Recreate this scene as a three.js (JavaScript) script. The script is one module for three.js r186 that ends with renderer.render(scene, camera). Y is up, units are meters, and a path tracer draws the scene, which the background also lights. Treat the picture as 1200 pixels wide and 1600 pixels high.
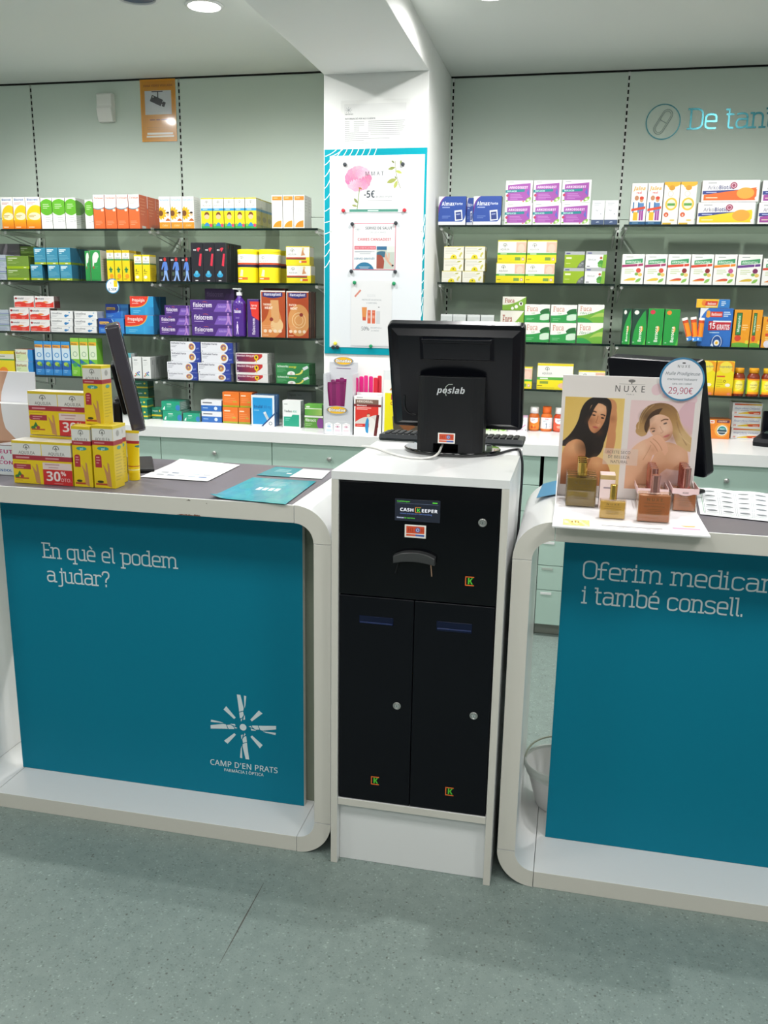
import * as THREE from 'three';
import { RoundedBoxGeometry } from 'three/addons/geometries/RoundedBoxGeometry.js';
import { mergeGeometries } from 'three/addons/utils/BufferGeometryUtils.js';
import { FontLoader } from 'three/addons/loaders/FontLoader.js';
import { RectAreaLightUniformsLib } from 'three/addons/lights/RectAreaLightUniformsLib.js';
import { TextGeometry } from 'three/addons/geometries/TextGeometry.js';

// ---------------------------------------------------------------- camera, exposure, lights
const scene = new THREE.Scene();
scene.background = new THREE.Color(0x000000);
const FOCAL = 1349.4, EYE = new THREE.Vector3(0, 1.5, 0);
const camera = new THREE.PerspectiveCamera(2 * Math.atan(800 / FOCAL) * 180 / Math.PI, 0.75, 0.05, 40);
camera.position.copy(EYE);
camera.rotation.set(-0.23297, 0.21118, 0.01653, 'YXZ');
camera.updateMatrixWorld(true);
const renderer = new THREE.WebGLRenderer({ antialias: true });
renderer.toneMapping = THREE.LinearToneMapping;
renderer.toneMappingExposure = 1.2;
renderer.shadowMap.enabled = true;
RectAreaLightUniformsLib.init();
const LAMP_COLOR = new THREE.Color(1.0, 0.985, 0.96);
const CEILING = 2.634;
// ceiling downlights: x, z, intensity (candela), half angle (degrees)
const DOWNLIGHTS = [
  [-2.61, -3.49, 4.6, 88], [-1.499, -3.493, 4.6, 88], [-0.387, -3.54, 4.6, 88], [0.73, -3.54, 4.6, 88],
  [-2.1, -2.4, 3.3, 68], [-0.95, -2.4, 3.3, 68], [0.35, -2.4, 3.7, 68],
];
// square ceiling panels over the customers' side: x, z, brightness
const PANELS = [[-2.3, -0.7, 12.5], [-0.6, -0.7, 13.5], [1.2, -0.7, 18], [-1.5, 0.9, 13], [0.4, 0.9, 16]];

// ---------------------------------------------------------------- helpers
// Photo measurements are taken in its 1200 x 1600 frame and carried to metres on a plane of the room.
const ray = (px, py) => new THREE.Vector3((px - 600) / FOCAL, (800 - py) / FOCAL, -1).applyQuaternion(camera.quaternion);
const onZ = (px, py, z) => { const d = ray(px, py); return EYE.clone().addScaledVector(d, (z - EYE.z) / d.z); };
const onY = (px, py, y) => { const d = ray(px, py); return EYE.clone().addScaledVector(d, (y - EYE.y) / d.y); };
let seed = 7;
const rnd = () => { seed = (seed * 1664525 + 1013904223) >>> 0; return seed / 4294967296; };
const taken = {};
const numbered = (n) => { const k = taken[n] = (taken[n] ?? -1) + 1; return k ? n + '_' + String(k).padStart(3, '0') : n; };
const shade = (o) => { o.castShadow = o.receiveShadow = true; return o; };
function tag(o, label, category, group) { o.userData.label = label; o.userData.category = category; if (group) o.userData.group = group; return o; }
function thing(name, label, category, pos = [0, 0, 0], turn = 0, group) {
  const o = new THREE.Group(); o.name = numbered(name); scene.add(o);
  o.position.set(...pos); o.rotation.y = turn; return tag(o, label, category, group);
}
function part(name, geo, mat, parent, pos, rot) {
  const m = shade(new THREE.Mesh(geo, mat)); m.name = name;
  if (pos) m.position.set(...pos); if (rot) m.rotation.set(...rot);
  parent.add(m); return m;
}
function single(name, geo, mat, label, category, pos = [0, 0, 0], turn = 0, group) {
  const m = shade(new THREE.Mesh(geo, mat)); m.name = numbered(name); m.position.set(...pos); m.rotation.y = turn; scene.add(m); return tag(m, label, category, group);
}
function struct(name, geo, mat, pos = [0, 0, 0], parent) {
  const m = shade(geo ? new THREE.Mesh(geo, mat) : new THREE.Group()); m.name = parent ? name : numbered(name); m.position.set(...pos); (parent ?? scene).add(m);
  if (!parent) m.userData.kind = 'structure'; return m;
}
const box = (w, h, d, x = 0, y = 0, z = 0) => new THREE.BoxGeometry(w, h, d).translate(x, y, z);
const rbox = (w, h, d, r = 0.003, x = 0, y = 0, z = 0, s = 2) => new RoundedBoxGeometry(w, h, d, s, Math.min(r, w / 2.01, h / 2.01, d / 2.01)).translate(x, y, z);
const cyl = (r0, r1, h, x = 0, y = 0, z = 0, n = 24) => new THREE.CylinderGeometry(r1, r0, h, n).translate(x, y, z);
const merged = (list) => mergeGeometries(list.map((g) => { const q = g.index ? g.toNonIndexed() : g; for (const k of Object.keys(q.attributes)) if (!['position', 'normal', 'uv'].includes(k)) q.deleteAttribute(k); return q; }));
const bar = (a, b, r, n = 8) => { const A = new THREE.Vector3(...a), B = new THREE.Vector3(...b), d = B.clone().sub(A); const g = new THREE.CylinderGeometry(r, r, d.length(), n); g.applyQuaternion(new THREE.Quaternion().setFromUnitVectors(new THREE.Vector3(0, 1, 0), d.normalize())); return g.translate(...A.add(B).multiplyScalar(0.5).toArray()); };
const tube = (pts, r, n = 48, s = 10) => new THREE.TubeGeometry(new THREE.CatmullRomCurve3(pts.map((p) => new THREE.Vector3(...p))), n, r, s, false);
const extrude = (shape, depth, bevel = 0, seg = 10) => new THREE.ExtrudeGeometry(shape, { depth, bevelEnabled: bevel > 0, bevelSize: bevel, bevelThickness: bevel, bevelSegments: 2, curveSegments: seg });
const poly = (pts) => new THREE.Shape(pts.map((p) => new THREE.Vector2(...p)));
const std = (color, roughness = 0.6, extra = {}) => new THREE.MeshStandardMaterial({ color, roughness, ...extra });
const phys = (color, roughness, extra = {}) => new THREE.MeshPhysicalMaterial({ color, roughness, ...extra });
function canvasTexture(w, h, paint) {
  const c = document.createElement('canvas'); c.width = w; c.height = h; const g = c.getContext('2d'); paint(g, w, h);
  const t = new THREE.CanvasTexture(c); t.colorSpace = THREE.SRGBColorSpace; t.magFilter = THREE.LinearFilter; return t;
}
function dataTexture(n, fn, srgb) {
  const d = new Uint8Array(n * n * 4);
  for (let y = 0; y < n; y++) for (let x = 0; x < n; x++) { const c = fn(x, y), i = (y * n + x) * 4; d[i] = c[0]; d[i + 1] = c[1]; d[i + 2] = c[2]; d[i + 3] = 255; }
  const t = new THREE.DataTexture(d, n, n); t.wrapS = t.wrapT = THREE.RepeatWrapping; t.magFilter = THREE.LinearFilter; if (srgb) t.colorSpace = THREE.SRGBColorSpace; t.needsUpdate = true; return t;
}
// a thin printed sheet whose front (+z) shows a canvas; sides and back are paper
const paper = std(0xe2e2e2, 0.8);
function sheetGeo(w, h, t = 0.0006) { const g = new THREE.BoxGeometry(w, h, t); return g; }
const printed = (tex, rough = 0.6, tint = 0xd9d9da) => [paper, paper, paper, paper, std(tint, rough, { map: tex }), paper];

// strokes of a thin slab-serif alphabet (baseline 0, x-height 10, capitals 14, y down) turned into raised ribbons
const GLYPHS = {
  E: ['M0 -14H8.5V-12M2 -14V0M2 -7.5H7M0 0H9V-2', 10], n: ['M0 -10H2V0M0 0H4M2 -8Q3 -10 5.5 -10Q9 -10 9 -6.5V0M7 0H11', 11.5],
  q: ['M9 -10V4M7 4H11M9 -10H10.5M9 -8.5Q8 -10 5 -10Q1 -10 1 -7V-3Q1 0 5 0Q8 0 9 -1.5', 11], u: ['M0 -10H2V-3Q2 0 5.5 0Q8 0 9 -1.5M7 -10H9V0H11', 11.5],
  e: ['M1 -5H9V-7Q9 -10 5 -10Q1 -10 1 -7V-3Q1 0 5 0H8.5', 10.5], 'è': ['M1 -5H9V-7Q9 -10 5 -10Q1 -10 1 -7V-3Q1 0 5 0H8.5M4 -14L6 -12', 10.5],
  'é': ['M1 -5H9V-7Q9 -10 5 -10Q1 -10 1 -7V-3Q1 0 5 0H8.5M6 -14L4 -12', 10.5], l: ['M0 -14H2V-1.5Q2 0 3.5 0', 5],
  p: ['M0 -10H2V4M0 4H4M2 -8.5Q3 -10 6 -10Q10 -10 10 -7V-3Q10 0 6 0Q3 0 2 -1.5', 11.5], o: ['M1 -7Q1 -10 5 -10Q9 -10 9 -7V-3Q9 0 5 0Q1 0 1 -3V-7', 10.5],
  d: ['M7 -14H9V0H11M9 -8.5Q8 -10 5 -10Q1 -10 1 -7V-3Q1 0 5 0Q8 0 9 -1.5', 11.5], m: ['M0 -10H2V0M0 0H4M2 -8Q3 -10 5 -10Q8 -10 8 -7V0M8 -7Q9 -10 11.5 -10Q15 -10 15 -7V0M13 0H17', 17.5],
  a: ['M1.5 -9.5Q3 -10 5 -10Q9 -10 9 -7V0H11M9 -6H4Q1 -6 1 -3Q1 0 4 0Q7.5 0 9 -2', 11.5], j: ['M1 -10H3V1.5Q3 4 0 4H-1M3 -13.5V-12', 5], r: ['M0 -10H2V0M0 0H4M2 -8Q3 -10 5.5 -10Q7 -10 7.5 -9', 8.5],
  '?': ['M1 -11Q1 -14 4.5 -14Q8 -14 8 -11Q8 -8.5 6 -7.5Q4.5 -6.5 4.5 -4M4.5 -1V0.3', 9.5], O: ['M1 -10Q1 -14 6 -14Q11 -14 11 -10V-4Q11 0 6 0Q1 0 1 -4V-10', 12.5],
  f: ['M0 0H4.5M2.2 0V-11Q2.2 -14 5.5 -14Q7 -14 7.5 -13M0 -8H6', 8], i: ['M0 -10H2V0M0 0H4M2 -13.5V-12', 5.5], t: ['M0 -13H2V-2Q2 0 4 0H5.5M0.6 -9.6H5.2', 7],
  b: ['M0 -14H2V-1.5Q3 0 6 0Q10 0 10 -3V-7Q10 -10 6 -10Q3 -10 2 -8.5', 11.5], c: ['M9 -8.5Q8 -10 5 -10Q1 -10 1 -7V-3Q1 0 5 0Q8 0 9 -1.5', 10.5],
  s: ['M8.5 -9Q7 -10 4.5 -10Q1 -10 1 -7.7Q1 -5.3 5 -5Q9 -4.7 9 -2.4Q9 0 5 0Q2 0 1 -1.2', 10.5], D: ['M0 -14H6Q11 -14 11 -9V-5Q11 0 6 0H0M2 -14V0', 12.5], '.': ['M1 -1V0.2', 4], ' ': ['', 6], '_': ['', 3],
};
function strokes(d) {
  const lines = []; let cur, x = 0, y = 0;
  for (const [, op, rest] of d.matchAll(/([MHVLQ])([^MHVLQ]*)/g)) {
    const n = (rest.match(/-?[\d.]+/g) ?? []).map(Number);
    if (op === 'M') { cur = [[x = n[0], y = n[1]]]; lines.push(cur); }
    else if (op === 'H') cur.push([x = n[0], y]); else if (op === 'V') cur.push([x, y = n[0]]); else if (op === 'L') cur.push([x = n[0], y = n[1]]);
    else { const [a, b, c, e] = n; for (let i = 1; i <= 6; i++) { const t = i / 6, s = 1 - t; cur.push([s * s * x + 2 * s * t * a + t * t * c, s * s * y + 2 * s * t * b + t * t * e]); } x = c; y = e; }
  }
  return lines;
}
let ribbonStep = 0;
function ribbon(pts, w, depth) { // raised strip along a polyline in the x-y plane
  const shapes = [];
  for (let i = 0; i + 1 < pts.length; i++) {
    const [a, b] = [pts[i], pts[i + 1]], dx = b[0] - a[0], dy = b[1] - a[1], L = Math.hypot(dx, dy); if (L < 1e-6) continue;
    const e = w * 0.42, ux = dx / L, uy = dy / L, nx = -uy * w / 2, ny = ux * w / 2;
    const A = [a[0] - ux * e, a[1] - uy * e], B = [b[0] + ux * e, b[1] + uy * e];
    shapes.push(extrude(poly([[A[0] + nx, A[1] + ny], [A[0] - nx, A[1] - ny], [B[0] - nx, B[1] - ny], [B[0] + nx, B[1] + ny]]), depth + (ribbonStep = (ribbonStep + 1) % 12) * 0.00003));
  }
  return shapes;
}
function glyph(ch, sx, sy, w, depth) { return merged(strokes(GLYPHS[ch][0]).flatMap((l) => ribbon(l.map(([x, y]) => [x * sx, -y * sy]), w, depth))); }
function lettering(text, x, y, z, sx, sy, w, depth, mat, parent) { // every letter is a part
  for (const ch of text) {
    if (GLYPHS[ch][0]) part('letter', glyph(ch, sx, sy, w, depth), mat, parent, [x, y, z]);
    x += GLYPHS[ch][1] * sx;
  }
}
const BOLD = await new FontLoader().loadAsync('fonts/droid/droid_sans_bold.typeface.json');
const REGULAR = await new FontLoader().loadAsync('fonts/droid/droid_sans_regular.typeface.json');
function textGeo(s, size, depth, font = BOLD, center = true, stretch = 1) {
  const g = new TextGeometry(s, { font, size, depth, curveSegments: 4 }); g.scale(stretch, 1, 1); g.computeBoundingBox();
  if (center) g.translate(-(g.boundingBox.min.x + g.boundingBox.max.x) / 2, 0, 0); return g;
}

// ---------------------------------------------------------------- materials
const M = {
  ceiling: std(0xdfe3df, 0.9), plaster: std(0xe9eae8, 0.8), green: std(0xcbd9ce, 0.55), rail: std(0xb4beb6, 0.4, { metalness: 0.2 }), railWhite: std(0xe2e6e2, 0.4), slot: std(0x0c0f0d, 0.9),
  white: phys(0xe4e5e5, 0.32, { clearcoat: 0.25, clearcoatRoughness: 0.25 }), fascia: std(0xd0cdc4, 0.5), teal: phys(0x007690, 0.6, { specularIntensity: 0.35 }), letter: std(0xd3dde0, 0.5),
  dark: std(0x6a666d, 0.38), seam: std(0x55534e, 0.9), drawer: std(0xb0cabf, 0.4), gap: std(0x10110f, 0.9), steel: std(0xb9b9b7, 0.3, { metalness: 0.9 }), chrome: std(0xd8d8da, 0.18, { metalness: 1 }),
  black: phys(0x080a11, 0.28, { specularIntensity: 0.4 }), blackGlass: phys(0x04050a, 0.1, { specularIntensity: 0.5 }), blackPlastic: phys(0x17181b, 0.42, { specularIntensity: 0.6 }), key: std(0x1e2023, 0.5),
  glass: phys(0xccd2ca, 0.02, { transmission: 1, thickness: 0, ior: 1.5 }), glassEdge: phys(0x0b1d18, 0.15, { clearcoat: 0.5 }), bracket: std(0xd9ddd9, 0.35, { metalness: 0.4 }), cable: std(0x15171c, 0.5), cableWhite: std(0xe9e8e4, 0.45),
};

// ---------------------------------------------------------------- the setting
const XL = -4.3, XR = 3.2, ZF = 2.6, ZL = -4.5, ZR = -4.7, PILLAR = { x0: -1.174, x1: -0.697, z: -4.04 };
// floor: flecked vinyl
const fleck = (() => {
  const n = 1024, a = new Float32Array(n * n * 3);
  const coarse = new Float32Array(64 * 64).map(() => rnd());
  const at = (x, y) => { const u = x / n * 64, v = y / n * 64, i = Math.floor(u), j = Math.floor(v), f = u - i, g = v - j, c = (p, q) => coarse[((q + 64) % 64) * 64 + (p + 64) % 64]; return (c(i, j) * (1 - f) + c(i + 1, j) * f) * (1 - g) + (c(i, j + 1) * (1 - f) + c(i + 1, j + 1) * f) * g; };
  for (let y = 0; y < n; y++) for (let x = 0; x < n; x++) { const k = (at(x, y) - 0.5) * 9 + (rnd() - 0.5) * 8, i = (y * n + x) * 3; a[i] = 127 + k; a[i + 1] = 141 + k; a[i + 2] = 136 + k; }
  for (let s = 0; s < 26000; s++) {
    const cx = rnd() * n, cy = rnd() * n, r = 0.5 + rnd() * rnd() * 2.2, q = rnd(), up = q < 0.45 ? 10 + rnd() * 16 : q < 0.94 ? -(10 + rnd() * 18) : -46, sx = 0.6 + rnd() * 0.8;
    for (let dy = -4; dy <= 4; dy++) for (let dx = -4; dx <= 4; dx++) { const t = Math.hypot(dx * sx, dy / sx) - r; if (t > 0.5) continue; const i = (((Math.floor(cy + dy) + n) % n) * n + (Math.floor(cx + dx) + n) % n) * 3, w = t < -0.5 ? 1 : 0.5 - t; for (let c = 0; c < 3; c++) a[i + c] += up * w * (q > 0.8 && c === 0 ? 0.8 : 1); }
  }
  const t = dataTexture(n, (x, y) => { const i = (y * n + x) * 3; return [a[i], a[i + 1], a[i + 2]].map((v) => Math.max(0, Math.min(255, v))); }, true);
  t.repeat.set(1 / 1.15, 1 / 1.15); return t;
})();
const floorGeo = new THREE.PlaneGeometry(XR - XL, ZF - ZR).rotateX(-Math.PI / 2);
{ const p = floorGeo.attributes.position, uv = floorGeo.attributes.uv; for (let i = 0; i < 4; i++) uv.setXY(i, p.getX(i), p.getZ(i)); }
const floor = struct('floor', mergeGeometries([floorGeo]), std(0xffffff, 0.42, { map: fleck }), [(XL + XR) / 2, 0, (ZF + ZR) / 2]);
{ // short cut seam in the vinyl
  const a = onY(412, 1380, 0), b = onY(343, 1506, 0), w = 0.0018, s = poly([[a.x - w * 0.3, -a.z], [a.x + w * 0.3, -a.z], [(a.x + b.x) / 2 + w, -(a.z + b.z) / 2], [b.x + w * 0.2, -b.z], [b.x - w * 0.2, -b.z], [(a.x + b.x) / 2 - w, -(a.z + b.z) / 2]]);
  const g = new THREE.ShapeGeometry(s).rotateX(-Math.PI / 2).translate(-floor.position.x, 0.0006, -floor.position.z);
  part('floor_seam', g, M.seam, floor);
}
struct('floor_slab', box(XR - XL + 0.4, 0.2, ZF - ZR + 0.4), M.plaster, [(XL + XR) / 2, -0.105, (ZF + ZR) / 2]);
const ceilHoles = new THREE.Shape([[XL - 0.1, ZR - 0.1], [XR + 0.1, ZR - 0.1], [XR + 0.1, ZF + 0.1], [XL - 0.1, ZF + 0.1]].map((p) => new THREE.Vector2(...p)));
const AIR = [-1.7, -3.36];
for (const [x, z, r] of [...DOWNLIGHTS.map((d) => [d[0], d[1], 0.066]), [AIR[0] - 0.02, AIR[1], 0.078]]) ceilHoles.holes.push(new THREE.Path().absarc(x, z, r, 0, Math.PI * 2, true));
struct('ceiling', extrude(ceilHoles, 0.12, 0, 16).rotateX(Math.PI / 2).translate(0, 0.12, 0), M.ceiling, [0, CEILING, 0]);
struct('ceiling_slab', box(XR - XL + 0.4, 0.1, ZF - ZR + 0.4), M.ceiling, [(XL + XR) / 2, CEILING + 0.18, (ZF + ZR) / 2]);
struct('wall_left', box(0.15, CEILING, ZF - ZR + 0.3), M.plaster, [XL - 0.075, CEILING / 2, (ZF + ZR) / 2]);
struct('wall_right', box(0.15, CEILING, ZF - ZR + 0.3), M.plaster, [XR + 0.075, CEILING / 2, (ZF + ZR) / 2]);
struct('wall_front', box(XR - XL + 0.3, CEILING, 0.15), std(0xa9aba8, 0.7), [(XL + XR) / 2, CEILING / 2, ZF + 0.075]);
// back wall, in two planes either side of the pillar, clad in green slotted panels
const PITCH = 0.855, SEAMY = 1.945;
function cladWall(name, x0, x1, z, slots) {
  const w = struct(name, box(x1 - x0, CEILING, 0.12, 0, 0, -0.06), std(0x6d7a71, 0.8), [(x0 + x1) / 2, CEILING / 2, z - 0.018]);
  const edges = [x0, ...slots, x1], cx = (x0 + x1) / 2, cy = CEILING / 2;
  for (let i = 0; i + 1 < edges.length; i++) {
    const a = edges[i] + (i ? 0.0055 : 0), b = edges[i + 1] - (i + 2 < edges.length ? 0.0055 : 0); if (b - a < 0.02) continue;
    for (const [y0, y1] of [[0.9, SEAMY - 0.001], [SEAMY + 0.001, CEILING - 0.008]]) part('wall_panel', rbox(b - a, y1 - y0, 0.018, 0.0015), M.green, w, [(a + b) / 2 - cx, (y0 + y1) / 2 - cy, 0.009]);
  }
  const holes = []; for (let y = 0.93; y < CEILING - 0.03; y += 0.0315) holes.push(box(0.0075, 0.0185, 0.002, 0, y - cy, 0));
  const holeGeo = merged(holes), railGeo = box(0.0115, CEILING - 0.91, 0.013);
  for (const s of slots) { const r = part('slotted_rail', railGeo, z === ZR ? M.railWhite : M.rail, w, [s - cx, 0.45, 0.009]); const h = part('rail_slots', holeGeo, M.slot, r, [0, -0.45, 0.0062]); h.userData.kind = 'stuff'; }
  return w;
}
cladWall('wall_back_left', XL, -0.93, ZL, [ZL * 0 - 3.795, -2.94, -2.085, -1.23]);
cladWall('wall_back_right', -0.93, XR, ZR, [-0.685, 0.172, 1.03, 1.885, 2.74]);
struct('pillar', rbox(PILLAR.x1 - PILLAR.x0, CEILING, 0.7, 0.004), M.plaster, [(PILLAR.x0 + PILLAR.x1) / 2, CEILING / 2, PILLAR.z - 0.35]);
struct('ceiling_beam', rbox(PILLAR.x1 - PILLAR.x0, 0.15, 6.4, 0.004), M.plaster, [(PILLAR.x0 + PILLAR.x1) / 2, 2.503 + 0.075, PILLAR.z + 3.2]);
for (const [x0, x1, z, n] of [[XL, PILLAR.x0, ZL, 1], [PILLAR.x1, XR, ZR, 2]]) struct('trim_' + n, box(x1 - x0, 0.007, 0.003), M.slot, [(x0 + x1) / 2, CEILING - 0.0036, z + 0.0025]);

// ---------------------------------------------------------------- lamps
function downlight(x, z, power, deg, label) {
  const t = thing('ceiling_downlight', label, 'light', [x, CEILING, z], 0, 'recessed ceiling downlights');
  const ringP = [[0.062, 0.03], [0.06, -0.004], [0.064, -0.007], [0.072, -0.006], [0.076, -0.0015], [0.076, -0.0005], [0.0655, -0.0005], [0.0655, 0.03]].map((p) => new THREE.Vector2(...p));
  part('rim', new THREE.LatheGeometry(ringP, 40), M.white, t);
  const refl = [[0.03, 0.075], [0.045, 0.055], [0.056, 0.02], [0.06, -0.002], [0.0615, -0.002], [0.0575, 0.021], [0.046, 0.057], [0.03, 0.077]].map((p) => new THREE.Vector2(...p));
  part('reflector', new THREE.LatheGeometry(refl, 32), M.chrome, t);
  part('housing', cyl(0.063, 0.063, 0.05, 0, 0.105, 0), M.rail, t);
  const lens = part('lamp_lens', new THREE.SphereGeometry(0.05, 24, 12).scale(1, 0.32, 1), std(0xffffff, 0.4, { emissive: LAMP_COLOR, emissiveIntensity: 14 }), t, [0, 0.006, 0]);
  const s = new THREE.SpotLight(LAMP_COLOR, power, 0, deg * Math.PI / 180, deg > 80 ? 0.75 : 0.3, 2); s.name = 'downlight_lamp'; s.position.set(0, 0.004, 0); s.target.position.set(0, -2, 0); s.castShadow = true; s.shadow.radius = 0.9; s.shadow.mapSize.set(1024, 1024); s.shadow.camera.near = 0.02;
  t.add(s, s.target); return t;
}
const downWords = { 0: 'lit downlight above the far left shelves outside the frame', 1: 'lit round downlight in the ceiling left of the beam', 2: 'lit round downlight in the ceiling right of the beam', 3: 'lit downlight above the right shelves' };
DOWNLIGHTS.forEach((d, i) => downlight(...d, downWords[i] ?? ('lit downlight above the ' + ['left counter', 'cash cabinet', 'right counter'][i - 4])));
{
  const t = thing('ceiling_vent', 'dark round unlit fitting in the ceiling beside the left downlight', 'ceiling fitting', [AIR[0] - 0.02, CEILING, AIR[1]]);
  const p = [[0.076, 0.03], [0.074, -0.004], [0.078, -0.008], [0.088, -0.006], [0.092, -0.0005], [0.0775, -0.0005], [0.0775, 0.03]].map((q) => new THREE.Vector2(...q));
  part('rim', new THREE.LatheGeometry(p, 40), M.white, t);
  part('dish', new THREE.LatheGeometry([[0.001, 0.018], [0.05, 0.012], [0.0735, 0.0], [0.0735, 0.006], [0.05, 0.02], [0.001, 0.028]].map((q) => new THREE.Vector2(...q)), 36), std(0x5d6b7c, 0.3), t);
}
for (const [i, [x, z, power]] of PANELS.entries()) {
  const t = thing('ceiling_panel_light', 'square white ceiling panel light over the customer area, ' + ['front left', 'front middle', 'front right', 'rear left', 'rear right'][i], 'light', [x, CEILING, z]);
  part('frame', merged([box(0.62, 0.03, 0.012, 0, -0.0155, 0.304), box(0.62, 0.03, 0.012, 0, -0.0155, -0.304), box(0.012, 0.03, 0.596, 0.304, -0.0155, 0), box(0.012, 0.03, 0.596, -0.304, -0.0155, 0)]), M.white, t);
  part('lamp_diffuser', box(0.594, 0.012, 0.594, 0, -0.016, 0), std(0xffffff, 0.5, { emissive: LAMP_COLOR, emissiveIntensity: 2.5 }), t);
  const a = new THREE.RectAreaLight(LAMP_COLOR, power, 0.58, 0.58); a.name = 'panel_lamp'; a.position.set(0, -0.034, 0); a.rotation.x = -Math.PI / 2; t.add(a);
}

// ---------------------------------------------------------------- counters
const CH = 1.003, TH = 0.047, CZ = -2.056, CD = 0.522, R_OUT = 0.098, R_IN = R_OUT - TH;
function counter(name, label, x0, x1, gapSide) {
  const t = thing(name, label, 'counter', [(x0 + x1) / 2, 0, CZ - CD / 2]), W = x1 - x0, hw = W / 2, j = 0.0014;
  const strip = (a, b, c, d) => rbox(a, b, CD, 0.0012, c, d, 0, 1);
  const fM = M.fascia;
  const two = (g) => g; // front edges and faces share one laminate
  part('top_slab', strip(W - 2 * R_OUT - 2 * j, TH, 0, CH - TH / 2), [M.white, M.white, M.white, M.white, fM, fM], t);
  part('bottom_slab', strip(W - 2 * R_OUT - 2 * j, TH, 0, TH / 2), [M.white, M.white, M.white, M.white, fM, fM], t);
  for (const s of [-1, 1]) part('side_slab', strip(TH, CH - 2 * R_OUT - 2 * j, s * (hw - TH / 2), CH / 2), [M.white, M.white, M.white, M.white, fM, fM], t);
  for (const sx of [-1, 1]) for (const sy of [0, 1]) {
    const sh = new THREE.Shape(), a0 = Math.PI / 2 * (sy ? (sx > 0 ? 0 : 1) : (sx > 0 ? 3 : 2));
    sh.absarc(0, 0, R_OUT, a0, a0 + Math.PI / 2, false); sh.absarc(0, 0, R_IN, a0 + Math.PI / 2, a0, true); sh.closePath();
    part('corner', extrude(sh, CD, 0, 20).translate(sx * (hw - R_OUT), sy ? CH - R_OUT : R_OUT, -CD / 2), [fM, M.white], t);
  }
  const zf = CD / 2;
  // dark laminate let into the top, a hair proud
  part('countertop', rbox(W - 0.21, 0.0016, CD - 0.012, 0.0006, 0, CH + 0.0006, 0, 1), M.dark, t);
  return { t, W, hw, zf };
}
const LC = counter('service_counter', 'white rounded counter left of the cash cabinet with a teal front', -1.735, -0.578);
const RC = counter('service_counter', 'white rounded counter right of the cash cabinet with a teal front', -0.117, 1.04);
const PY0 = TH, PY1 = CH - TH;
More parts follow.
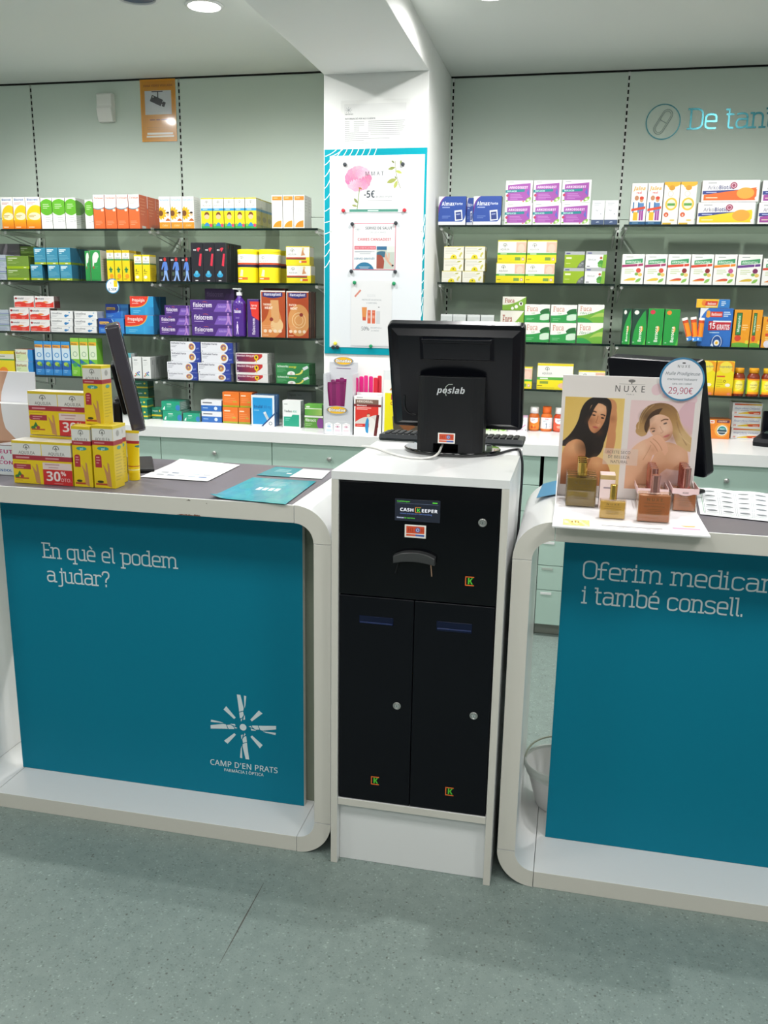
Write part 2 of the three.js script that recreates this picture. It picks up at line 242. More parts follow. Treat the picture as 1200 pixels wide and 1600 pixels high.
{ // teal front panels, set back inside the frames
  const L = part('front_panel', rbox(0.94, PY1 - PY0 - 0.001, 0.022, 0.001), [M.fascia, M.fascia, M.fascia, M.fascia, M.teal, M.fascia], LC.t, [-1.1715 - LC.t.position.x, CH / 2, -2.216 - LC.t.position.z]);
  const lx = (x) => x + 1.1715, ly = (y) => y - CH / 2, k = 0.00314;
  lettering('En què el podem', lx(-1.511), ly(0.758), 0.0111, k * 0.925, k, 0.0041, 0.0006, M.letter, L);
  lettering('a_judar?', lx(-1.503), ly(0.684), 0.0111, k * 0.925, k, 0.0041, 0.0006, M.letter, L);
  // windmill emblem: four long sails, four short vanes, a hub
  const E = new THREE.Group(); E.name = 'emblem'; E.position.set(lx(-0.889), ly(0.2815), 0.0111); L.add(E);
  const s = 0.001, flat = (pts) => extrude(poly(pts.map(([x, y]) => [x * s, y * s])), 0.0006);
  const sail = merged([flat([[-17, 103], [-6, 103], [3, 62], [2, 54], [-11, 49], [-12, 60]]), flat([[5, 102], [12, 101], [9, 72], [6, 62]]), flat([[-11, 46], [1, 51], [3, 40], [-3, 30], [-9, 28]]), flat([[4, 36], [6, 40], [7, 26], [1, 24]]), flat([[-7, 24], [-1, 29], [-5, 18]])]);
  const vane = flat([[-7, 78], [7, 80], [4, 36], [-3, 36]]);
  for (let i = 0; i < 4; i++) { part('sail', sail, M.letter, E, [0, 0, 0], [0, 0, i * Math.PI / 2]); part('vane', vane, M.letter, E, [0, 0, 0], [0, 0, Math.PI / 4 + i * Math.PI / 2]); }
  part('hub', cyl(0.0105, 0.0105, 0.0006).rotateX(Math.PI / 2).translate(0, 0, 0.0003), M.letter, E);
  part('wordmark', textGeo("CAMP D'EN PRATS", 0.0182, 0.0006, REGULAR, true, 1.05), M.letter, L, [lx(-0.89), ly(0.145), 0.0111]);
  part('wordmark', textGeo('FARMÀCIA I ÒPTICA', 0.0092, 0.0006, REGULAR, true, 1.1), M.letter, L, [lx(-0.89), ly(0.129), 0.0111]);
  part('filler_board', rbox(0.128, PY1 - PY0 - 0.002, 0.012, 0.001), std(0x7d8474, 0.6), LC.t, [-0.6905 - LC.t.position.x, CH / 2, -2.245 - LC.t.position.z]);
  const Rr = part('front_panel', rbox(0.98, PY1 - PY0 - 0.001, 0.022, 0.001), [M.fascia, M.fascia, M.fascia, M.fascia, M.teal, M.fascia], RC.t, [0.006 + 0.49 - RC.t.position.x, CH / 2, -2.231 - RC.t.position.z]);
  lettering('Oferim medicaments', 0.056 - 0.496, ly(0.82), 0.0111, k * 1.03, k * 1.04, 0.0041, 0.0006, M.letter, Rr);
  lettering('i també consell.', 0.06 - 0.496, ly(0.752), 0.0111, k * 0.9, k * 1.04, 0.0041, 0.0006, M.letter, Rr);
  // worn patch on the left counter's top front edge
  const chip = (x, y, w, h) => { const p = []; for (let i = 0; i <= 14; i++) p.push([x + w * i / 14, y + h * (0.2 + 0.8 * rnd()) * Math.sin(Math.PI * i / 14)]); return extrude(poly([...p, [x + w, y - 0.0004], [x, y - 0.0004]]), 0.0004); };
  const z = CD / 2 - 0.0001, c = (px) => onZ(px, 800, CZ).x - LC.t.position.x;
  part('worn_edge', merged([chip(c(276), CH - TH + 0.001, 0.055, 0.004), chip(c(300), CH - TH + 0.001, 0.025, 0.006)]), std(0x7a4a34, 0.9), LC.t, [0, 0, z]);
  part('worn_edge', merged([chip(c(292), CH - 0.006, 0.012, 0.004), chip(c(322), CH - 0.011, 0.004, 0.003)]), std(0x6b6459, 0.9), LC.t, [0, 0, z]);
}

// ---------------------------------------------------------------- cash cabinet
const CX0 = -0.571, CX1 = -0.1305, CABZ = -2.033, CABD = 0.522, CABH = 1.103;
const cab = thing('cash_cabinet', 'tall white cabinet with a black cash machine front between the two counters', 'cabinet', [(CX0 + CX1) / 2, 0, CABZ - CABD / 2]);
{
  const W = CX1 - CX0, hw = W / 2, T = 0.0185, zf = CABD / 2, fm = [M.white, M.white, M.white, M.white, M.fascia, M.white];
  const front = (px, py) => onZ(px, py, CABZ).sub(cab.position);
  part('side_panel', rbox(T, CABH - 0.021, CABD, 0.0012, -hw + T / 2, (CABH - 0.021) / 2), fm, cab);
  part('side_panel', rbox(T, CABH - 0.021, CABD, 0.0012, hw - T / 2, (CABH - 0.021) / 2), fm, cab);
  const top = new THREE.Shape([[-hw, -zf], [hw, -zf], [hw, zf], [-hw, zf]].map((p) => new THREE.Vector2(...p))), hole = onY(668, 716, CABH).sub(cab.position);
  top.holes.push(new THREE.Path().absellipse(hole.x, hole.z, 0.03, 0.03, 0, Math.PI * 2, true));
  part('top_panel', extrude(top, 0.0205, 0, 24).rotateX(Math.PI / 2).translate(0, CABH, 0), M.white, cab);
  const yb = front(640, 1262).y, ys = yb - 0.02;
  part('bottom_shelf', rbox(W - 2 * T - 0.001, 0.0205, CABD - 0.002, 0.001, 0, ys + 0.01, -0.001), fm, cab);
  part('plinth', rbox(W - 2 * T - 0.001, ys - 0.0015, 0.018, 0.001, 0, (ys - 0.001) / 2, zf - 0.035), M.white, cab);
  part('back_panel', box(W - 2 * T - 0.002, CABH - ys - 0.03, 0.008, 0, (CABH + ys) / 2 - 0.005, -zf + 0.01), M.white, cab);
  // black machine: fixed upper front with a screen, two lower doors
  const iw = W - 2 * T - 0.004, yt = CABH - 0.0225, ym = front(640, 938).y, xm = front(643, 1100).x;
  const U = part('machine_front', rbox(iw, yt - ym - 0.0015, 0.02, 0.0025, 0, (yt + ym) / 2, zf - 0.014), M.blackGlass, cab);
  const onU = (px, py, dz = 0) => { const p = front(px, py); return [p.x, p.y - 0, zf - 0.004 + dz]; };
  part('machine_body', box(iw - 0.02, yt - yb - 0.03, 0.3, 0, (yt + yb) / 2, zf - 0.19), M.blackPlastic, cab);
  const doorL = part('door', rbox(xm + iw / 2 - 0.0012, ym - yb - 0.003, 0.02, 0.0025, (xm - iw / 2) / 2, (ym + yb) / 2, zf - 0.014), M.black, cab);
  const doorR = part('door', rbox(iw / 2 - xm - 0.0012, ym - yb - 0.003, 0.02, 0.0025, (xm + iw / 2) / 2, (ym + yb) / 2, zf - 0.014), M.black, cab);
  // screen
  const scr = canvasTexture(512, 320, (g) => {
    g.fillStyle = '#1c212d'; g.fillRect(0, 0, 512, 320); g.fillStyle = '#5fe03c'; g.font = 'bold 26px sans-serif'; g.fillText('CashKeeper', 22, 44); g.textAlign = 'right'; g.fillRect(424, 28, 56, 15); g.textAlign = 'left';
    g.fillStyle = '#6f7d95'; g.fillRect(22, 60, 470, 3); g.fillStyle = '#f4f8ff'; g.font = 'bold 66px sans-serif'; g.textBaseline = 'alphabetic';
    g.save(); g.translate(56, 178); g.scale(0.96, 1); g.fillText('CASH', 0, 0, 180); g.fillText('EEPER', 254, 0, 205); g.font = 'bold 70px sans-serif'; g.fillStyle = '#54d63a'; g.fillText('K', 198, 0); g.restore();
    g.strokeStyle = '#f2a13a'; g.lineWidth = 6; g.beginPath(); g.moveTo(296, 112); g.lineTo(240, 112); g.lineTo(233, 119); g.lineTo(233, 180); g.lineTo(240, 187); g.lineTo(296, 187); g.stroke();
    g.fillStyle = '#6d8fe0'; g.font = '25px sans-serif'; g.fillText('closed and secure cash handling', 58, 218, 432); g.fillStyle = '#d7e3ff'; g.font = 'bold 26px sans-serif'; g.fillText('Status:', 22, 282); g.fillStyle = '#5fe03c'; g.fillText('in service', 110, 282);
  });
  const a = front(617, 778), b = front(687, 819), sw = b.x - a.x, sh = a.y - b.y - 0.003, sm = std(0x05060a, 0.2, { emissive: 0xffffff, emissiveIntensity: 0.85, emissiveMap: scr });
  part('screen', rbox(sw, sh, 0.002, 0.0008), [M.black, M.black, M.black, M.black, sm, M.black], cab, [(a.x + b.x) / 2, (a.y + b.y) / 2, zf - 0.0035]);
  // brand stickers, locks, K emblems
  const stickerTex = canvasTexture(160, 96, (g) => { g.fillStyle = '#f4efe9'; g.fillRect(0, 0, 160, 96); g.fillStyle = '#d8512e'; g.fillRect(12, 10, 136, 54); g.fillStyle = '#b23a20'; g.font = 'bold 40px sans-serif'; g.fillText('HI', 22, 52); g.fillText('N', 122, 52, 24); g.fillStyle = '#4a62a8'; g.beginPath(); g.arc(98, 37, 19, 0, 7); g.fill(); g.strokeStyle = '#e9e4f0'; g.lineWidth = 4; g.beginPath(); g.arc(98, 37, 10, 0, 7); g.stroke(); g.fillStyle = '#e0562f'; g.fillRect(12, 70, 70, 14); g.fillStyle = '#3f5fae'; g.fillRect(82, 70, 66, 14); });
  M.sticker = [paper, paper, paper, paper, std(0xffffff, 0.4, { map: stickerTex }), paper];
  M.stickerGeo = rbox(0.0195, 0.0125, 0.0008, 0.0004, 0, 0, 0, 1);
  const c = front(648.5, 831); part('sticker', M.stickerGeo.clone().scale(1.0, 1.0, 1), M.sticker, cab, [c.x, c.y, zf - 0.0036]).scale.set(2.75, 2.65, 1);
  for (const [px, py] of [[754, 817], [620, 1103], [740, 1118.5]]) {
    const q = front(px, py), lock = part('lock', merged([cyl(0.0085, 0.0105, 0.004).rotateX(Math.PI / 2), new THREE.TorusGeometry(0.0082, 0.0016, 8, 24).translate(0, 0, 0.0025)]), M.steel, cab, [q.x, q.y, zf - 0.002]);
    part('keyhole', merged([cyl(0.0048, 0.0048, 0.003).rotateX(Math.PI / 2), box(0.0012, 0.006, 0.0036)]), M.chrome, lock, [0, 0, 0.0016]); part('key_slot', box(0.001, 0.0045, 0.0006), M.slot, lock, [0, 0, 0.0036]);
  }
  const orange = std(0xe8702a, 0.5), lime = std(0x52c234, 0.5);
  for (const [px, py] of [[733.5, 909], [585.5, 1221], [702, 1238]]) {
    const q = front(px, py), e = new THREE.Group(); e.name = 'emblem'; e.position.set(q.x, q.y, zf - 0.0042); cab.add(e); const S = 0.0009;
    part('bracket_mark', merged([ribbon([[11 * S, 12 * S], [-11 * S, 12 * S], [-11 * S, -12 * S], [11 * S, -12 * S]], 2.6 * S, 0.0006)].flat()), orange, e);
    part('letter', textGeo('K', 0.0165, 0.0006), lime, e, [0.002, -0.0078, 0]);
  }
  // coin outlet: hood over a dark bowl with two raised ribs
  const h0 = front(618, 868), h1 = front(679, 872), hx = (h0.x + h1.x) / 2, hwid = (h1.x - h0.x) / 2 + 0.001, hy = front(648, 869).y;
  const hood = new THREE.Shape(); hood.moveTo(-hwid, -0.011); hood.lineTo(-hwid, 0.004); hood.quadraticCurveTo(-hwid * 0.6, 0.016, 0, 0.016); hood.quadraticCurveTo(hwid * 0.6, 0.016, hwid, 0.004); hood.lineTo(hwid, -0.011); hood.quadraticCurveTo(0, 0.002, -hwid, -0.011);
  part('outlet_hood', extrude(hood, 0.02, 0.002), std(0x3a3b3c, 0.32), cab, [hx, hy - 0.004, zf - 0.004]);
  for (const s of [-1, 1]) part('outlet_rib', bar([s * hwid * 0.78, -0.012, 0.002], [s * hwid * (s > 0 ? 0.86 : 0.98), -0.05, 0.0015], 0.0017), s > 0 ? std(0xc9a089, 0.25, { metalness: 0.8 }) : M.blackPlastic, cab, [hx, hy, zf - 0.004]);
  // translucent blue windows in the doors
  for (const [x0, y0, x1, y1] of [[561, 961, 614, 980], [682, 970, 737, 992]]) { const p = front(x0, y0), q = front(x1, y1); const w = part('window', rbox(q.x - p.x, p.y - q.y - 0.003, 0.0025, 0.001), phys(0x0a1430, 0.2, { specularIntensity: 0.5 }), cab, [(p.x + q.x) / 2, (p.y + q.y) / 2, zf - 0.0035]); part('window_lip', rbox(q.x - p.x - 0.004, 0.0035, 0.004, 0.001), phys(0x16295a, 0.3), w, [0, -0.0065, 0.0008]); }
}

// ---------------------------------------------------------------- back worktop and drawer units
const WY = 0.912, WZ = -3.885;
{
  const w = thing('worktop', 'long white worktop running under the shelves and past the pillar', 'worktop', [0, 0, 0]);
  const x0 = XL + 0.003, x1 = XR - 0.003;
const zs = PILLAR.z + 0.002, slab = (a, b, z0, z1) => part('slab', box(b - a, 0.05, z1 - z0, (a + b) / 2, WY - 0.025, (z0 + z1) / 2), M.white, w);
  slab(x0, PILLAR.x0 - 0.003, ZL + 0.002, WZ); slab(PILLAR.x0 - 0.003, PILLAR.x1 + 0.003, zs, WZ); slab(PILLAR.x1 + 0.003, x1, ZR + 0.002, WZ);
  const DX = [-4.29, -3.71, -3.132, -2.553, -1.973, -1.394, -0.814, -0.118], DXR = [-0.105, 0.385, 0.965, 1.545, 2.125, 2.705, 3.19], DY = [0.861, 0.723, 0.6, 0.474, 0.349, 0.23, 0.06], ZD = -3.905;
  const knobGeo = merged([new THREE.LatheGeometry([[0.0001, 0.022], [0.009, 0.021], [0.0115, 0.017], [0.0105, 0.012], [0.005, 0.009], [0.005, 0]].map((p) => new THREE.Vector2(...p)), 20).rotateX(Math.PI / 2)]);
  const words = ['far left outside the frame', 'left, partly hidden by the carton stack', 'behind the leaning screen', 'behind the yellow cartons', 'with a round knob, behind the white papers', 'beside the cash cabinet', 'hidden behind the cash cabinet'];
  const wordsR = ['seen through the gap beside the right counter', 'behind the perfume display', 'behind the card terminal', 'right of the frame', 'far right', 'at the right wall'];
  for (const [list, txt] of [[DX, words], [DXR, wordsR]]) for (let i = 0; i + 1 < list.length; i++) {
    const a = list[i], b = list[i + 1], u = thing('drawer_unit', 'pale green drawer unit under the white worktop, ' + txt[i], 'drawers', [(a + b) / 2, 0, ZD]), W = b - a;
    part('carcass', box(W - 0.004, 0.8, 0.1, 0, 0.46, -0.075), M.gap, u); part('plinth', box(W - 0.002, 0.058, 0.012, 0, 0.03, -0.05), std(0x8d9089, 0.5), u);
    for (let k = 0; k + 1 < DY.length; k++) {
      const d = part('drawer', rbox(W - 0.0035, DY[k] - DY[k + 1] - 0.003, 0.018, 0.0012, 0, (DY[k] + DY[k + 1]) / 2, -0.009), M.drawer, u);
      if (k === 0) part('knob', knobGeo, M.steel, d, [0, 0.794, 0]);
      if (k > 2) part('label_strip', rbox(0.05, 0.012, 0.002, 0.0006), k % 2 ? M.white : M.rail, d, [-W / 2 + 0.045, DY[k] - 0.016, 0.001]);
    }
  }
}

// ---------------------------------------------------------------- glass shelves on brackets
const SH = { // shelf tops: height, front edge z
  L: [1.860, 1.606, 1.344, 1.119].map((y) => ({ y, z: -4.14 })), R: [1.886, 1.622, 1.346, 1.122].map((y) => ({ y, z: -4.295 })),
};
const ORD = ['top', 'second', 'third', 'lowest'];
const shelfWord = (side, i) => ORD[i] + ' shelf ' + (side === 'L' ? 'left' : 'right') + ' of pillar';
function glassShelf(side, i, x0, x1, label) {
  const { y, z } = SH[side][i], zw = side === 'L' ? ZL : ZR, W = x1 - x0 - 0.012, D = z - zw - 0.004;
  const t = thing('glass_shelf', label, 'shelf', [(x0 + x1) / 2, y, (z + zw) / 2], 0, 'glass wall shelves');
  part('glass_pane', box(W, 0.0085, D, 0, -0.0045, 0), M.glass, t);
  part('front_edge', box(W, 0.0098, 0.004, 0, -0.0049, D / 2 + 0.0021), M.glassEdge, t);
  for (const s of [-1, 1]) {
    const bx = s * (W / 2 - 0.012), zb = -D / 2 - 0.001, b = part('bracket', merged([box(0.005, 0.011, D * 0.97, bx, -0.0153, -0.004), box(0.009, 0.075, 0.006, bx, -0.047, zb + 0.004), bar([bx, -0.021, D / 2 - 0.03], [bx, -0.08, zb + 0.006], 0.0022)]), M.bracket, t);
    part('stop', merged([new THREE.SphereGeometry(0.0075, 14, 10).translate(bx, -0.016, D / 2 - 0.012)]), M.white, b);
  }
  return t;
}
const bayL = [[-3.795, -2.94, 'far left bay'], [-2.94, -2.085, 'left bay'], [-2.085, -1.222, 'bay beside the pillar']];
const bayR = [[-0.685, 0.172, 'bay beside the pillar'], [0.172, 1.03, 'right bay'], [1.03, 1.885, 'far right bay']];
for (const [side, bays] of [['L', bayL], ['R', bayR]]) for (let i = 0; i < 4; i++) for (const [a, b, w] of bays) glassShelf(side, i, a + 0.004, b - 0.004, ORD[i] + ' glass shelf ' + (side === 'L' ? 'left' : 'right') + ' of the pillar, ' + w);

// ---------------------------------------------------------------- carton artwork: one sheet, a cell for every kind of pack
const CELL = 204, FW = 176, SHEET = 2040, PER = 10;
const atlas = document.createElement('canvas'); atlas.width = atlas.height = SHEET;
const ag = atlas.getContext('2d'); ag.fillStyle = '#fff'; ag.fillRect(0, 0, SHEET, SHEET);
const kinds = {}; let cellCount = 0;
function pen(g, w) { // drawing in units where the face is 100 high and w wide
  const o = {
    w, r: (x, y, a, b, c) => { g.fillStyle = c; g.fillRect(x, y, a, b); return o; }, bg: (c) => o.r(0, 0, w, 100, c), e: (x, y, a, b, c) => { g.fillStyle = c; g.beginPath(); g.ellipse(x, y, a, b, 0, 0, 7); g.fill(); return o; },
    ring: (x, y, r, l, c) => { g.strokeStyle = c; g.lineWidth = l; g.beginPath(); g.arc(x, y, r, 0, 7); g.stroke(); return o; },
    p: (c, ...n) => { g.fillStyle = c; g.beginPath(); for (let i = 0; i < n.length; i += 2) i ? g.lineTo(n[i], n[i + 1]) : g.moveTo(n[i], n[i + 1]); g.fill(); return o; },
    d: (c, path, l) => { const q = new Path2D(path); if (l) { g.strokeStyle = c; g.lineWidth = l; g.stroke(q); } else { g.fillStyle = c; g.fill(q); } return o; },
    t: (s, x, y, size, c, max, font = 'bold', al = 'left', fam = 'sans-serif') => { g.fillStyle = c; g.textAlign = al; g.font = font + ' ' + size + 'px ' + fam; max ? g.fillText(s, x, y, max) : g.fillText(s, x, y); return o; },
    l: (x, y, a, n, c, gap = 5, h = 1.8) => { for (let i = 0; i < n; i++) o.r(x, y + i * gap, a * (i === n - 1 ? 0.6 : 0.9 + 0.1 * ((i * 7) % 3 - 1)), h, c); return o; },
    rot: (x, y, a, f) => { g.save(); g.translate(x, y); g.rotate(a); f(o); g.restore(); return o; },
    grad: (x, y, a, b, c0, c1, vert) => { const q = g.createLinearGradient(x, y, vert ? x : x + a, vert ? y + b : y); q.addColorStop(0, c0); q.addColorStop(1, c1); return o.r(x, y, a, b, q); },
  }; return o;
}
// kind: aspect (width / height), paint, side paint (none: the right edge of the front runs on), top colour
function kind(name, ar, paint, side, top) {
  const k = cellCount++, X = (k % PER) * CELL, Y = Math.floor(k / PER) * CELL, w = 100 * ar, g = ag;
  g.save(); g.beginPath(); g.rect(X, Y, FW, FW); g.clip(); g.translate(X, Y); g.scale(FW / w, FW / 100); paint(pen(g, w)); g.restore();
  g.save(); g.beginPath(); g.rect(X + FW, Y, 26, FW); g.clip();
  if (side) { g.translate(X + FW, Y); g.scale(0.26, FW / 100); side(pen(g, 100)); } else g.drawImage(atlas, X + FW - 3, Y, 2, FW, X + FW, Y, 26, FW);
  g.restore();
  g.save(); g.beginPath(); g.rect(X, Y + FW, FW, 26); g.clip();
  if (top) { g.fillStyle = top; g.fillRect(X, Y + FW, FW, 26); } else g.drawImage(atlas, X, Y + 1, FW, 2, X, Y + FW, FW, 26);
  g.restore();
  kinds[name] = { X, Y };
}
const mark = (o, x, y, s, c = '#6f7568') => o.d(c, `M${x - s} ${y}Q${x - s} ${y - s * 1.3} ${x} ${y - s * 1.3}Q${x + s} ${y - s * 1.3} ${x + s} ${y}M${x} ${y - s}V${y + s * 0.7}M${x - s * 0.5} ${y + s * 0.1}Q${x} ${y - s} ${x + s * 0.5} ${y + s * 0.1}`, s * 0.22);
const aquilea = (o, y0, s = 11, c = '#55594f') => { mark(o, o.w / 2, y0, s * 0.7, c); return o.t('AQUILEA', o.w / 2, y0 + s * 1.55, s, c, o.w * 0.72, '', 'center'); };

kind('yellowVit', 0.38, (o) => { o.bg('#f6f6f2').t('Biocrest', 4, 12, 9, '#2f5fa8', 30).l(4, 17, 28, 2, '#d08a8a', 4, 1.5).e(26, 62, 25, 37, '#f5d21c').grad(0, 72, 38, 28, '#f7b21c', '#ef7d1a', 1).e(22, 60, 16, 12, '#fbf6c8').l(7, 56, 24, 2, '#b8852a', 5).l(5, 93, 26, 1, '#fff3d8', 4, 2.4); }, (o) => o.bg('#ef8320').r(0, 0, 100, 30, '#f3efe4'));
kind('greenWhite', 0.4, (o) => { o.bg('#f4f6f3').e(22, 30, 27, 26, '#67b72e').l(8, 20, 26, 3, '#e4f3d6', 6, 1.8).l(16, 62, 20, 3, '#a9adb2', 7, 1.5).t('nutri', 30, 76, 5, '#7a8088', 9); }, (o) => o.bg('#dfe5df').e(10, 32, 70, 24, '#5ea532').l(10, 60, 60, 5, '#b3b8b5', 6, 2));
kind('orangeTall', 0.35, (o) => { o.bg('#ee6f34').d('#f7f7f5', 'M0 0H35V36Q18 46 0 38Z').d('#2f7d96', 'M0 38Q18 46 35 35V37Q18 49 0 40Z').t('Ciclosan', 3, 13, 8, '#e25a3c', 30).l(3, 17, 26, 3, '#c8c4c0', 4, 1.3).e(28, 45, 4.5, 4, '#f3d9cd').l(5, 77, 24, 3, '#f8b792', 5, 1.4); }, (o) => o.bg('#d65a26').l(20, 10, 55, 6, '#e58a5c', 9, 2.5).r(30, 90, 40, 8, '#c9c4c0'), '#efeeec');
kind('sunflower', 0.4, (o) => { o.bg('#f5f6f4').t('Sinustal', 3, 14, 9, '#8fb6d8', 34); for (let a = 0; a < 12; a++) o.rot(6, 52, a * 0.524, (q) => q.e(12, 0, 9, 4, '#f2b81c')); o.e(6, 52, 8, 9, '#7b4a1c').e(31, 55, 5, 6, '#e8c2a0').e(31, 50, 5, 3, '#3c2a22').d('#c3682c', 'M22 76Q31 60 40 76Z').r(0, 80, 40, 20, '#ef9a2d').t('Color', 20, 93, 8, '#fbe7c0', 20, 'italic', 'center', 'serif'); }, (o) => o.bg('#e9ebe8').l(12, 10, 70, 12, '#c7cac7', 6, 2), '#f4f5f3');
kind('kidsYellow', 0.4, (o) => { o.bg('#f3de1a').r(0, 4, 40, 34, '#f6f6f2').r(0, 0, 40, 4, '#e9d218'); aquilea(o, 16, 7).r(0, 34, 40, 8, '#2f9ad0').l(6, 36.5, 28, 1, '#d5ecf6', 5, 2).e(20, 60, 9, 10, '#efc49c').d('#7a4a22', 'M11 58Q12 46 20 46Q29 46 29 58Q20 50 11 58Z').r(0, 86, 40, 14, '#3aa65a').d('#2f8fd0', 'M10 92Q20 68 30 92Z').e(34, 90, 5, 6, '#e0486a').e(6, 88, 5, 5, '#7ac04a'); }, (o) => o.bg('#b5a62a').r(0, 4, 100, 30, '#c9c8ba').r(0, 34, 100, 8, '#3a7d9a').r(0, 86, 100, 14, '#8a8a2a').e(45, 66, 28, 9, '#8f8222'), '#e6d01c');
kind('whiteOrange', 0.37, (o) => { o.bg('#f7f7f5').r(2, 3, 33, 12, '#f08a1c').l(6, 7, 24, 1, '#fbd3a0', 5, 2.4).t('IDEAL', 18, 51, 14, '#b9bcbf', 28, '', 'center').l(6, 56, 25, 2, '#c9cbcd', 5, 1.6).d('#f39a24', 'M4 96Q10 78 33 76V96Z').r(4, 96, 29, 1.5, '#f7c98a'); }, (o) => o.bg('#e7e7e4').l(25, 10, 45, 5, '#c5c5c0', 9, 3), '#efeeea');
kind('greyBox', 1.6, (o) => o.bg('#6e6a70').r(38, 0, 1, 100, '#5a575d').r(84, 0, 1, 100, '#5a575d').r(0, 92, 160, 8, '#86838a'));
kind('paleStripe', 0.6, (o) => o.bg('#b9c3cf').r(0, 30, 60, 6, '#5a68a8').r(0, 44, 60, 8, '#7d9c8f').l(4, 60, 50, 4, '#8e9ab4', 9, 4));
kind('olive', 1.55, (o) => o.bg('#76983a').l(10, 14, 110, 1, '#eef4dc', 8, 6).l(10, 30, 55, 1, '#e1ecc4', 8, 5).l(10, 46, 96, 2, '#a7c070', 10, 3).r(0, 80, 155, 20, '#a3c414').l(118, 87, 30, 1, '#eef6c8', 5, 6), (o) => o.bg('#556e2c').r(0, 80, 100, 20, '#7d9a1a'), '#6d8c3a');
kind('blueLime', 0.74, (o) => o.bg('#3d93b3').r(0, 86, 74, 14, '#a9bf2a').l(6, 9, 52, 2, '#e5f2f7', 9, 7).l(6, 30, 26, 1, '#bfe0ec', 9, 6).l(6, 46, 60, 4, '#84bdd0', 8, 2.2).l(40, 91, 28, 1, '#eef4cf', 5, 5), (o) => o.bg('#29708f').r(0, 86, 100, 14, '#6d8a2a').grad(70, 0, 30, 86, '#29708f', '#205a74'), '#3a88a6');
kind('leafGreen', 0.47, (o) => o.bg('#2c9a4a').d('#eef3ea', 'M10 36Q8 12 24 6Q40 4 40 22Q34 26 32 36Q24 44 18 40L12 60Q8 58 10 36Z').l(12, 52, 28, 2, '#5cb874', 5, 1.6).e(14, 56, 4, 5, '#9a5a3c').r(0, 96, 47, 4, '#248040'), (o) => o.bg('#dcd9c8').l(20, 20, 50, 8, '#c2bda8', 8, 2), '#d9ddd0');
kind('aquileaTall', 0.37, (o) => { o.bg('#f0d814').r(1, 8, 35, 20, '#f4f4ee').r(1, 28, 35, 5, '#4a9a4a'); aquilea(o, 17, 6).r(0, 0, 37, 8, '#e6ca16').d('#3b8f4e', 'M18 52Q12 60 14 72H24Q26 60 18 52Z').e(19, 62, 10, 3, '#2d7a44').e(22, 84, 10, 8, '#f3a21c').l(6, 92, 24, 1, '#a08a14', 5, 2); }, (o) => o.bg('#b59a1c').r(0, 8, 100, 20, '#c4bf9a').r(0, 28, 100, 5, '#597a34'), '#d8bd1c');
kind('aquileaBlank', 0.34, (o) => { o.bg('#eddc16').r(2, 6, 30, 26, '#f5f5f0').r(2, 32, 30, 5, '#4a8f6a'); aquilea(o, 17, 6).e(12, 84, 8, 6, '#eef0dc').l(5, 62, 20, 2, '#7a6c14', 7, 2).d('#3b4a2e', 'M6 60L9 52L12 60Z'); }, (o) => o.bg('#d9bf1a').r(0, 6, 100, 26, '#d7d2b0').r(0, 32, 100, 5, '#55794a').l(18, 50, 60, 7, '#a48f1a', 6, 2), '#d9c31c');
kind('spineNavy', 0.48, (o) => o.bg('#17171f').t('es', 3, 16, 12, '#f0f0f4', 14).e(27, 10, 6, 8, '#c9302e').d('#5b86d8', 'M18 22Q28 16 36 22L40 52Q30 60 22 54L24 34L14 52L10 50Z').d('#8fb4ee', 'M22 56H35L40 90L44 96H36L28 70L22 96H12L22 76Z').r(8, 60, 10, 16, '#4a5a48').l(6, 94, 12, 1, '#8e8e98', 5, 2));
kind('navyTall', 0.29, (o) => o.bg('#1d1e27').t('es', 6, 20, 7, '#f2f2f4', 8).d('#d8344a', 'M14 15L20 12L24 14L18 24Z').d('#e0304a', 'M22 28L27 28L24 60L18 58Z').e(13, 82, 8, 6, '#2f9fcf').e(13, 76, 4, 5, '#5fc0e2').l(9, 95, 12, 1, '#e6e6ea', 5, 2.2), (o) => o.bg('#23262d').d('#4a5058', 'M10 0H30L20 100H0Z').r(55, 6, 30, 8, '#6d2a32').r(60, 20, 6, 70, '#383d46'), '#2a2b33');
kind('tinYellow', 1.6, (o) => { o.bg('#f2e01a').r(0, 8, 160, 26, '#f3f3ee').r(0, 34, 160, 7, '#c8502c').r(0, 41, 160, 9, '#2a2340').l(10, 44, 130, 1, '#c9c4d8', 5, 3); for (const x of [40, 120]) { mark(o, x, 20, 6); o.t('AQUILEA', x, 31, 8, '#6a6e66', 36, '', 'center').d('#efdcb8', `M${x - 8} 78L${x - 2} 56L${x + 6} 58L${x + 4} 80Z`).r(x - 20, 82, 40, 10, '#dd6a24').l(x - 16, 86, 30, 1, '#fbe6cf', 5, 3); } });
kind('aquileaFlat', 1.35, (o) => { o.bg('#f2e01c').r(2, 4, 131, 54, '#f4f4ef'); mark(o, 36, 26, 10).t('AQUILEA', 36, 47, 12, '#6a6e66', 46, '', 'center').d('#d99a6a', 'M86 50L94 12L102 10L100 30L110 46Z').e(98, 14, 7, 7, '#e9d48a').r(2, 58, 112, 7, '#c8502c').r(2, 65, 112, 5, '#3a3040').r(84, 76, 34, 12, '#e06a24').e(82, 82, 7, 7, '#f3e6c8'); }, (o) => o.bg('#cdbd1e').r(0, 4, 100, 50, '#d9d9d0'), '#dccb22');
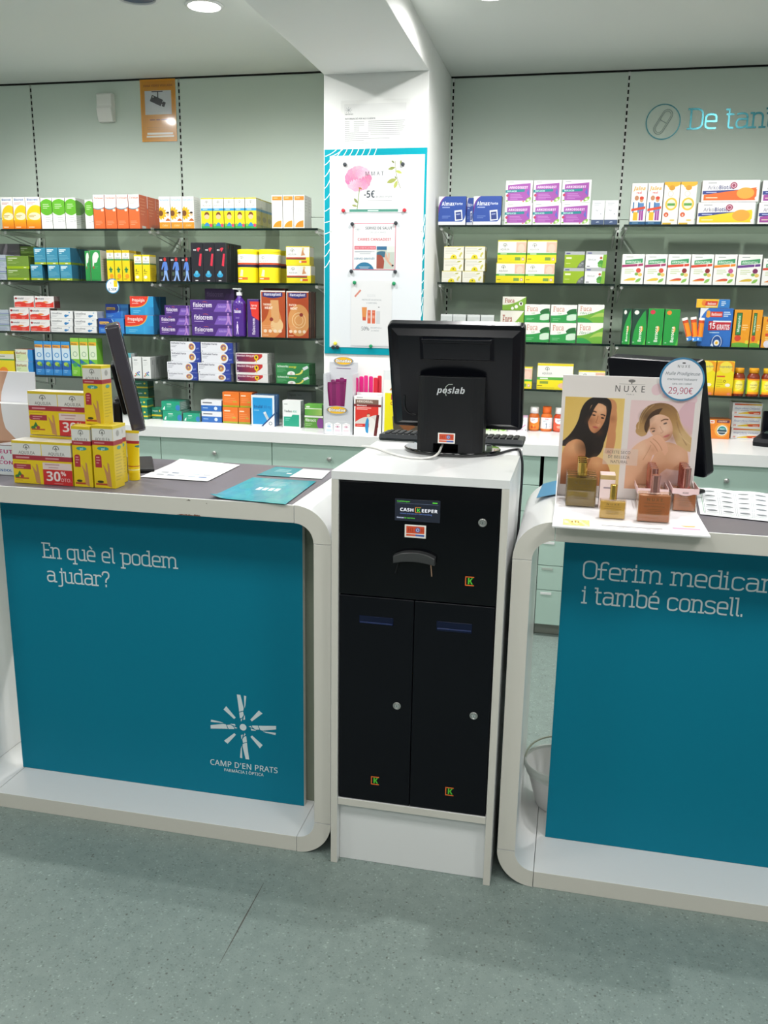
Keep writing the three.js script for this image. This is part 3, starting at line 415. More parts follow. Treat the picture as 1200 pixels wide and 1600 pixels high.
kind('redWave', 1.65, (o) => o.bg('#f2efee').e(16, 22, 9, 9, '#a81f2c').t('romadol', 24, 30, 22, '#4a4a52', 58).l(88, 18, 60, 2, '#d9c2c0', 8, 3).d('#ef8f3a', 'M60 54Q90 32 120 52Q90 58 60 54Z').d('#e8392a', 'M4 56Q50 40 90 58Q130 72 161 44V94H4Z').l(12, 72, 50, 3, '#f6a79c', 7, 3).l(100, 76, 44, 2, '#f6a79c', 8, 3), (o) => o.bg('#5a2226').r(0, 0, 100, 40, '#7a6a66'), '#d9d5d2');
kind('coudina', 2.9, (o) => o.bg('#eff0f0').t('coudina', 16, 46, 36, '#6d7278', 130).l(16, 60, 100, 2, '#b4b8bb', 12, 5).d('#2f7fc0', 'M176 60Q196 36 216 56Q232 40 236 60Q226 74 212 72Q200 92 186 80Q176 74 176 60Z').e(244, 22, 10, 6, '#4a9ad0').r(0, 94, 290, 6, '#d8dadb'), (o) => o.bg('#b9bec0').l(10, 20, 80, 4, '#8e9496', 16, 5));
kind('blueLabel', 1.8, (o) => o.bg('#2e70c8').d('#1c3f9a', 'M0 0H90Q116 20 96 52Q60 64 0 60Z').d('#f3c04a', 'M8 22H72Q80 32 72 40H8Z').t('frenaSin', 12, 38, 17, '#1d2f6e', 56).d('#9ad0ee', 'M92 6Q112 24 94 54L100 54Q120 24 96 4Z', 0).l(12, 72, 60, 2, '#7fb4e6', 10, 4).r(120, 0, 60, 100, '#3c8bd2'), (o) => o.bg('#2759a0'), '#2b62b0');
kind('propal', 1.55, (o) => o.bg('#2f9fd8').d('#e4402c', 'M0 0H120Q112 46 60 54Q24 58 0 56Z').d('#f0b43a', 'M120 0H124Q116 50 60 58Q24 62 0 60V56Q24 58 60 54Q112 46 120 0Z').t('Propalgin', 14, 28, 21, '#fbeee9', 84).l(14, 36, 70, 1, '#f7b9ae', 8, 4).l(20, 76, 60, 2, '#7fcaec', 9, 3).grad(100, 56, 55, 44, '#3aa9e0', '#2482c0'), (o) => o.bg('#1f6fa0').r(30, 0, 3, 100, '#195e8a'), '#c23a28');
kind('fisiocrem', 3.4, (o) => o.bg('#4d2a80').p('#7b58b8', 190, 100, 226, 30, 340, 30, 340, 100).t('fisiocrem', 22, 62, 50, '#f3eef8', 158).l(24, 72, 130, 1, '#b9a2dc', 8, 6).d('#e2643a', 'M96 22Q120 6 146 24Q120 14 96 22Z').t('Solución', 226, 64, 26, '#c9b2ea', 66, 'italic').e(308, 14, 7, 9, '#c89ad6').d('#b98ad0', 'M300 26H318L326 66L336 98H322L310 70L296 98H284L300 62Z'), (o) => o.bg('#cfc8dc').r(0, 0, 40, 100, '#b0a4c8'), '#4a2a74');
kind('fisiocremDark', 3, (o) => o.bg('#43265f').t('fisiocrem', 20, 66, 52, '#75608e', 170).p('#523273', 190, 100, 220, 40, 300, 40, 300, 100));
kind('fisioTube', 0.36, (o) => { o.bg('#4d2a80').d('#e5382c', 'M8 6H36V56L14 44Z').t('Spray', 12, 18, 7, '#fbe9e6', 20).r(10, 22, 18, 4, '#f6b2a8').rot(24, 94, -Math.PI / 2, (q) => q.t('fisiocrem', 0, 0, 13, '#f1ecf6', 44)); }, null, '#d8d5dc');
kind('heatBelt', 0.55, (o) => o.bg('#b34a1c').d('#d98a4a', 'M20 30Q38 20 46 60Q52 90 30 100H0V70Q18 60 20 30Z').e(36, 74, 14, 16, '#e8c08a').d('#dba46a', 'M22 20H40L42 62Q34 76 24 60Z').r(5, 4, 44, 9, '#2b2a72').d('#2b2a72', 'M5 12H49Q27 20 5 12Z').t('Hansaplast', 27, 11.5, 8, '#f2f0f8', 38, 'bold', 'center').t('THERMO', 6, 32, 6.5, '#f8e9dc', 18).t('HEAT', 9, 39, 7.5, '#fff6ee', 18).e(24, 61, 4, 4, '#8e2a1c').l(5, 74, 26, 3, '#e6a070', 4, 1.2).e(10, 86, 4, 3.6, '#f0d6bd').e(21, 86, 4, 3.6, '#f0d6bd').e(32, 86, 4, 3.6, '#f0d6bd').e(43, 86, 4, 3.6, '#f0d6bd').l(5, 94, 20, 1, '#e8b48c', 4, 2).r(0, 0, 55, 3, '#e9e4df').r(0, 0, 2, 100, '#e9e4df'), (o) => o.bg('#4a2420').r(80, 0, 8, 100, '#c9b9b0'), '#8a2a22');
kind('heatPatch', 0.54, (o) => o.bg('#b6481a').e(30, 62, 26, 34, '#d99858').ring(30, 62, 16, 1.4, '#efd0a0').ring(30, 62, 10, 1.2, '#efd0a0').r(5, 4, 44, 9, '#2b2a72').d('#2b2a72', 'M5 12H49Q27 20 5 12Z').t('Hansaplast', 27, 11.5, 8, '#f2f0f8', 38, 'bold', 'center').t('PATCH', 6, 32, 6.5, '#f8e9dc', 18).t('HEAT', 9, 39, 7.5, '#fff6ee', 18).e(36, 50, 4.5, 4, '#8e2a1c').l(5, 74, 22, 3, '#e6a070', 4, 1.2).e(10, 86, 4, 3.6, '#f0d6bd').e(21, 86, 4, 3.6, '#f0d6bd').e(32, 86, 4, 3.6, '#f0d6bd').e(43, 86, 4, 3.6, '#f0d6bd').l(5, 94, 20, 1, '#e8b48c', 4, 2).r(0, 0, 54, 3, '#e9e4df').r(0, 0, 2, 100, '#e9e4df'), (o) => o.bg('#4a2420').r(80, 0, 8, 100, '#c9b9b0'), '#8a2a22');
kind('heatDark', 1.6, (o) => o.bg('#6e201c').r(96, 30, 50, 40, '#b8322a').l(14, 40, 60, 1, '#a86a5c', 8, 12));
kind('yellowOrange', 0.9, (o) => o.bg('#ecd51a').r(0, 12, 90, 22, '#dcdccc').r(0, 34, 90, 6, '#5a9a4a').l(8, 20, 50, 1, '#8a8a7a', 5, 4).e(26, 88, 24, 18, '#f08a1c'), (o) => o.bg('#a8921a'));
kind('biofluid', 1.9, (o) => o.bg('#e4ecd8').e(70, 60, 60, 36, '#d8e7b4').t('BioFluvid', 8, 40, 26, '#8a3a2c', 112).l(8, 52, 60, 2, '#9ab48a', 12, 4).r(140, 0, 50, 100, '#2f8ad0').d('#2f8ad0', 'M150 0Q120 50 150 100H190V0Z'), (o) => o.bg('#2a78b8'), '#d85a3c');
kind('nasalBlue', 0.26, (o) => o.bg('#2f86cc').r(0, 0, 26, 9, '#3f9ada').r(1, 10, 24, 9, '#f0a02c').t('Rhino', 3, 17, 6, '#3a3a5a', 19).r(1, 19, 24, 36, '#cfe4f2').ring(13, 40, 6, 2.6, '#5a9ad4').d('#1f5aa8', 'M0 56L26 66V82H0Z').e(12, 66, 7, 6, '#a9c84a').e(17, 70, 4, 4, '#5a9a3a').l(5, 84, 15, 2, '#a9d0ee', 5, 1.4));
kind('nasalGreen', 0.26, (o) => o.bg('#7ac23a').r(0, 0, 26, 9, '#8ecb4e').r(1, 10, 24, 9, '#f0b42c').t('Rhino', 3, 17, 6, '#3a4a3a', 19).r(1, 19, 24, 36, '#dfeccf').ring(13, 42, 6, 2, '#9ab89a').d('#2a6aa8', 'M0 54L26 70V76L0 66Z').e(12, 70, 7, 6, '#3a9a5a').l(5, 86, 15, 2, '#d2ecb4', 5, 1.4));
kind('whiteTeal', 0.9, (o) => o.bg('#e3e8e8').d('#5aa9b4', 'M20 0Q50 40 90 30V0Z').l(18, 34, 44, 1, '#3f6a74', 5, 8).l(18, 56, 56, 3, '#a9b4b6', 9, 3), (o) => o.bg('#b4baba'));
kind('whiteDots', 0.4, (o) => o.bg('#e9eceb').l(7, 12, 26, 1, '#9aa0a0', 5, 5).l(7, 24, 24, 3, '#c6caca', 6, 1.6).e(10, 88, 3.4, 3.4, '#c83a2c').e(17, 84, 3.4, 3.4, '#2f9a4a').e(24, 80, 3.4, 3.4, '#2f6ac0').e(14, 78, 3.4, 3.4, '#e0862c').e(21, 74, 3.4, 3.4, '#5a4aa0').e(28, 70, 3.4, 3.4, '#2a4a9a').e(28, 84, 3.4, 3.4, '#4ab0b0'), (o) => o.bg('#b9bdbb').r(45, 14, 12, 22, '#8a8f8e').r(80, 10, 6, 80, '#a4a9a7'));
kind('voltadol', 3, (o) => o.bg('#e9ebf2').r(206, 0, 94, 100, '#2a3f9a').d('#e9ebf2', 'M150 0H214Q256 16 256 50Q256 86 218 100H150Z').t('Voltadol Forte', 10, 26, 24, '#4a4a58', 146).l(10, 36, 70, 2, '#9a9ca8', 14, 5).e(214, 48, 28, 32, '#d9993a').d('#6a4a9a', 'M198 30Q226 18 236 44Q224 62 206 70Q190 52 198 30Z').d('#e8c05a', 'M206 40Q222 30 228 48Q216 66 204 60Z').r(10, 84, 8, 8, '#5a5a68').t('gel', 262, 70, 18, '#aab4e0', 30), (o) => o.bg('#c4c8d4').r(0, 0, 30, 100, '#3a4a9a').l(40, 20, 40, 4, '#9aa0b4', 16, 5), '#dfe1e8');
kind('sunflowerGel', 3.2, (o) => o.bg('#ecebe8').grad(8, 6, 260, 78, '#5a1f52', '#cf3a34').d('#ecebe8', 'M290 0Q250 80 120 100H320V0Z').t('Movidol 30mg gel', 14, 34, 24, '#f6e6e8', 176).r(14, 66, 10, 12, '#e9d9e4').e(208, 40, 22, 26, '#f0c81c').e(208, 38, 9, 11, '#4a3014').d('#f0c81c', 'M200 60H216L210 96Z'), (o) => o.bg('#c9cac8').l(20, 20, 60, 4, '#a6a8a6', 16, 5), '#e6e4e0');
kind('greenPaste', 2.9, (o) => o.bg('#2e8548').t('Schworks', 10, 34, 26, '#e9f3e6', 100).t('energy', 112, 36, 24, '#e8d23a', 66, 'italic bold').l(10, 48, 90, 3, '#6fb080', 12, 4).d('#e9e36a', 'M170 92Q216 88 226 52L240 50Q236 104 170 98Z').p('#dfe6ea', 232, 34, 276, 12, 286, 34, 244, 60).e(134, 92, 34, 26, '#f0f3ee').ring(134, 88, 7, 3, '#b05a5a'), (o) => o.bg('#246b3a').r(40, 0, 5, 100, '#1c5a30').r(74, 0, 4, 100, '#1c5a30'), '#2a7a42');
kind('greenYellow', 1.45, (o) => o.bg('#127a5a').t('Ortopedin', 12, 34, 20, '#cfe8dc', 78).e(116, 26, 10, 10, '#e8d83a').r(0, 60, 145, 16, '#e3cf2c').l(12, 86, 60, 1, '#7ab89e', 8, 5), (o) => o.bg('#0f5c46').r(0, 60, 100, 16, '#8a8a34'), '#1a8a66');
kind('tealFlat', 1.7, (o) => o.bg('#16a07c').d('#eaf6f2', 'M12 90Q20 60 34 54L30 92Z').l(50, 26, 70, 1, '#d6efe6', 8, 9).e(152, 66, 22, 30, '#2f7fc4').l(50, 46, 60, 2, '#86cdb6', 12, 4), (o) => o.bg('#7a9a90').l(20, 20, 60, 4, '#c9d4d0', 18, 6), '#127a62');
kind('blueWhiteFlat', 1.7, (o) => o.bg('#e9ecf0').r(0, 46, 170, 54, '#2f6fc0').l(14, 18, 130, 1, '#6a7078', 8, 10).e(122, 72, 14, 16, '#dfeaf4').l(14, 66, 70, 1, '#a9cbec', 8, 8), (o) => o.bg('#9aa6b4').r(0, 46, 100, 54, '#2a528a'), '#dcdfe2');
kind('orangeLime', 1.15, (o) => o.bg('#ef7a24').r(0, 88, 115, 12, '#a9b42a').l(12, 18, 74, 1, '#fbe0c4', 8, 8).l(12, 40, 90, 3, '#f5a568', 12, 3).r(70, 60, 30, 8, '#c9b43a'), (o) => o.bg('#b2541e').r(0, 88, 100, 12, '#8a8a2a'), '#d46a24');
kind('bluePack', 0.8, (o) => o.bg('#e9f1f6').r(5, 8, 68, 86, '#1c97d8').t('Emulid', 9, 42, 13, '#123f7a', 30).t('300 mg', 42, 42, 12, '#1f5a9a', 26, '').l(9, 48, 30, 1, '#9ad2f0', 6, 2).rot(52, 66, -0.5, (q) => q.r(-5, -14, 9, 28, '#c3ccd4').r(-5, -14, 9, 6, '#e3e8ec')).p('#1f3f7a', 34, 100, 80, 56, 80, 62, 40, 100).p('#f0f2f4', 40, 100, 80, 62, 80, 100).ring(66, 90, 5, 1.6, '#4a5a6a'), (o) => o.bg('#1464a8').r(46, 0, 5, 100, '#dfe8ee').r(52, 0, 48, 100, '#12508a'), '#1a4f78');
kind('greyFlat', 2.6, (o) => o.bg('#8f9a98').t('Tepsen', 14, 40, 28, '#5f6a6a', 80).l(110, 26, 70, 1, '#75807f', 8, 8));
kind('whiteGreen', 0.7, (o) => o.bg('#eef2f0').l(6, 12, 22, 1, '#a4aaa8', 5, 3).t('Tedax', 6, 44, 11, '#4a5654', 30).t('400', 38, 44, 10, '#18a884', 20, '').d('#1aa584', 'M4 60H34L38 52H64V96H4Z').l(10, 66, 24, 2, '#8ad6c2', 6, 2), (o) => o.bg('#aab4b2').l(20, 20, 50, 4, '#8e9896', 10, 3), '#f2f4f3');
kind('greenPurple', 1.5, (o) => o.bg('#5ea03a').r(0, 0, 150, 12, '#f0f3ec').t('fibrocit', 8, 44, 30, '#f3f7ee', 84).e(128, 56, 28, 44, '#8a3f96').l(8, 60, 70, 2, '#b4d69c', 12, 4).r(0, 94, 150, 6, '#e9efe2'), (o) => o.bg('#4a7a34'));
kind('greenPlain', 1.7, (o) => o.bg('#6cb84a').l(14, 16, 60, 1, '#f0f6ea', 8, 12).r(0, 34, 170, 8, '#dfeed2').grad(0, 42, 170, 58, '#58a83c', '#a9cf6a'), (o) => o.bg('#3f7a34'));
// right-hand shelves
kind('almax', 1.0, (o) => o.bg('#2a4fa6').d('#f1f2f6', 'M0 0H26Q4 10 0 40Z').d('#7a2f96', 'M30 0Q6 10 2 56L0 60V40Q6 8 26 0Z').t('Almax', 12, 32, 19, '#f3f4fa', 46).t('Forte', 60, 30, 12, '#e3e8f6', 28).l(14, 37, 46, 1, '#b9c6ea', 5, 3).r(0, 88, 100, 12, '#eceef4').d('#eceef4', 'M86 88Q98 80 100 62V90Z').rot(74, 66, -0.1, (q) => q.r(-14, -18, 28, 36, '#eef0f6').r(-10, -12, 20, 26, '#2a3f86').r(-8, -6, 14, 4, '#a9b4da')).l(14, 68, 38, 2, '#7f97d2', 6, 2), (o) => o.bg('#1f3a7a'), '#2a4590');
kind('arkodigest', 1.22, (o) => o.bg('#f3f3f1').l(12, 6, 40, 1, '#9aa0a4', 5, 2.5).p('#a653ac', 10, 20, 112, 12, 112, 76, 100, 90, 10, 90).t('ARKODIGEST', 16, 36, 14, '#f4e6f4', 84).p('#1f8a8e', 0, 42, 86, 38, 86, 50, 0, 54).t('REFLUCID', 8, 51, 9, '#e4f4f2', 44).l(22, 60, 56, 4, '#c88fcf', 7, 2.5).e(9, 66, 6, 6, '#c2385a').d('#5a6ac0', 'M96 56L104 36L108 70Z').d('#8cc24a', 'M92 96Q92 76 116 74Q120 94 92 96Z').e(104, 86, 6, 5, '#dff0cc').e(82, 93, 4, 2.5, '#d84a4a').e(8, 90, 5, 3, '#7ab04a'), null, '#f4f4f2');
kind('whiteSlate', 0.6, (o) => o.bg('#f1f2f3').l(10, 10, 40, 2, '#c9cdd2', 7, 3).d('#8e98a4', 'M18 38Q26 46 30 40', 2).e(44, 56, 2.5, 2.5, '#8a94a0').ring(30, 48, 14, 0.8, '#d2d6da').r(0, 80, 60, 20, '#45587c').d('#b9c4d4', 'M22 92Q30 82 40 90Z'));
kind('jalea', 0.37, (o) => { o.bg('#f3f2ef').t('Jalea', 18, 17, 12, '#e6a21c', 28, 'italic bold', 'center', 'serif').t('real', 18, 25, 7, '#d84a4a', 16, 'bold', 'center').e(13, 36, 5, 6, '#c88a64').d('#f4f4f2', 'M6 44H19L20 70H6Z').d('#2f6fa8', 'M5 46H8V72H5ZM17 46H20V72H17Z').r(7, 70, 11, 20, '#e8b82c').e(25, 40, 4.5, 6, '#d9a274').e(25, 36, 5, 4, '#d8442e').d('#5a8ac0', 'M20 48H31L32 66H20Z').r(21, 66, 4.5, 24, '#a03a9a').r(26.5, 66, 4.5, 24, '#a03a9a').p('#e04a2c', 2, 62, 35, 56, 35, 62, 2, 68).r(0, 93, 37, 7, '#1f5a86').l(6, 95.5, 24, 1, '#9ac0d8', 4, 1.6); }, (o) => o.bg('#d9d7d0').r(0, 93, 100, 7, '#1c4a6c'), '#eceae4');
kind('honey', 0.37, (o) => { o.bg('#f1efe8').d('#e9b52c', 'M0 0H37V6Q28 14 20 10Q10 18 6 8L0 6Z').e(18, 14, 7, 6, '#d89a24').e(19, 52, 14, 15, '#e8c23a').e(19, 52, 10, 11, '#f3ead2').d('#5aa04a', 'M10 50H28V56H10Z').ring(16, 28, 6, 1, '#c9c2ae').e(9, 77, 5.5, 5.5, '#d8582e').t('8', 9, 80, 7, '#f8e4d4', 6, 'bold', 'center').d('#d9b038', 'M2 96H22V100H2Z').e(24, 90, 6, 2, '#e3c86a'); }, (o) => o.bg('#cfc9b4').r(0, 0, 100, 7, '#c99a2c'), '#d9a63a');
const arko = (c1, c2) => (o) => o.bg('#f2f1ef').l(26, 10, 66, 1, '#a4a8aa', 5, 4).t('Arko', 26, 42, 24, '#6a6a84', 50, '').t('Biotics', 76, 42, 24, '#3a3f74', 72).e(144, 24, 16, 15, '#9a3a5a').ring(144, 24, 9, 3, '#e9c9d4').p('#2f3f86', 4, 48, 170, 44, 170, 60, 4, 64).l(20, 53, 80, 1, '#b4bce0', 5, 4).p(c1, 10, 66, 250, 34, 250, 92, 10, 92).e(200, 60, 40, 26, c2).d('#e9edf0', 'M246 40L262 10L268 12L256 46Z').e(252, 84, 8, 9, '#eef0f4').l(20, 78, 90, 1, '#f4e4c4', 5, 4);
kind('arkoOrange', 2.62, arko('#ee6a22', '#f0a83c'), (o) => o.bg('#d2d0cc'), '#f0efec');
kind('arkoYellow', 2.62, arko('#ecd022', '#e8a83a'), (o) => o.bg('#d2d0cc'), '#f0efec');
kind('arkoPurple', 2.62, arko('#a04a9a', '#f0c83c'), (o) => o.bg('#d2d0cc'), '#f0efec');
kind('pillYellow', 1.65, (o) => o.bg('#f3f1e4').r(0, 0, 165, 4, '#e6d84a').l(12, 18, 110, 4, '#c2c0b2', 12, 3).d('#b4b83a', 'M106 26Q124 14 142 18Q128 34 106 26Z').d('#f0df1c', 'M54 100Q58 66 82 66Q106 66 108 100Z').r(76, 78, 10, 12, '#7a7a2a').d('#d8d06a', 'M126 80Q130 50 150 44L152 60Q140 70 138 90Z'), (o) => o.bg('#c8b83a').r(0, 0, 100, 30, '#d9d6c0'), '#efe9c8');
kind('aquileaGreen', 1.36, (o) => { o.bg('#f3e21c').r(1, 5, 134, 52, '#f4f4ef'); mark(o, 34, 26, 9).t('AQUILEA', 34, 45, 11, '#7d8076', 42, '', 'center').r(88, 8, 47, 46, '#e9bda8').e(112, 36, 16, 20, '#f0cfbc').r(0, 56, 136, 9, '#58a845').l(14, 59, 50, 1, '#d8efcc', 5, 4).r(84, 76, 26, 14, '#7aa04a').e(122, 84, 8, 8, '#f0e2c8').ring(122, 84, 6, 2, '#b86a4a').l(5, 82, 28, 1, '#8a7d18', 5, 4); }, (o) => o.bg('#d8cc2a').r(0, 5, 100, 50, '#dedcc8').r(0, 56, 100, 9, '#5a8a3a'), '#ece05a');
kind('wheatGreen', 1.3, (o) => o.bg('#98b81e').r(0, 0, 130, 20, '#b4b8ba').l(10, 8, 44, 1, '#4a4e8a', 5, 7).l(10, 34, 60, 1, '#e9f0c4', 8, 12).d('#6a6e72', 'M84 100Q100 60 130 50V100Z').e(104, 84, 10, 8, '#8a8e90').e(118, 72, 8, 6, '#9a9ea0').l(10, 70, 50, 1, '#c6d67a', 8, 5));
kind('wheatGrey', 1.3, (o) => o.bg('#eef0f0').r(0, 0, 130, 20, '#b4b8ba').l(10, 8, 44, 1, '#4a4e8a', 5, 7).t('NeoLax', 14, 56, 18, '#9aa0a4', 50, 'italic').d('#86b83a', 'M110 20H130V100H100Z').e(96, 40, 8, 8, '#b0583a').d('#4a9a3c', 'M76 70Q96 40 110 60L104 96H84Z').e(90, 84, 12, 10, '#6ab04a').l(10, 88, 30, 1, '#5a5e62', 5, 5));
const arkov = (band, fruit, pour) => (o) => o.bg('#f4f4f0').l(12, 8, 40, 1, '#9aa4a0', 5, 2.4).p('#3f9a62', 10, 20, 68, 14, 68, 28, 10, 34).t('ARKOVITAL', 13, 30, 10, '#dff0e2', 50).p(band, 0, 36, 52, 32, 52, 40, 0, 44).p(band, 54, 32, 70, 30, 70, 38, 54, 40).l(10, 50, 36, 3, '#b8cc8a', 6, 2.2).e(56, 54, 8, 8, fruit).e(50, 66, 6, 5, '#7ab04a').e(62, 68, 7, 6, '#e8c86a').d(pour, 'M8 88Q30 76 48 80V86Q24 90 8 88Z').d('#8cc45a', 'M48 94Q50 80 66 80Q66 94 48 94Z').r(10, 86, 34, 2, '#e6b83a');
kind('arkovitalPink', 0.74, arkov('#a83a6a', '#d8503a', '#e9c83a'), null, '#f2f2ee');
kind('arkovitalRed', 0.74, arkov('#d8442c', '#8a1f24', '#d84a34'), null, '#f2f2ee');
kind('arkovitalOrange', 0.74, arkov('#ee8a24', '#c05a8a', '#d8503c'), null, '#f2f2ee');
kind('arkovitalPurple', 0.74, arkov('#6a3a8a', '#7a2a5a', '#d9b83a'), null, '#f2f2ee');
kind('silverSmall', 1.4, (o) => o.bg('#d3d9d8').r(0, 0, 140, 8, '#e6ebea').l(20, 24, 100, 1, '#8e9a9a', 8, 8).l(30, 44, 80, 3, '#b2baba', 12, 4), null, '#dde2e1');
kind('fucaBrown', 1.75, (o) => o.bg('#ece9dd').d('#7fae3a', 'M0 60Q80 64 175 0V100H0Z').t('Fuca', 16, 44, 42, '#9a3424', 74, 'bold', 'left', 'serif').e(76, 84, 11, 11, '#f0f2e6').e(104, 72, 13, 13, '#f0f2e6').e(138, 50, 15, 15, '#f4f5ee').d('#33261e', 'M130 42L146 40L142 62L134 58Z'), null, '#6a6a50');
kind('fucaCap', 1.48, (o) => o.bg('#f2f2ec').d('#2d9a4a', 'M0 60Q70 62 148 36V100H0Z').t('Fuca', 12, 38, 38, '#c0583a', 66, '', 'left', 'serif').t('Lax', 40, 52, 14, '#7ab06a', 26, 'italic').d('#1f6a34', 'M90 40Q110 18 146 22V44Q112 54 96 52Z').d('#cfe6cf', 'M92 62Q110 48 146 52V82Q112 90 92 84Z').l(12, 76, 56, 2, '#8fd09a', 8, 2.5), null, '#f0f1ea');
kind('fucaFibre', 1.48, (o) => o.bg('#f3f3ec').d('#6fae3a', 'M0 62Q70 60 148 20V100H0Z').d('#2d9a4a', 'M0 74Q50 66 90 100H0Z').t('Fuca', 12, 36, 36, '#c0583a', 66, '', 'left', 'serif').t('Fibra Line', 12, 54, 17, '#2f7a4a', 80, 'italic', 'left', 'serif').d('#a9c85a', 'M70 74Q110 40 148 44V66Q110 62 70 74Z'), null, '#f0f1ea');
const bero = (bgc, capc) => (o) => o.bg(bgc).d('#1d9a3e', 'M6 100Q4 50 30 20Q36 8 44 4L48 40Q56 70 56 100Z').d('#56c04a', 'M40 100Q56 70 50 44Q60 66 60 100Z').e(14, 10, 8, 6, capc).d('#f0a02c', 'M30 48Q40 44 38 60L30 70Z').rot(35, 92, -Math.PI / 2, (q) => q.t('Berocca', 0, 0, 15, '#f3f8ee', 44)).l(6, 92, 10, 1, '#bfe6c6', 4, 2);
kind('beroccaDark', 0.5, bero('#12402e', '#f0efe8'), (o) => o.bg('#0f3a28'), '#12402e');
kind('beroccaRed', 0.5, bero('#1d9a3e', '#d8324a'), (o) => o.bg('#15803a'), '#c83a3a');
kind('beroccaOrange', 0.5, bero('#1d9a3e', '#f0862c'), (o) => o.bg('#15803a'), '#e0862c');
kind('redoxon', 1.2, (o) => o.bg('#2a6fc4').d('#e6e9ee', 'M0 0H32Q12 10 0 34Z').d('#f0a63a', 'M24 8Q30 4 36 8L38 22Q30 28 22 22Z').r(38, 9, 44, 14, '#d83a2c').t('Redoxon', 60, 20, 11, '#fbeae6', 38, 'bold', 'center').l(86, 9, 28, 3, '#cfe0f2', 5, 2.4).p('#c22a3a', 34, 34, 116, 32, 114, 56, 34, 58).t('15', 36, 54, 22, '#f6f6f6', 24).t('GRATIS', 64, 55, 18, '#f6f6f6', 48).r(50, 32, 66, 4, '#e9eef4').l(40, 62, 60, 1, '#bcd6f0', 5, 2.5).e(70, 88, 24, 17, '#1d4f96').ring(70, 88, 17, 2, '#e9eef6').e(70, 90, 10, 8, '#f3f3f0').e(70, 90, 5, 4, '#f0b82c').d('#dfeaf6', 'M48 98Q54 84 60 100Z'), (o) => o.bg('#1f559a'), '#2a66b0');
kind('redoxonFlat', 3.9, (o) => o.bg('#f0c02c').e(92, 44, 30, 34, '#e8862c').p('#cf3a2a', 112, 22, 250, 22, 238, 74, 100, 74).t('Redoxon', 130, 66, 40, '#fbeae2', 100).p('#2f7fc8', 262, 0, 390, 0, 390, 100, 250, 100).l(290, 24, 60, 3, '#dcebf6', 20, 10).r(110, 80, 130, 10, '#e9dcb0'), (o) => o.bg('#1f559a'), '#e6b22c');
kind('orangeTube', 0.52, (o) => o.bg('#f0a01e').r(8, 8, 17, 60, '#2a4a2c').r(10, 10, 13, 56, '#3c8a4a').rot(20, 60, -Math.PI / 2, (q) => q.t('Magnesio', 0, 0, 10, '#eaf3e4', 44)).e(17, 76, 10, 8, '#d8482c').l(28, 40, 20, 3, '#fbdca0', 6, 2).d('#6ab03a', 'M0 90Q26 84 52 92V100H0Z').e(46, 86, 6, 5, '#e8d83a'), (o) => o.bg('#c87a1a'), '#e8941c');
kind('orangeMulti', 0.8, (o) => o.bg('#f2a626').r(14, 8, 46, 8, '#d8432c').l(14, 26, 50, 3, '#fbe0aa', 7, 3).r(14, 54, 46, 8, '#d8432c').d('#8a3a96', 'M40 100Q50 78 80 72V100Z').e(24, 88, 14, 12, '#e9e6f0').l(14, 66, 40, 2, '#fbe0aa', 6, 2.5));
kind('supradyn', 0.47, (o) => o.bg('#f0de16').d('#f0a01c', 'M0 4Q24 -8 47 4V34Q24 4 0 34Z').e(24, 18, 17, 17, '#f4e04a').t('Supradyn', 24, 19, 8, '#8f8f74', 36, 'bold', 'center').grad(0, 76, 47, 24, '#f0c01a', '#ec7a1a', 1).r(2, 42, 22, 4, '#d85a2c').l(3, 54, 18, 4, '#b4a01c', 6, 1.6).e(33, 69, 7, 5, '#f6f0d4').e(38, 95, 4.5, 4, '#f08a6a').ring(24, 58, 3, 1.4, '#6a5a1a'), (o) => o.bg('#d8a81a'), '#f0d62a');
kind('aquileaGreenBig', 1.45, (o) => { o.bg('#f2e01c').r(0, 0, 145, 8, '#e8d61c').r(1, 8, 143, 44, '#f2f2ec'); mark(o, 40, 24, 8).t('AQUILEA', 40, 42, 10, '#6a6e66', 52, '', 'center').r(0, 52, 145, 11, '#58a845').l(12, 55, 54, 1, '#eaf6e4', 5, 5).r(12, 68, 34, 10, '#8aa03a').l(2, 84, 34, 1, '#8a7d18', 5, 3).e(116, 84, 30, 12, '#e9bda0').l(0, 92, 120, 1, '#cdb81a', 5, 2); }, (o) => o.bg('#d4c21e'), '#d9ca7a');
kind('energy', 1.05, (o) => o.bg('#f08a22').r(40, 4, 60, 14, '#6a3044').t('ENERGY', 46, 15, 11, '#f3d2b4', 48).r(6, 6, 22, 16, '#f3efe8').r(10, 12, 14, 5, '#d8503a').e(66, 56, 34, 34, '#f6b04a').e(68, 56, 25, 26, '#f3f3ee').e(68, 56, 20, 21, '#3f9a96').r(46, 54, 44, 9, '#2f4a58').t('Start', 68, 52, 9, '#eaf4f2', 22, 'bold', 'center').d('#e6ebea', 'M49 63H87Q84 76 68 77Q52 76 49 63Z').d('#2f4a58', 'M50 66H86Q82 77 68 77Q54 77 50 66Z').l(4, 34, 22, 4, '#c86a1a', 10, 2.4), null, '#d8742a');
kind('flameWhite', 2.15, (o) => o.bg('#f3f3f2').grad(14, 8, 195, 12, '#d8402c', '#ecdc4a').t('Ibuprofeno Cinfadol', 14, 52, 20, '#7a80b4', 180, 'italic').l(60, 60, 100, 1, '#b4b6ca', 6, 4).t('20', 14, 88, 18, '#e0603a', 22).p('#f0c82c', 46, 84, 130, 68, 205, 66, 205, 90, 46, 90).p('#e05a2c', 110, 74, 205, 66, 205, 90, 130, 90).r(156, 80, 40, 5, '#fbe9de'), (o) => o.bg('#d6d6d4'), '#d9c99a');
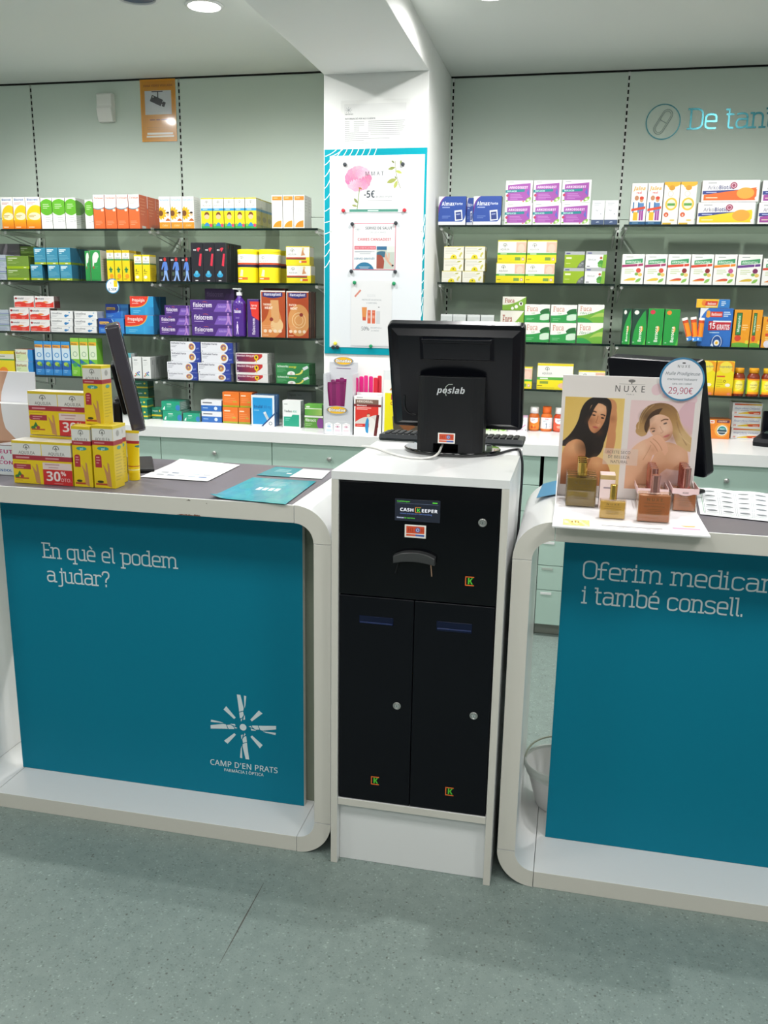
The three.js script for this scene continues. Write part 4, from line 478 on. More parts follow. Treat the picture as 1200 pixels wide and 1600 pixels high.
kind('limeSmall', 1.1, (o) => o.bg('#dfeccb').e(60, 60, 44, 34, '#7cc03a').e(40, 70, 26, 20, '#a9d85a').l(10, 12, 60, 1, '#6a8a4a', 5, 6));
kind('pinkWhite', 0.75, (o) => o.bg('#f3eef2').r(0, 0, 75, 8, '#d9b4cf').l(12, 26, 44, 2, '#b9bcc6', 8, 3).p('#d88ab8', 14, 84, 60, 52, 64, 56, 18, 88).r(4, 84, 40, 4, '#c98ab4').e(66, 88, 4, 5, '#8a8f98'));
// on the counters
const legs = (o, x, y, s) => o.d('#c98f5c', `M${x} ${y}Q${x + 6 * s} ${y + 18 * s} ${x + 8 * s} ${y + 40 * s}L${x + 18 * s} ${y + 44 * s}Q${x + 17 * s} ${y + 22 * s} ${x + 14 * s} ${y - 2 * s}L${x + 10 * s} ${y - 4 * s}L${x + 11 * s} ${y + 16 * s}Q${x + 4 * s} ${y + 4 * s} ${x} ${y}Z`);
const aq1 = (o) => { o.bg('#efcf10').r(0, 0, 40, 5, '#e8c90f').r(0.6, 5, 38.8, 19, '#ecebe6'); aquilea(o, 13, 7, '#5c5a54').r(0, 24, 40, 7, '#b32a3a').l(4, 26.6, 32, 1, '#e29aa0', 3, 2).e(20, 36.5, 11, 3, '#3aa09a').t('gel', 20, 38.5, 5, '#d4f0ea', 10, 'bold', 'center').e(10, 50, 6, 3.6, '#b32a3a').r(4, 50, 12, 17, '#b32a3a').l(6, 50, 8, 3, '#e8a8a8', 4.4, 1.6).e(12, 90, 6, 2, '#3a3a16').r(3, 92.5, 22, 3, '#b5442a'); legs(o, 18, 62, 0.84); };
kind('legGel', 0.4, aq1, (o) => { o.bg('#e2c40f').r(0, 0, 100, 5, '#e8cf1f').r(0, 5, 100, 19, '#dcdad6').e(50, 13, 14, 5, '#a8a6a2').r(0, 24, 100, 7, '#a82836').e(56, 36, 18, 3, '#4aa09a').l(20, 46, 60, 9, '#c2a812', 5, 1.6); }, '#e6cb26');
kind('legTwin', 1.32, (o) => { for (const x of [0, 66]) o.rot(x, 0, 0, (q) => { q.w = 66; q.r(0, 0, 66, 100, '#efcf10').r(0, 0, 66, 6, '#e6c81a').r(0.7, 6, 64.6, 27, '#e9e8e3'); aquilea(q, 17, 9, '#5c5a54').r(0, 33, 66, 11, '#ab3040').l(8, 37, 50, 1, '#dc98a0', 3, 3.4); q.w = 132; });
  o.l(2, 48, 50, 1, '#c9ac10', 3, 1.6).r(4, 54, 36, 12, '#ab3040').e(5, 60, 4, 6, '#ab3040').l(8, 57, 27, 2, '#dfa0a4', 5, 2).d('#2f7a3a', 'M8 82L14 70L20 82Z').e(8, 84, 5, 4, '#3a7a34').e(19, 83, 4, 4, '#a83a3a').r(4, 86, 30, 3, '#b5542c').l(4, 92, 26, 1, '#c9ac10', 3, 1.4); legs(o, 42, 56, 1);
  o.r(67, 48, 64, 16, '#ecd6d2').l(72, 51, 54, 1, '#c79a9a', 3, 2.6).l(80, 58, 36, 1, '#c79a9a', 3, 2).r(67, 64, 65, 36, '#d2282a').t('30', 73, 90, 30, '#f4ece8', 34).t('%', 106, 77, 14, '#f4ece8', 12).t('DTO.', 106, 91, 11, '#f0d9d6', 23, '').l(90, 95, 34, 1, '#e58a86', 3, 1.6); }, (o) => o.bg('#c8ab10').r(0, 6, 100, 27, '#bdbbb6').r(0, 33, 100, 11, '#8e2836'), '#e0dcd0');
const cartonTex = new THREE.CanvasTexture(atlas); cartonTex.colorSpace = THREE.SRGBColorSpace; cartonTex.magFilter = THREE.LinearFilter;
M.carton = phys(0xe6e6e6, 0.42, { map: cartonTex, clearcoat: 0.25, clearcoatRoughness: 0.3 });
const cartonCache = {};
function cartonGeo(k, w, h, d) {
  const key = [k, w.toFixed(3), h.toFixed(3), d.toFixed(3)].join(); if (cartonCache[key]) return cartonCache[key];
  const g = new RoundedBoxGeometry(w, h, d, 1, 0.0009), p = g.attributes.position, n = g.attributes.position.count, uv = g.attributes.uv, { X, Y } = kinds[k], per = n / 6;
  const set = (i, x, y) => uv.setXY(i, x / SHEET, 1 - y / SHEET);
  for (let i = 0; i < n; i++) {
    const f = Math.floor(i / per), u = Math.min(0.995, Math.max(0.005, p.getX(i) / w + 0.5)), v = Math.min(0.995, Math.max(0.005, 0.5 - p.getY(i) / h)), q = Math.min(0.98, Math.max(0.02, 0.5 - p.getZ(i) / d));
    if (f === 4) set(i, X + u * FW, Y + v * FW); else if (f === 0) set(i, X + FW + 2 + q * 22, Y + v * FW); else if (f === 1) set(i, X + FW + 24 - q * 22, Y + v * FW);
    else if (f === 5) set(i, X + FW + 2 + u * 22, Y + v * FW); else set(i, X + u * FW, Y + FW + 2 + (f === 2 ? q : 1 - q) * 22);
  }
  return cartonCache[key] = g;
}

// ---------------------------------------------------------------- packs on the shelves
const NTH = ['first', 'second', 'third', 'fourth', 'fifth', 'sixth', 'seventh', 'eighth'];
const colWord = (i, n) => n === 1 ? '' : n === 2 ? ['left one', 'right one'][i] : i === 0 ? 'leftmost' : i === n - 1 ? 'rightmost' : n === 3 ? 'middle one' : NTH[i] + ' from left';
const rowWord = (j, m) => m === 1 ? '' : m === 2 ? ['lower row', 'upper row'][j] : m === 3 ? ['bottom row', 'middle row', 'top row'][j] : ['bottom row', 'second row up', 'third row up', 'top row'][j];
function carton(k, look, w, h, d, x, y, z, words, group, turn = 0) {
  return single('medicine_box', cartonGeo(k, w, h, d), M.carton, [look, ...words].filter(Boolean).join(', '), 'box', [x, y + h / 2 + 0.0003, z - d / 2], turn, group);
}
// k kind(s), look, place words, y of the base, z of the fronts, rows of columns in photo pixels from the bottom up: [top, [left, right], [left, right] ...]
function packs(k, look, place, y, z, rows, { d = 0.075, deep = 0, deepAll = false, kindsOf, dz = [], loose = 0 } = {}) {
  const group = rows.length * (rows[0].length - 1) > 1 ? look + ' packs, ' + place : undefined;
  let base = rows.map(() => 0), topOf = [];
  rows.forEach((row, j) => {
    const [top, ...cols] = row, zz = z - (dz[j] ?? 0), mid = (cols[0][0] + cols[cols.length - 1][1]) / 2;
    const b = j ? topOf[j - 1] : y, h = onZ(mid, top, zz).y - b - 0.0003; topOf[j] = b + h + 0.0004;
    cols.forEach(([l, r], i) => {
      const ym = top + (1349 * h / -zz) * 0.5, X0 = onZ(l, ym, zz).x, X1 = onZ(r, ym, zz).x, w = X1 - X0 - 0.0012, kk = kindsOf ? kindsOf[i % kindsOf.length] : k, jig = loose * (rnd() - 0.5);
      const words = [[colWord(i, cols.length), rowWord(j, rows.length)].filter(Boolean).join(' of '), place];
      carton(kk, look, w, h, d, (X0 + X1) / 2, b, zz - Math.abs(jig), words, group);
      if (deep && (deepAll || i === cols.length - 1)) for (let q = 1; q <= deep; q++) carton(kk, look, w, h, d, (X0 + X1) / 2 + (rnd() - 0.5) * 0.001, b, zz - q * (d + 0.0018) - 0.002, [(q === 1 ? 'just' : q === 2 ? 'second' : 'third') + ' behind the ' + (rows.length > 1 ? [['lower', 'upper'], ['bottom', 'middle', 'top'], ['bottom', 'second', 'third', 'top']][rows.length - 2][j] + ' ' : '') + (cols.length > 1 ? 'rightmost one' : 'front one'), place], group);
    });
  });
}
const run = (a, n, step, gap = 0) => Array.from({ length: n }, (_, i) => [a + i * step, a + (i + 1) * step - gap]);
const S = (side, i) => [shelfWord(side, i), SH[side][i].y, SH[side][i].z - 0.006];
{ // left of the pillar, top shelf
  const s = S('L', 0);
  packs('yellowVit', 'yellow vitamin carton', ...s, [[308, [2, 20.5], [21, 40], [40.5, 63]]]);
  packs('greenWhite', 'white and green carton', ...s, [[309, [64, 81.5], [82, 101.5], [102, 119]]], { deep: 1, d: 0.1 });
  packs('greenWhite', 'lone white and green carton', ...s, [[312, [133, 146]]], { dz: [0.01] });
  packs('orangeTall', 'orange and white carton', ...s, [[304, [146, 163.5], [164, 182], [182.4, 200.5], [201, 218]]], { deep: 2, d: 0.085 });
  packs('sunflower', 'white sunflower carton', ...s, [[307, [248.5, 266], [266.5, 284.5], [285, 303]]], { d: 0.08 });
  packs('kidsYellow', 'yellow children carton', ...s, [[309, [314, 332], [332.5, 349.5], [350, 366], [366.5, 382.5], [383, 400.5]]], { deep: 2, d: 0.075 });
  packs('whiteOrange', 'white and orange carton', ...s, [[305, [424.5, 441.5], [442, 458.5], [459, 476]]], { deep: 1, d: 0.055 });
}
{ // second shelf
  const s = S('L', 1);
  packs('paleStripe', 'pale blue striped carton', ...s, [[418, [-9, 9.5]], [398, [-9, 9]]]);
  packs('greyBox', 'dark grey flat box', s[0], s[1], s[2] - 0.085, [[401, [-6, 31]], [381, [-6, 31]]], { d: 0.1 });
  packs('olive', 'olive green carton', ...s, [[420, [11, 45.5]], [400, [10, 45]]], { d: 0.08 });
  packs('olive', 'olive green carton at the back', s[0], s[1], s[2] - 0.09, [[404, [33, 57]], [385, [31, 56]]], { d: 0.07 });
  packs('blueLime', 'blue and lime carton', ...s, [[413.5, [48, 66.5], [75, 93.5], [94, 112.5]], [387, [53, 71.5], [72, 90.5], [91, 110]]], { deep: 1, d: 0.085 });
  packs('leafGreen', 'green and white carton', ...s, [[391, [141.5, 157.5]]], { d: 0.08 });
  packs('leafGreen', 'green and white carton set back', ...s, [[392, [133, 141]]], { dz: [0.012] });
  packs('aquileaTall', 'yellow, white and green carton', ...s, [[391, [167, 178.5], [179, 190.5], [191, 203]]], { deep: 1, d: 0.06 });
  packs('aquileaBlank', 'plain yellow and white carton', ...s, [[398, [209.5, 222], [222.5, 234.5]]], { d: 0.07 });
  packs('spineNavy', 'small dark navy figure carton', ...s, [[401.5, [248.5, 265.5], [266, 283], [283.5, 298]]], { d: 0.06 });
  packs('navyTall', 'tall dark navy carton', ...s, [[379, [298.6, 317], [317.5, 335], [335.5, 353]]], { deep: 3, d: 0.05 });
  packs('aquileaFlat', 'flat yellow and white carton', ...s, [[414.5, [447.5, 486]], [385, [446.5, 484]]], { d: 0.07 });
}
{ // third shelf
  const s = S('L', 2);
  packs('paleStripe', 'greyish blue carton', ...s, [[501, [-2, 14.5]], [484, [-3, 13.5]]]);
  packs('redWave', 'red and white carton', ...s, [[500.3, [16, 46.5], [47, 78.5]], [481.3, [15, 45.5], [46, 78]]], { d: 0.07 });
  packs('redWave', 'red and white carton atop', s[0], onZ(50, 481.3, s[2]).y + 0.0008, s[2] - 0.006, [[462.5, [22, 53.5], [54, 84.5]]], { d: 0.055 });
  packs('coudina', 'flat white cold remedy carton', ...s, [[510, [79.5, 114], [116, 151]], [498, [79.5, 114], [116, 151]], [486, [79, 114], [116, 152]]], { d: 0.07 });
  packs('blueLabel', 'blue carton', ...s, [[497.5, [154, 194]]], { d: 0.07 });
  packs('blueLabel', 'deep blue carton', s[0], s[1], s[2] - 0.078, [[499, [161, 200]], [475, [165, 201]]], { d: 0.07 });
  packs('propal', 'light blue and red carton', ...s, [[492.5, [195.5, 240]], [463, [203, 240]]], { deep: 1, d: 0.07, dz: [0, 0.012] });
  packs('fisiocrem', 'short purple cream carton', ...s, [[508, [249.5, 295.5]], [492.8, [249, 295.5]], [477, [257, 296]]], { d: 0.055 });
  packs('fisiocrem', 'large purple cream carton', ...s, [[507.5, [300, 363]], [487.5, [299, 362.5]], [468.5, [297, 362]]], { d: 0.06 });
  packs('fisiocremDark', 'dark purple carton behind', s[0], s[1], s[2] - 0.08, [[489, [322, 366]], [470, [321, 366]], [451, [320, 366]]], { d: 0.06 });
  packs('fisioTube', 'purple and red spray carton', ...s, [[467.5, [386.5, 404.5]]], { d: 0.06 });
  packs('heatBelt', 'brown heat belt carton', ...s, [[454, [407, 446]]], { d: 0.045 });
  packs('heatPatch', 'brown heat patch carton', ...s, [[455, [447.5, 482.5]]], { deep: 3, d: 0.03 });
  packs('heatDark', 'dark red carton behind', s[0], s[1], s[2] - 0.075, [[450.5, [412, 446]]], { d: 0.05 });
}
{ // lowest shelf
  const s = S('L', 3);
  packs('yellowOrange', 'yellow and orange carton', ...s, [[549, [-2, 23]]], { d: 0.09 });
  packs('biofluid', 'pale green and blue carton', ...s, [[565, [25, 52]], [546, [24, 51]]], { d: 0.08 });
  packs('nasalBlue', 'tall blue nasal spray carton', ...s, [[533.5, [55, 68.5], [69, 82], [82.5, 96], [96.5, 110]]], { d: 0.06 });
  packs('nasalGreen', 'tall green nasal spray carton', ...s, [[528.5, [111, 124.5], [125, 138.5], [139, 152]]], { d: 0.06 });
  packs('whiteTeal', 'white and teal carton', ...s, [[573, [184, 206]], [552, [184, 205]]], { d: 0.07 });
  packs('whiteDots', 'white carton with coloured dots', ...s, [[558, [207, 221.5], [222.5, 235.5]]], { deep: 3, d: 0.05 });
  packs('voltadol', 'long white and blue carton', ...s, [[583, [262, 309], [310, 360.5]], [566.5, [261, 308], [309, 360]], [550.5, [267, 313], [314.5, 364]], [534.5, [266, 312.5], [313.5, 363.5]]], { d: 0.045, deep: 1 });
  packs('sunflowerGel', 'red carton with yellow flower', ...s, [[585, [369.5, 419]], [568, [368.5, 418.5]], [552, [368, 418]]], { d: 0.05, deep: 1 });
  packs('greenPaste', 'green toothpaste carton', ...s, [[586, [431.5, 484]], [568.5, [431, 483]]], { d: 0.035, deep: 2 });
}
// on the white worktop, left of the pillar (fronts from where their feet stand)
const stand = (px, py) => onY(px, py, WY).z, onW = 'on worktop left of pillar';
packs('greenYellow', 'green and yellow carton', onW, WY, stand(220, 655), [[640, [207.5, 231]], [624, [207, 230]]], { d: 0.07 });
packs('greenYellow', 'green and yellow carton at the back', onW, WY, stand(220, 655) - 0.16, [[642, [209, 234]], [626, [208, 233]], [610, [207, 232]], [595, [206, 231]]], { d: 0.07 });
packs('greenYellow', 'single green and yellow carton', onW, WY, stand(245, 654.5), [[637.5, [237, 253]]], { d: 0.07 });
packs('tealFlat', 'flat teal carton', onW, WY, stand(268, 657.5), [[642, [254, 284]], [627, [252, 281]]], { d: 0.12 });
packs('tealFlat', 'small teal carton', onW, WY, stand(300, 659), [[645.5, [286, 312]]], { d: 0.1 });
packs('blueWhiteFlat', 'blue and white carton', onW, WY, stand(330, 660), [[643, [315, 346.5]], [625.5, [314, 346]]], { d: 0.08 });
packs('orangeLime', 'orange and lime carton', onW, WY, stand(370, 662), [[637, [348, 372], [372.5, 391]], [613, [347.5, 374], [374.5, 394]]], { d: 0.08, dz: [0, 0.01] });
packs('bluePack', 'bright blue and white carton', onW, WY, stand(411, 666), [[617.5, [392.5, 429]]], { deep: 1, d: 0.035 });
packs('greyFlat', 'grey flat box behind', onW, WY, stand(465, 660) - 0.1, [[647, [448, 487]], [630, [448, 487]], [612, [449, 487]]], { d: 0.08 });
packs('whiteGreen', 'white and emerald carton', onW, WY, stand(456, 668), [[626, [441.5, 470]]], { d: 0.05 });
packs('greenPurple', 'green and purple carton', onW, WY, stand(488, 670), [[650, [475.5, 505]]], { d: 0.07 });
packs('greenPlain', 'pale green carton stacked on the purple one', onW, onZ(490, 650, stand(488, 670)).y + 0.0008, stand(488, 670) - 0.004, [[632, [476, 503]]], { d: 0.06 });
{ // right of the pillar, top shelf
  const s = S('R', 0);
  packs('almax', 'blue and purple sachet carton', ...s, [[306.5, [685, 728], [739.5, 783.5]]], { d: 0.06 });
  packs('almax', 'blue sachet carton set back', s[0], s[1], s[2] - 0.03, [[309, [729, 739.5]]], { d: 0.06 });
  packs('arkodigest', 'white and violet carton', ...s, [[317, [788.5, 832], [832.5, 876.5], [877, 921.5]], [281.5, [790, 832.5], [833.5, 877.5], [878.5, 924]]], { d: 0.06 });
  packs('whiteSlate', 'white and slate carton', ...s, [[313, [924.5, 944.5], [945, 966]]], { d: 0.05 });
  packs('jalea', 'white carton with printed couple', ...s, [[286, [986, 1010.5], [1011, 1035.5]]], { d: 0.09 });
  packs('honey', 'white and honey yellow carton', ...s, [[284, [1036.5, 1061.5], [1062, 1088]]], { d: 0.09 });
  packs('arkoYellow', 'white and yellow ampoule carton', ...s, [[316, [1090, 1180]]], { d: 0.06 });
  packs('arkoOrange', 'white and orange ampoule carton', s[0], onZ(1135, 316, s[2]).y + 0.0008, s[2], [[281.5, [1097, 1187]]], { d: 0.06 });
  packs('arkoPurple', 'white and purple ampoule carton', ...s, [[316.5, [1185, 1262]], [281.5, [1191, 1268]]], { d: 0.06 });
}
{
  const s = S('R', 1);
  packs('pillYellow', 'small white and yellow carton', ...s, [[423.5, [690, 721], [722, 755]], [404.5, [693, 724.5], [726, 758]], [385, [693.5, 725], [726, 758]]], { d: 0.05, deep: 1 });
  packs('aquileaGreen', 'yellow, white and green carton', ...s, [[410.5, [775, 820], [820.5, 866.5]], [375.5, [777.5, 822.5], [823.5, 870]]], { d: 0.06 });
  packs('wheatGreen', 'lime and grey carton', ...s, [[418.8, [880, 912.5]], [393, [882, 913.5]]], { d: 0.06 });
  packs('wheatGrey', 'white and grey lemon carton', ...s, [[418.8, [913.5, 945.5]], [392.5, [915, 948]]], { d: 0.06 });
  packs('arkovitalPink', 'white and green vitamin carton', ...s, [[397.5, [971.5, 1006.5], [1007.5, 1042], [1043, 1078.5], [1079.5, 1114.5], [1115.5, 1151], [1152, 1190]]], { d: 0.07, kindsOf: ['arkovitalPink', 'arkovitalPink', 'arkovitalRed', 'arkovitalRed', 'arkovitalOrange', 'arkovitalPurple'] });
  packs('arkovitalRed', 'lower white and red carton', ...s, [[404, [1191.5, 1226]]], { d: 0.07 });
}
{
  const s = S('R', 2);
  packs('silverSmall', 'small silver grey carton', ...s, [[491.5, [688, 706.5], [707, 727.5], [729.5, 749.5], [750.5, 771.5]]], { d: 0.05 });
  packs('fucaBrown', 'white, green and brown carton', ...s, [[485.5, [781, 818]]], { d: 0.06 });
  packs('fucaBrown', 'shaded green and brown carton', s[0], onZ(800, 485.5, s[2]).y + 0.0008, s[2] - 0.004, [[463.5, [785, 822]]], { d: 0.045 });
  packs('fucaCap', 'white and green capsule carton', ...s, [[504.5, [819, 858.5], [859.5, 900]], [476, [819.5, 859], [860.5, 901.5]]], { d: 0.06 });
  packs('fucaFibre', 'white and light green carton', ...s, [[504.5, [901.5, 942]], [476, [902.5, 944]]], { d: 0.06 });
  packs('beroccaDark', 'dark green effervescent carton', ...s, [[482.5, [972, 986], [987, 1010.5]]], { d: 0.05 });
  packs('beroccaRed', 'green and red effervescent carton', ...s, [[482, [1011.5, 1036.5]]], { d: 0.05 });
  packs('beroccaOrange', 'green and orange effervescent carton', ...s, [[483, [1037.5, 1061.5]]], { d: 0.05 });
  packs('redoxon', 'blue carton with free offer', ...s, [[481.5, [1092, 1144]]], { d: 0.055 });
  packs('redoxonFlat', 'slim yellow and blue carton atop', s[0], onZ(1118, 481.5, s[2]).y + 0.0008, s[2] - 0.006, [[467.5, [1088, 1141]]], { d: 0.035 });
  packs('orangeTube', 'orange and green carton', ...s, [[484, [1145.5, 1172.5], [1173.5, 1190]]], { d: 0.05 });
  packs('orangeMulti', 'orange carton at the frame edge', s[0], s[1], s[2] + 0.0, [[495, [1191, 1222]]], { d: 0.05 });
}
{
  const s = S('R', 3);
  packs('aquileaGreen', 'yellow and green carton by the monitor', ...s, [[573.5, [787, 831.5]]], { d: 0.07 });
  packs('aquileaGreenBig', 'large yellow, white and green carton', ...s, [[568.5, [839, 895.5]]], { d: 0.07 });
  packs('aquileaGreen', 'yellow and white carton behind the display', s[0], s[1], s[2] - 0.03, [[580, [903, 945]]], { d: 0.07 });
  packs('aquileaGreen', 'yellow carton behind the right screen', s[0], s[1], s[2] - 0.03, [[580, [956, 1000]]], { d: 0.07 });
  packs('supradyn', 'yellow and orange carton', ...s, [[564, [1086, 1117.5], [1118.5, 1146.5]]], { d: 0.06 });
}
const onWR = 'on worktop right of pillar';
packs('limeSmall', 'small lime green carton', onWR, WY, stand(772, 673.5), [[659, [740, 752.5], [753.5, 766], [767, 779], [780, 792]]], { d: 0.05 });
packs('pinkWhite', 'white and pink carton', onWR, WY, stand(808, 674.5), [[650, [793, 807.5], [808.5, 824]]], { d: 0.05 });
packs('energy', 'orange energy carton', onWR, WY, stand(1125, 686), [[655, [1106, 1141]]], { d: 0.08 });
packs('flameWhite', 'white carton with flame stripe', onWR, WY, stand(1166, 686.5), [[668.5, [1142, 1189]], [649, [1143, 1190]], [629.5, [1144.5, 1191.5]]], { d: 0.09 });

// ---------------------------------------------------------------- round packs
function labelTex(w, h, paint) { return canvasTexture(w, h, (g) => { g.scale(h / 100, h / 100); paint(pen(g, 100 * w / h)); }); }
const lathe = (pts, n = 28) => new THREE.LatheGeometry(pts.map((p) => new THREE.Vector2(Math.max(p[0], 0.0001), p[1])), n);
// yellow oval drums on the second shelf
{
  const tex = labelTex(1024, 512, (o) => { o.bg('#f2e01a').r(0, 6, 200, 28, '#f3f3ee').r(0, 34, 200, 6, '#c8502c').r(0, 40, 200, 9, '#2a2340'); for (const x of [100, 0, 200]) { mark(o, x, 20, 6); o.t('AQUILEA', x, 31, 8, '#6a6e66', 36, '', 'center').d('#efdcb8', `M${x - 8} 78L${x - 2} 56L${x + 6} 58L${x + 4} 80Z`).r(x - 20, 82, 40, 9, '#dd6a24').l(x - 16, 85, 30, 1, '#fbe6cf', 5, 3); } });
  const lm = std(0xffffff, 0.45, { map: tex }), z0 = SH.L[1].z - 0.012, y0 = SH.L[1].y, zr = z0 - 0.045;
  for (const [l, r, dz, words] of [[372.5, 404.5, 0, 'left one at the front'], [405.5, 438.5, 0, 'right one at the front'], [413, 443, 0.1, 'right one behind']]) {
    const X0 = onZ(l, 415, zr).x, X1 = onZ(r, 415, zr).x, R = (X1 - X0) / 2 - 0.001, H = onZ(400, 389.5, zr + 0.04).y - y0;
    const t = thing('supplement_tin', 'yellow round powder tin, ' + words + ', second shelf left of pillar', 'tin', [(X0 + X1) / 2, y0 + 0.0003, zr - dz], 0, 'yellow powder tins');
    part('body', cyl(R, R, H * 0.9, 0, H * 0.45, 0, 32).rotateY(-0.35), [lm, std(0xe8d820, 0.5), std(0xe8d820, 0.5)], t);
    part('lid', lathe([[0, H], [R * 0.96, H], [R * 1.02, H * 0.985], [R * 1.02, H * 0.91], [R, H * 0.9]]), std(0xecdc1e, 0.4), t);
  }
}
// purple pump bottle
{
  const z = SH.L[2].z - 0.03, y0 = SH.L[2].y, a = onZ(364.5, 490, z), b = onZ(385, 490, z), R = (b.x - a.x) / 2, top = onZ(375, 450, z).y - y0;
  const t = thing('pump_bottle', 'purple cream bottle with white pump on third shelf left of pillar', 'bottle', [(a.x + b.x) / 2, y0 + 0.0003, z]), b1 = top * 0.66;
  part('body', lathe([[0, 0], [R * 0.94, 0], [R, 0.004], [R, b1], [R * 0.86, b1 + 0.014], [R * 0.45, b1 + 0.03], [R * 0.36, b1 + 0.034], [R * 0.36, b1 + 0.045], [0, b1 + 0.045]]), phys(0x4a2782, 0.25, { clearcoat: 0.6 }), t);
  const lt = labelTex(512, 512, (o) => { o.bg('#4a2782').t('fisiocrem', 50, 20, 15, '#f1ecf6', 60, 'bold', 'center').d('#e2643a', 'M40 8Q50 2 62 10Q52 6 40 8Z').t('Solución', 50, 40, 8, '#b9a2dc', 30, 'italic', 'center').e(50, 54, 3, 4, '#e0d4ee').d('#dccdee', 'M46 59H54L58 74L56 76L53 68L58 96H54L50 80L44 96H40L46 70L42 76L41 73Z'); });
  part('label', new THREE.CylinderGeometry(R + 0.0006, R + 0.0006, b1 * 0.88, 24, 1, true, -0.9, 1.8).translate(0, b1 * 0.48, 0), std(0xffffff, 0.35, { map: lt }), t);
  part('pump', merged([cyl(R * 0.42, R * 0.42, 0.016, 0, b1 + 0.052, 0), cyl(R * 0.14, R * 0.14, 0.02, 0, b1 + 0.068, 0), cyl(R * 0.34, R * 0.3, 0.01, 0, top - 0.006, 0), rbox(R * 1.1, 0.008, 0.011, 0.003, -R * 0.45, top - 0.005, 0)]), std(0xf0f0f2, 0.35), t);
}
// gummy jars on the worktop
function jar(name, label, pxl, pxr, py0, py1, capColor, bodyMat, lt, y0, z, group, capRatio = 0.24) {
  const ym = (py0 + py1) / 2, a = onZ(pxl, ym, z), b = onZ(pxr, ym, z), R = (b.x - a.x) / 2 - 0.0006, H = onZ((pxl + pxr) / 2, py0, z + R).y - y0, hb = H * (1 - capRatio);
  const t = thing(name, label, 'jar', [(a.x + b.x) / 2, y0 + 0.0003, z - R], 0, group);
  part('body', lathe([[0, 0], [R * 0.93, 0], [R, 0.003], [R, hb * 0.78], [R * 0.95, hb * 0.88], [R * 0.72, hb * 0.97], [R * 0.7, hb], [0, hb]]), bodyMat, t);
  part('cap', lathe([[0, H], [R * 0.7, H], [R * 0.76, H - 0.002], [R * 0.77, hb * 1.0], [0, hb]]), std(capColor, 0.38), t);
  if (lt) part('label', new THREE.CylinderGeometry(R + 0.0005, R + 0.0005, hb * 0.66, 28, 1, true, -1.9, 3.8).translate(0, hb * 0.43, 0), std(0xffffff, 0.45, { map: lt }), t);
  return t;
}
{
  const gum = (c) => phys(c, 0.12, { clearcoat: 0.8 });
  const l1 = labelTex(512, 256, (o) => o.bg('#e8862c').d('#eef0f2', 'M60 0H140V30Q100 64 60 30Z').l(78, 10, 44, 2, '#7a4a5a', 10, 4).e(84, 80, 10, 12, '#c84a1c').e(112, 82, 12, 10, '#d8642a').e(98, 70, 6, 8, '#f0c04a'));
  const l2 = labelTex(512, 256, (o) => o.bg('#eceff1').r(86, 8, 34, 6, '#c83a4a').l(70, 22, 60, 2, '#7a8694', 8, 3).d('#5a6a80', 'M98 44H104V50H112V54H104V90H98V54H90V50H98Z').l(128, 40, 12, 6, '#a4acb4', 8, 3).r(0, 92, 200, 8, '#e0762c'));
  const l3 = labelTex(512, 256, (o) => o.bg('#e0583a').d('#eef0f2', 'M60 0H140V30Q100 64 60 30Z').l(78, 10, 44, 2, '#7a4a5a', 10, 4).d('#f0a08a', 'M76 70Q100 50 124 74Q100 96 76 70Z'));
  const z = stand(850, 674.5), g = 'gummy jars on the right worktop';
  jar('vitamin_jar', 'gummy jar with white cap and orange label beside the black monitor', 825.5, 843, 637.5, 675, 0xf3f3f1, gum(0xb85a1c), l1, WY, z, g, 0.26);
  jar('vitamin_jar', 'gummy jar with orange cap and white label on the right worktop', 844.5, 863, 637, 676, 0xe86a1c, gum(0xc8641c), l2, WY, z, g, 0.26);
  jar('vitamin_jar', 'gummy jar with white cap and red label, partly behind perfume display', 864.5, 883, 638.5, 676, 0xf3f3f1, gum(0xb8401c), l3, WY, z, g, 0.26);
  const l4 = labelTex(512, 256, (o) => o.bg('#e6d41c').r(0, 0, 200, 10, '#e8861c').e(100, 44, 32, 30, '#f0e070').t('Supradyn', 100, 44, 15, '#8f8a5a', 60, 'bold', 'center').l(74, 54, 52, 2, '#b4a01c', 8, 3).grad(0, 82, 200, 18, '#f0c01a', '#ec7a1a', 1).d('#8cc04a', 'M0 0H40L50 100H0Z').l(140, 20, 40, 6, '#a4981c', 9, 3));
  const zs = SH.R[3].z - 0.008, ys = SH.R[3].y, gs = 'brown vitamin jars with yellow caps', br = phys(0x7a2a12, 0.12, { clearcoat: 0.8 });
  jar('vitamin_jar', 'brown jar with yellow cap, leftmost on lowest shelf right of pillar', 1145.5, 1165.5, 576, 615, 0xf2a81c, br, l4, ys, zs, gs, 0.17);
  jar('vitamin_jar', 'brown jar with yellow cap, second from left on lowest right shelf', 1168, 1189, 576.5, 616, 0xf2a81c, br, l4, ys, zs, gs, 0.17);
  jar('vitamin_jar', 'brown jar with yellow cap cut off by the photo edge', 1190.5, 1211, 577, 616, 0xf2c01c, br, l4, ys, zs, gs, 0.17);
}
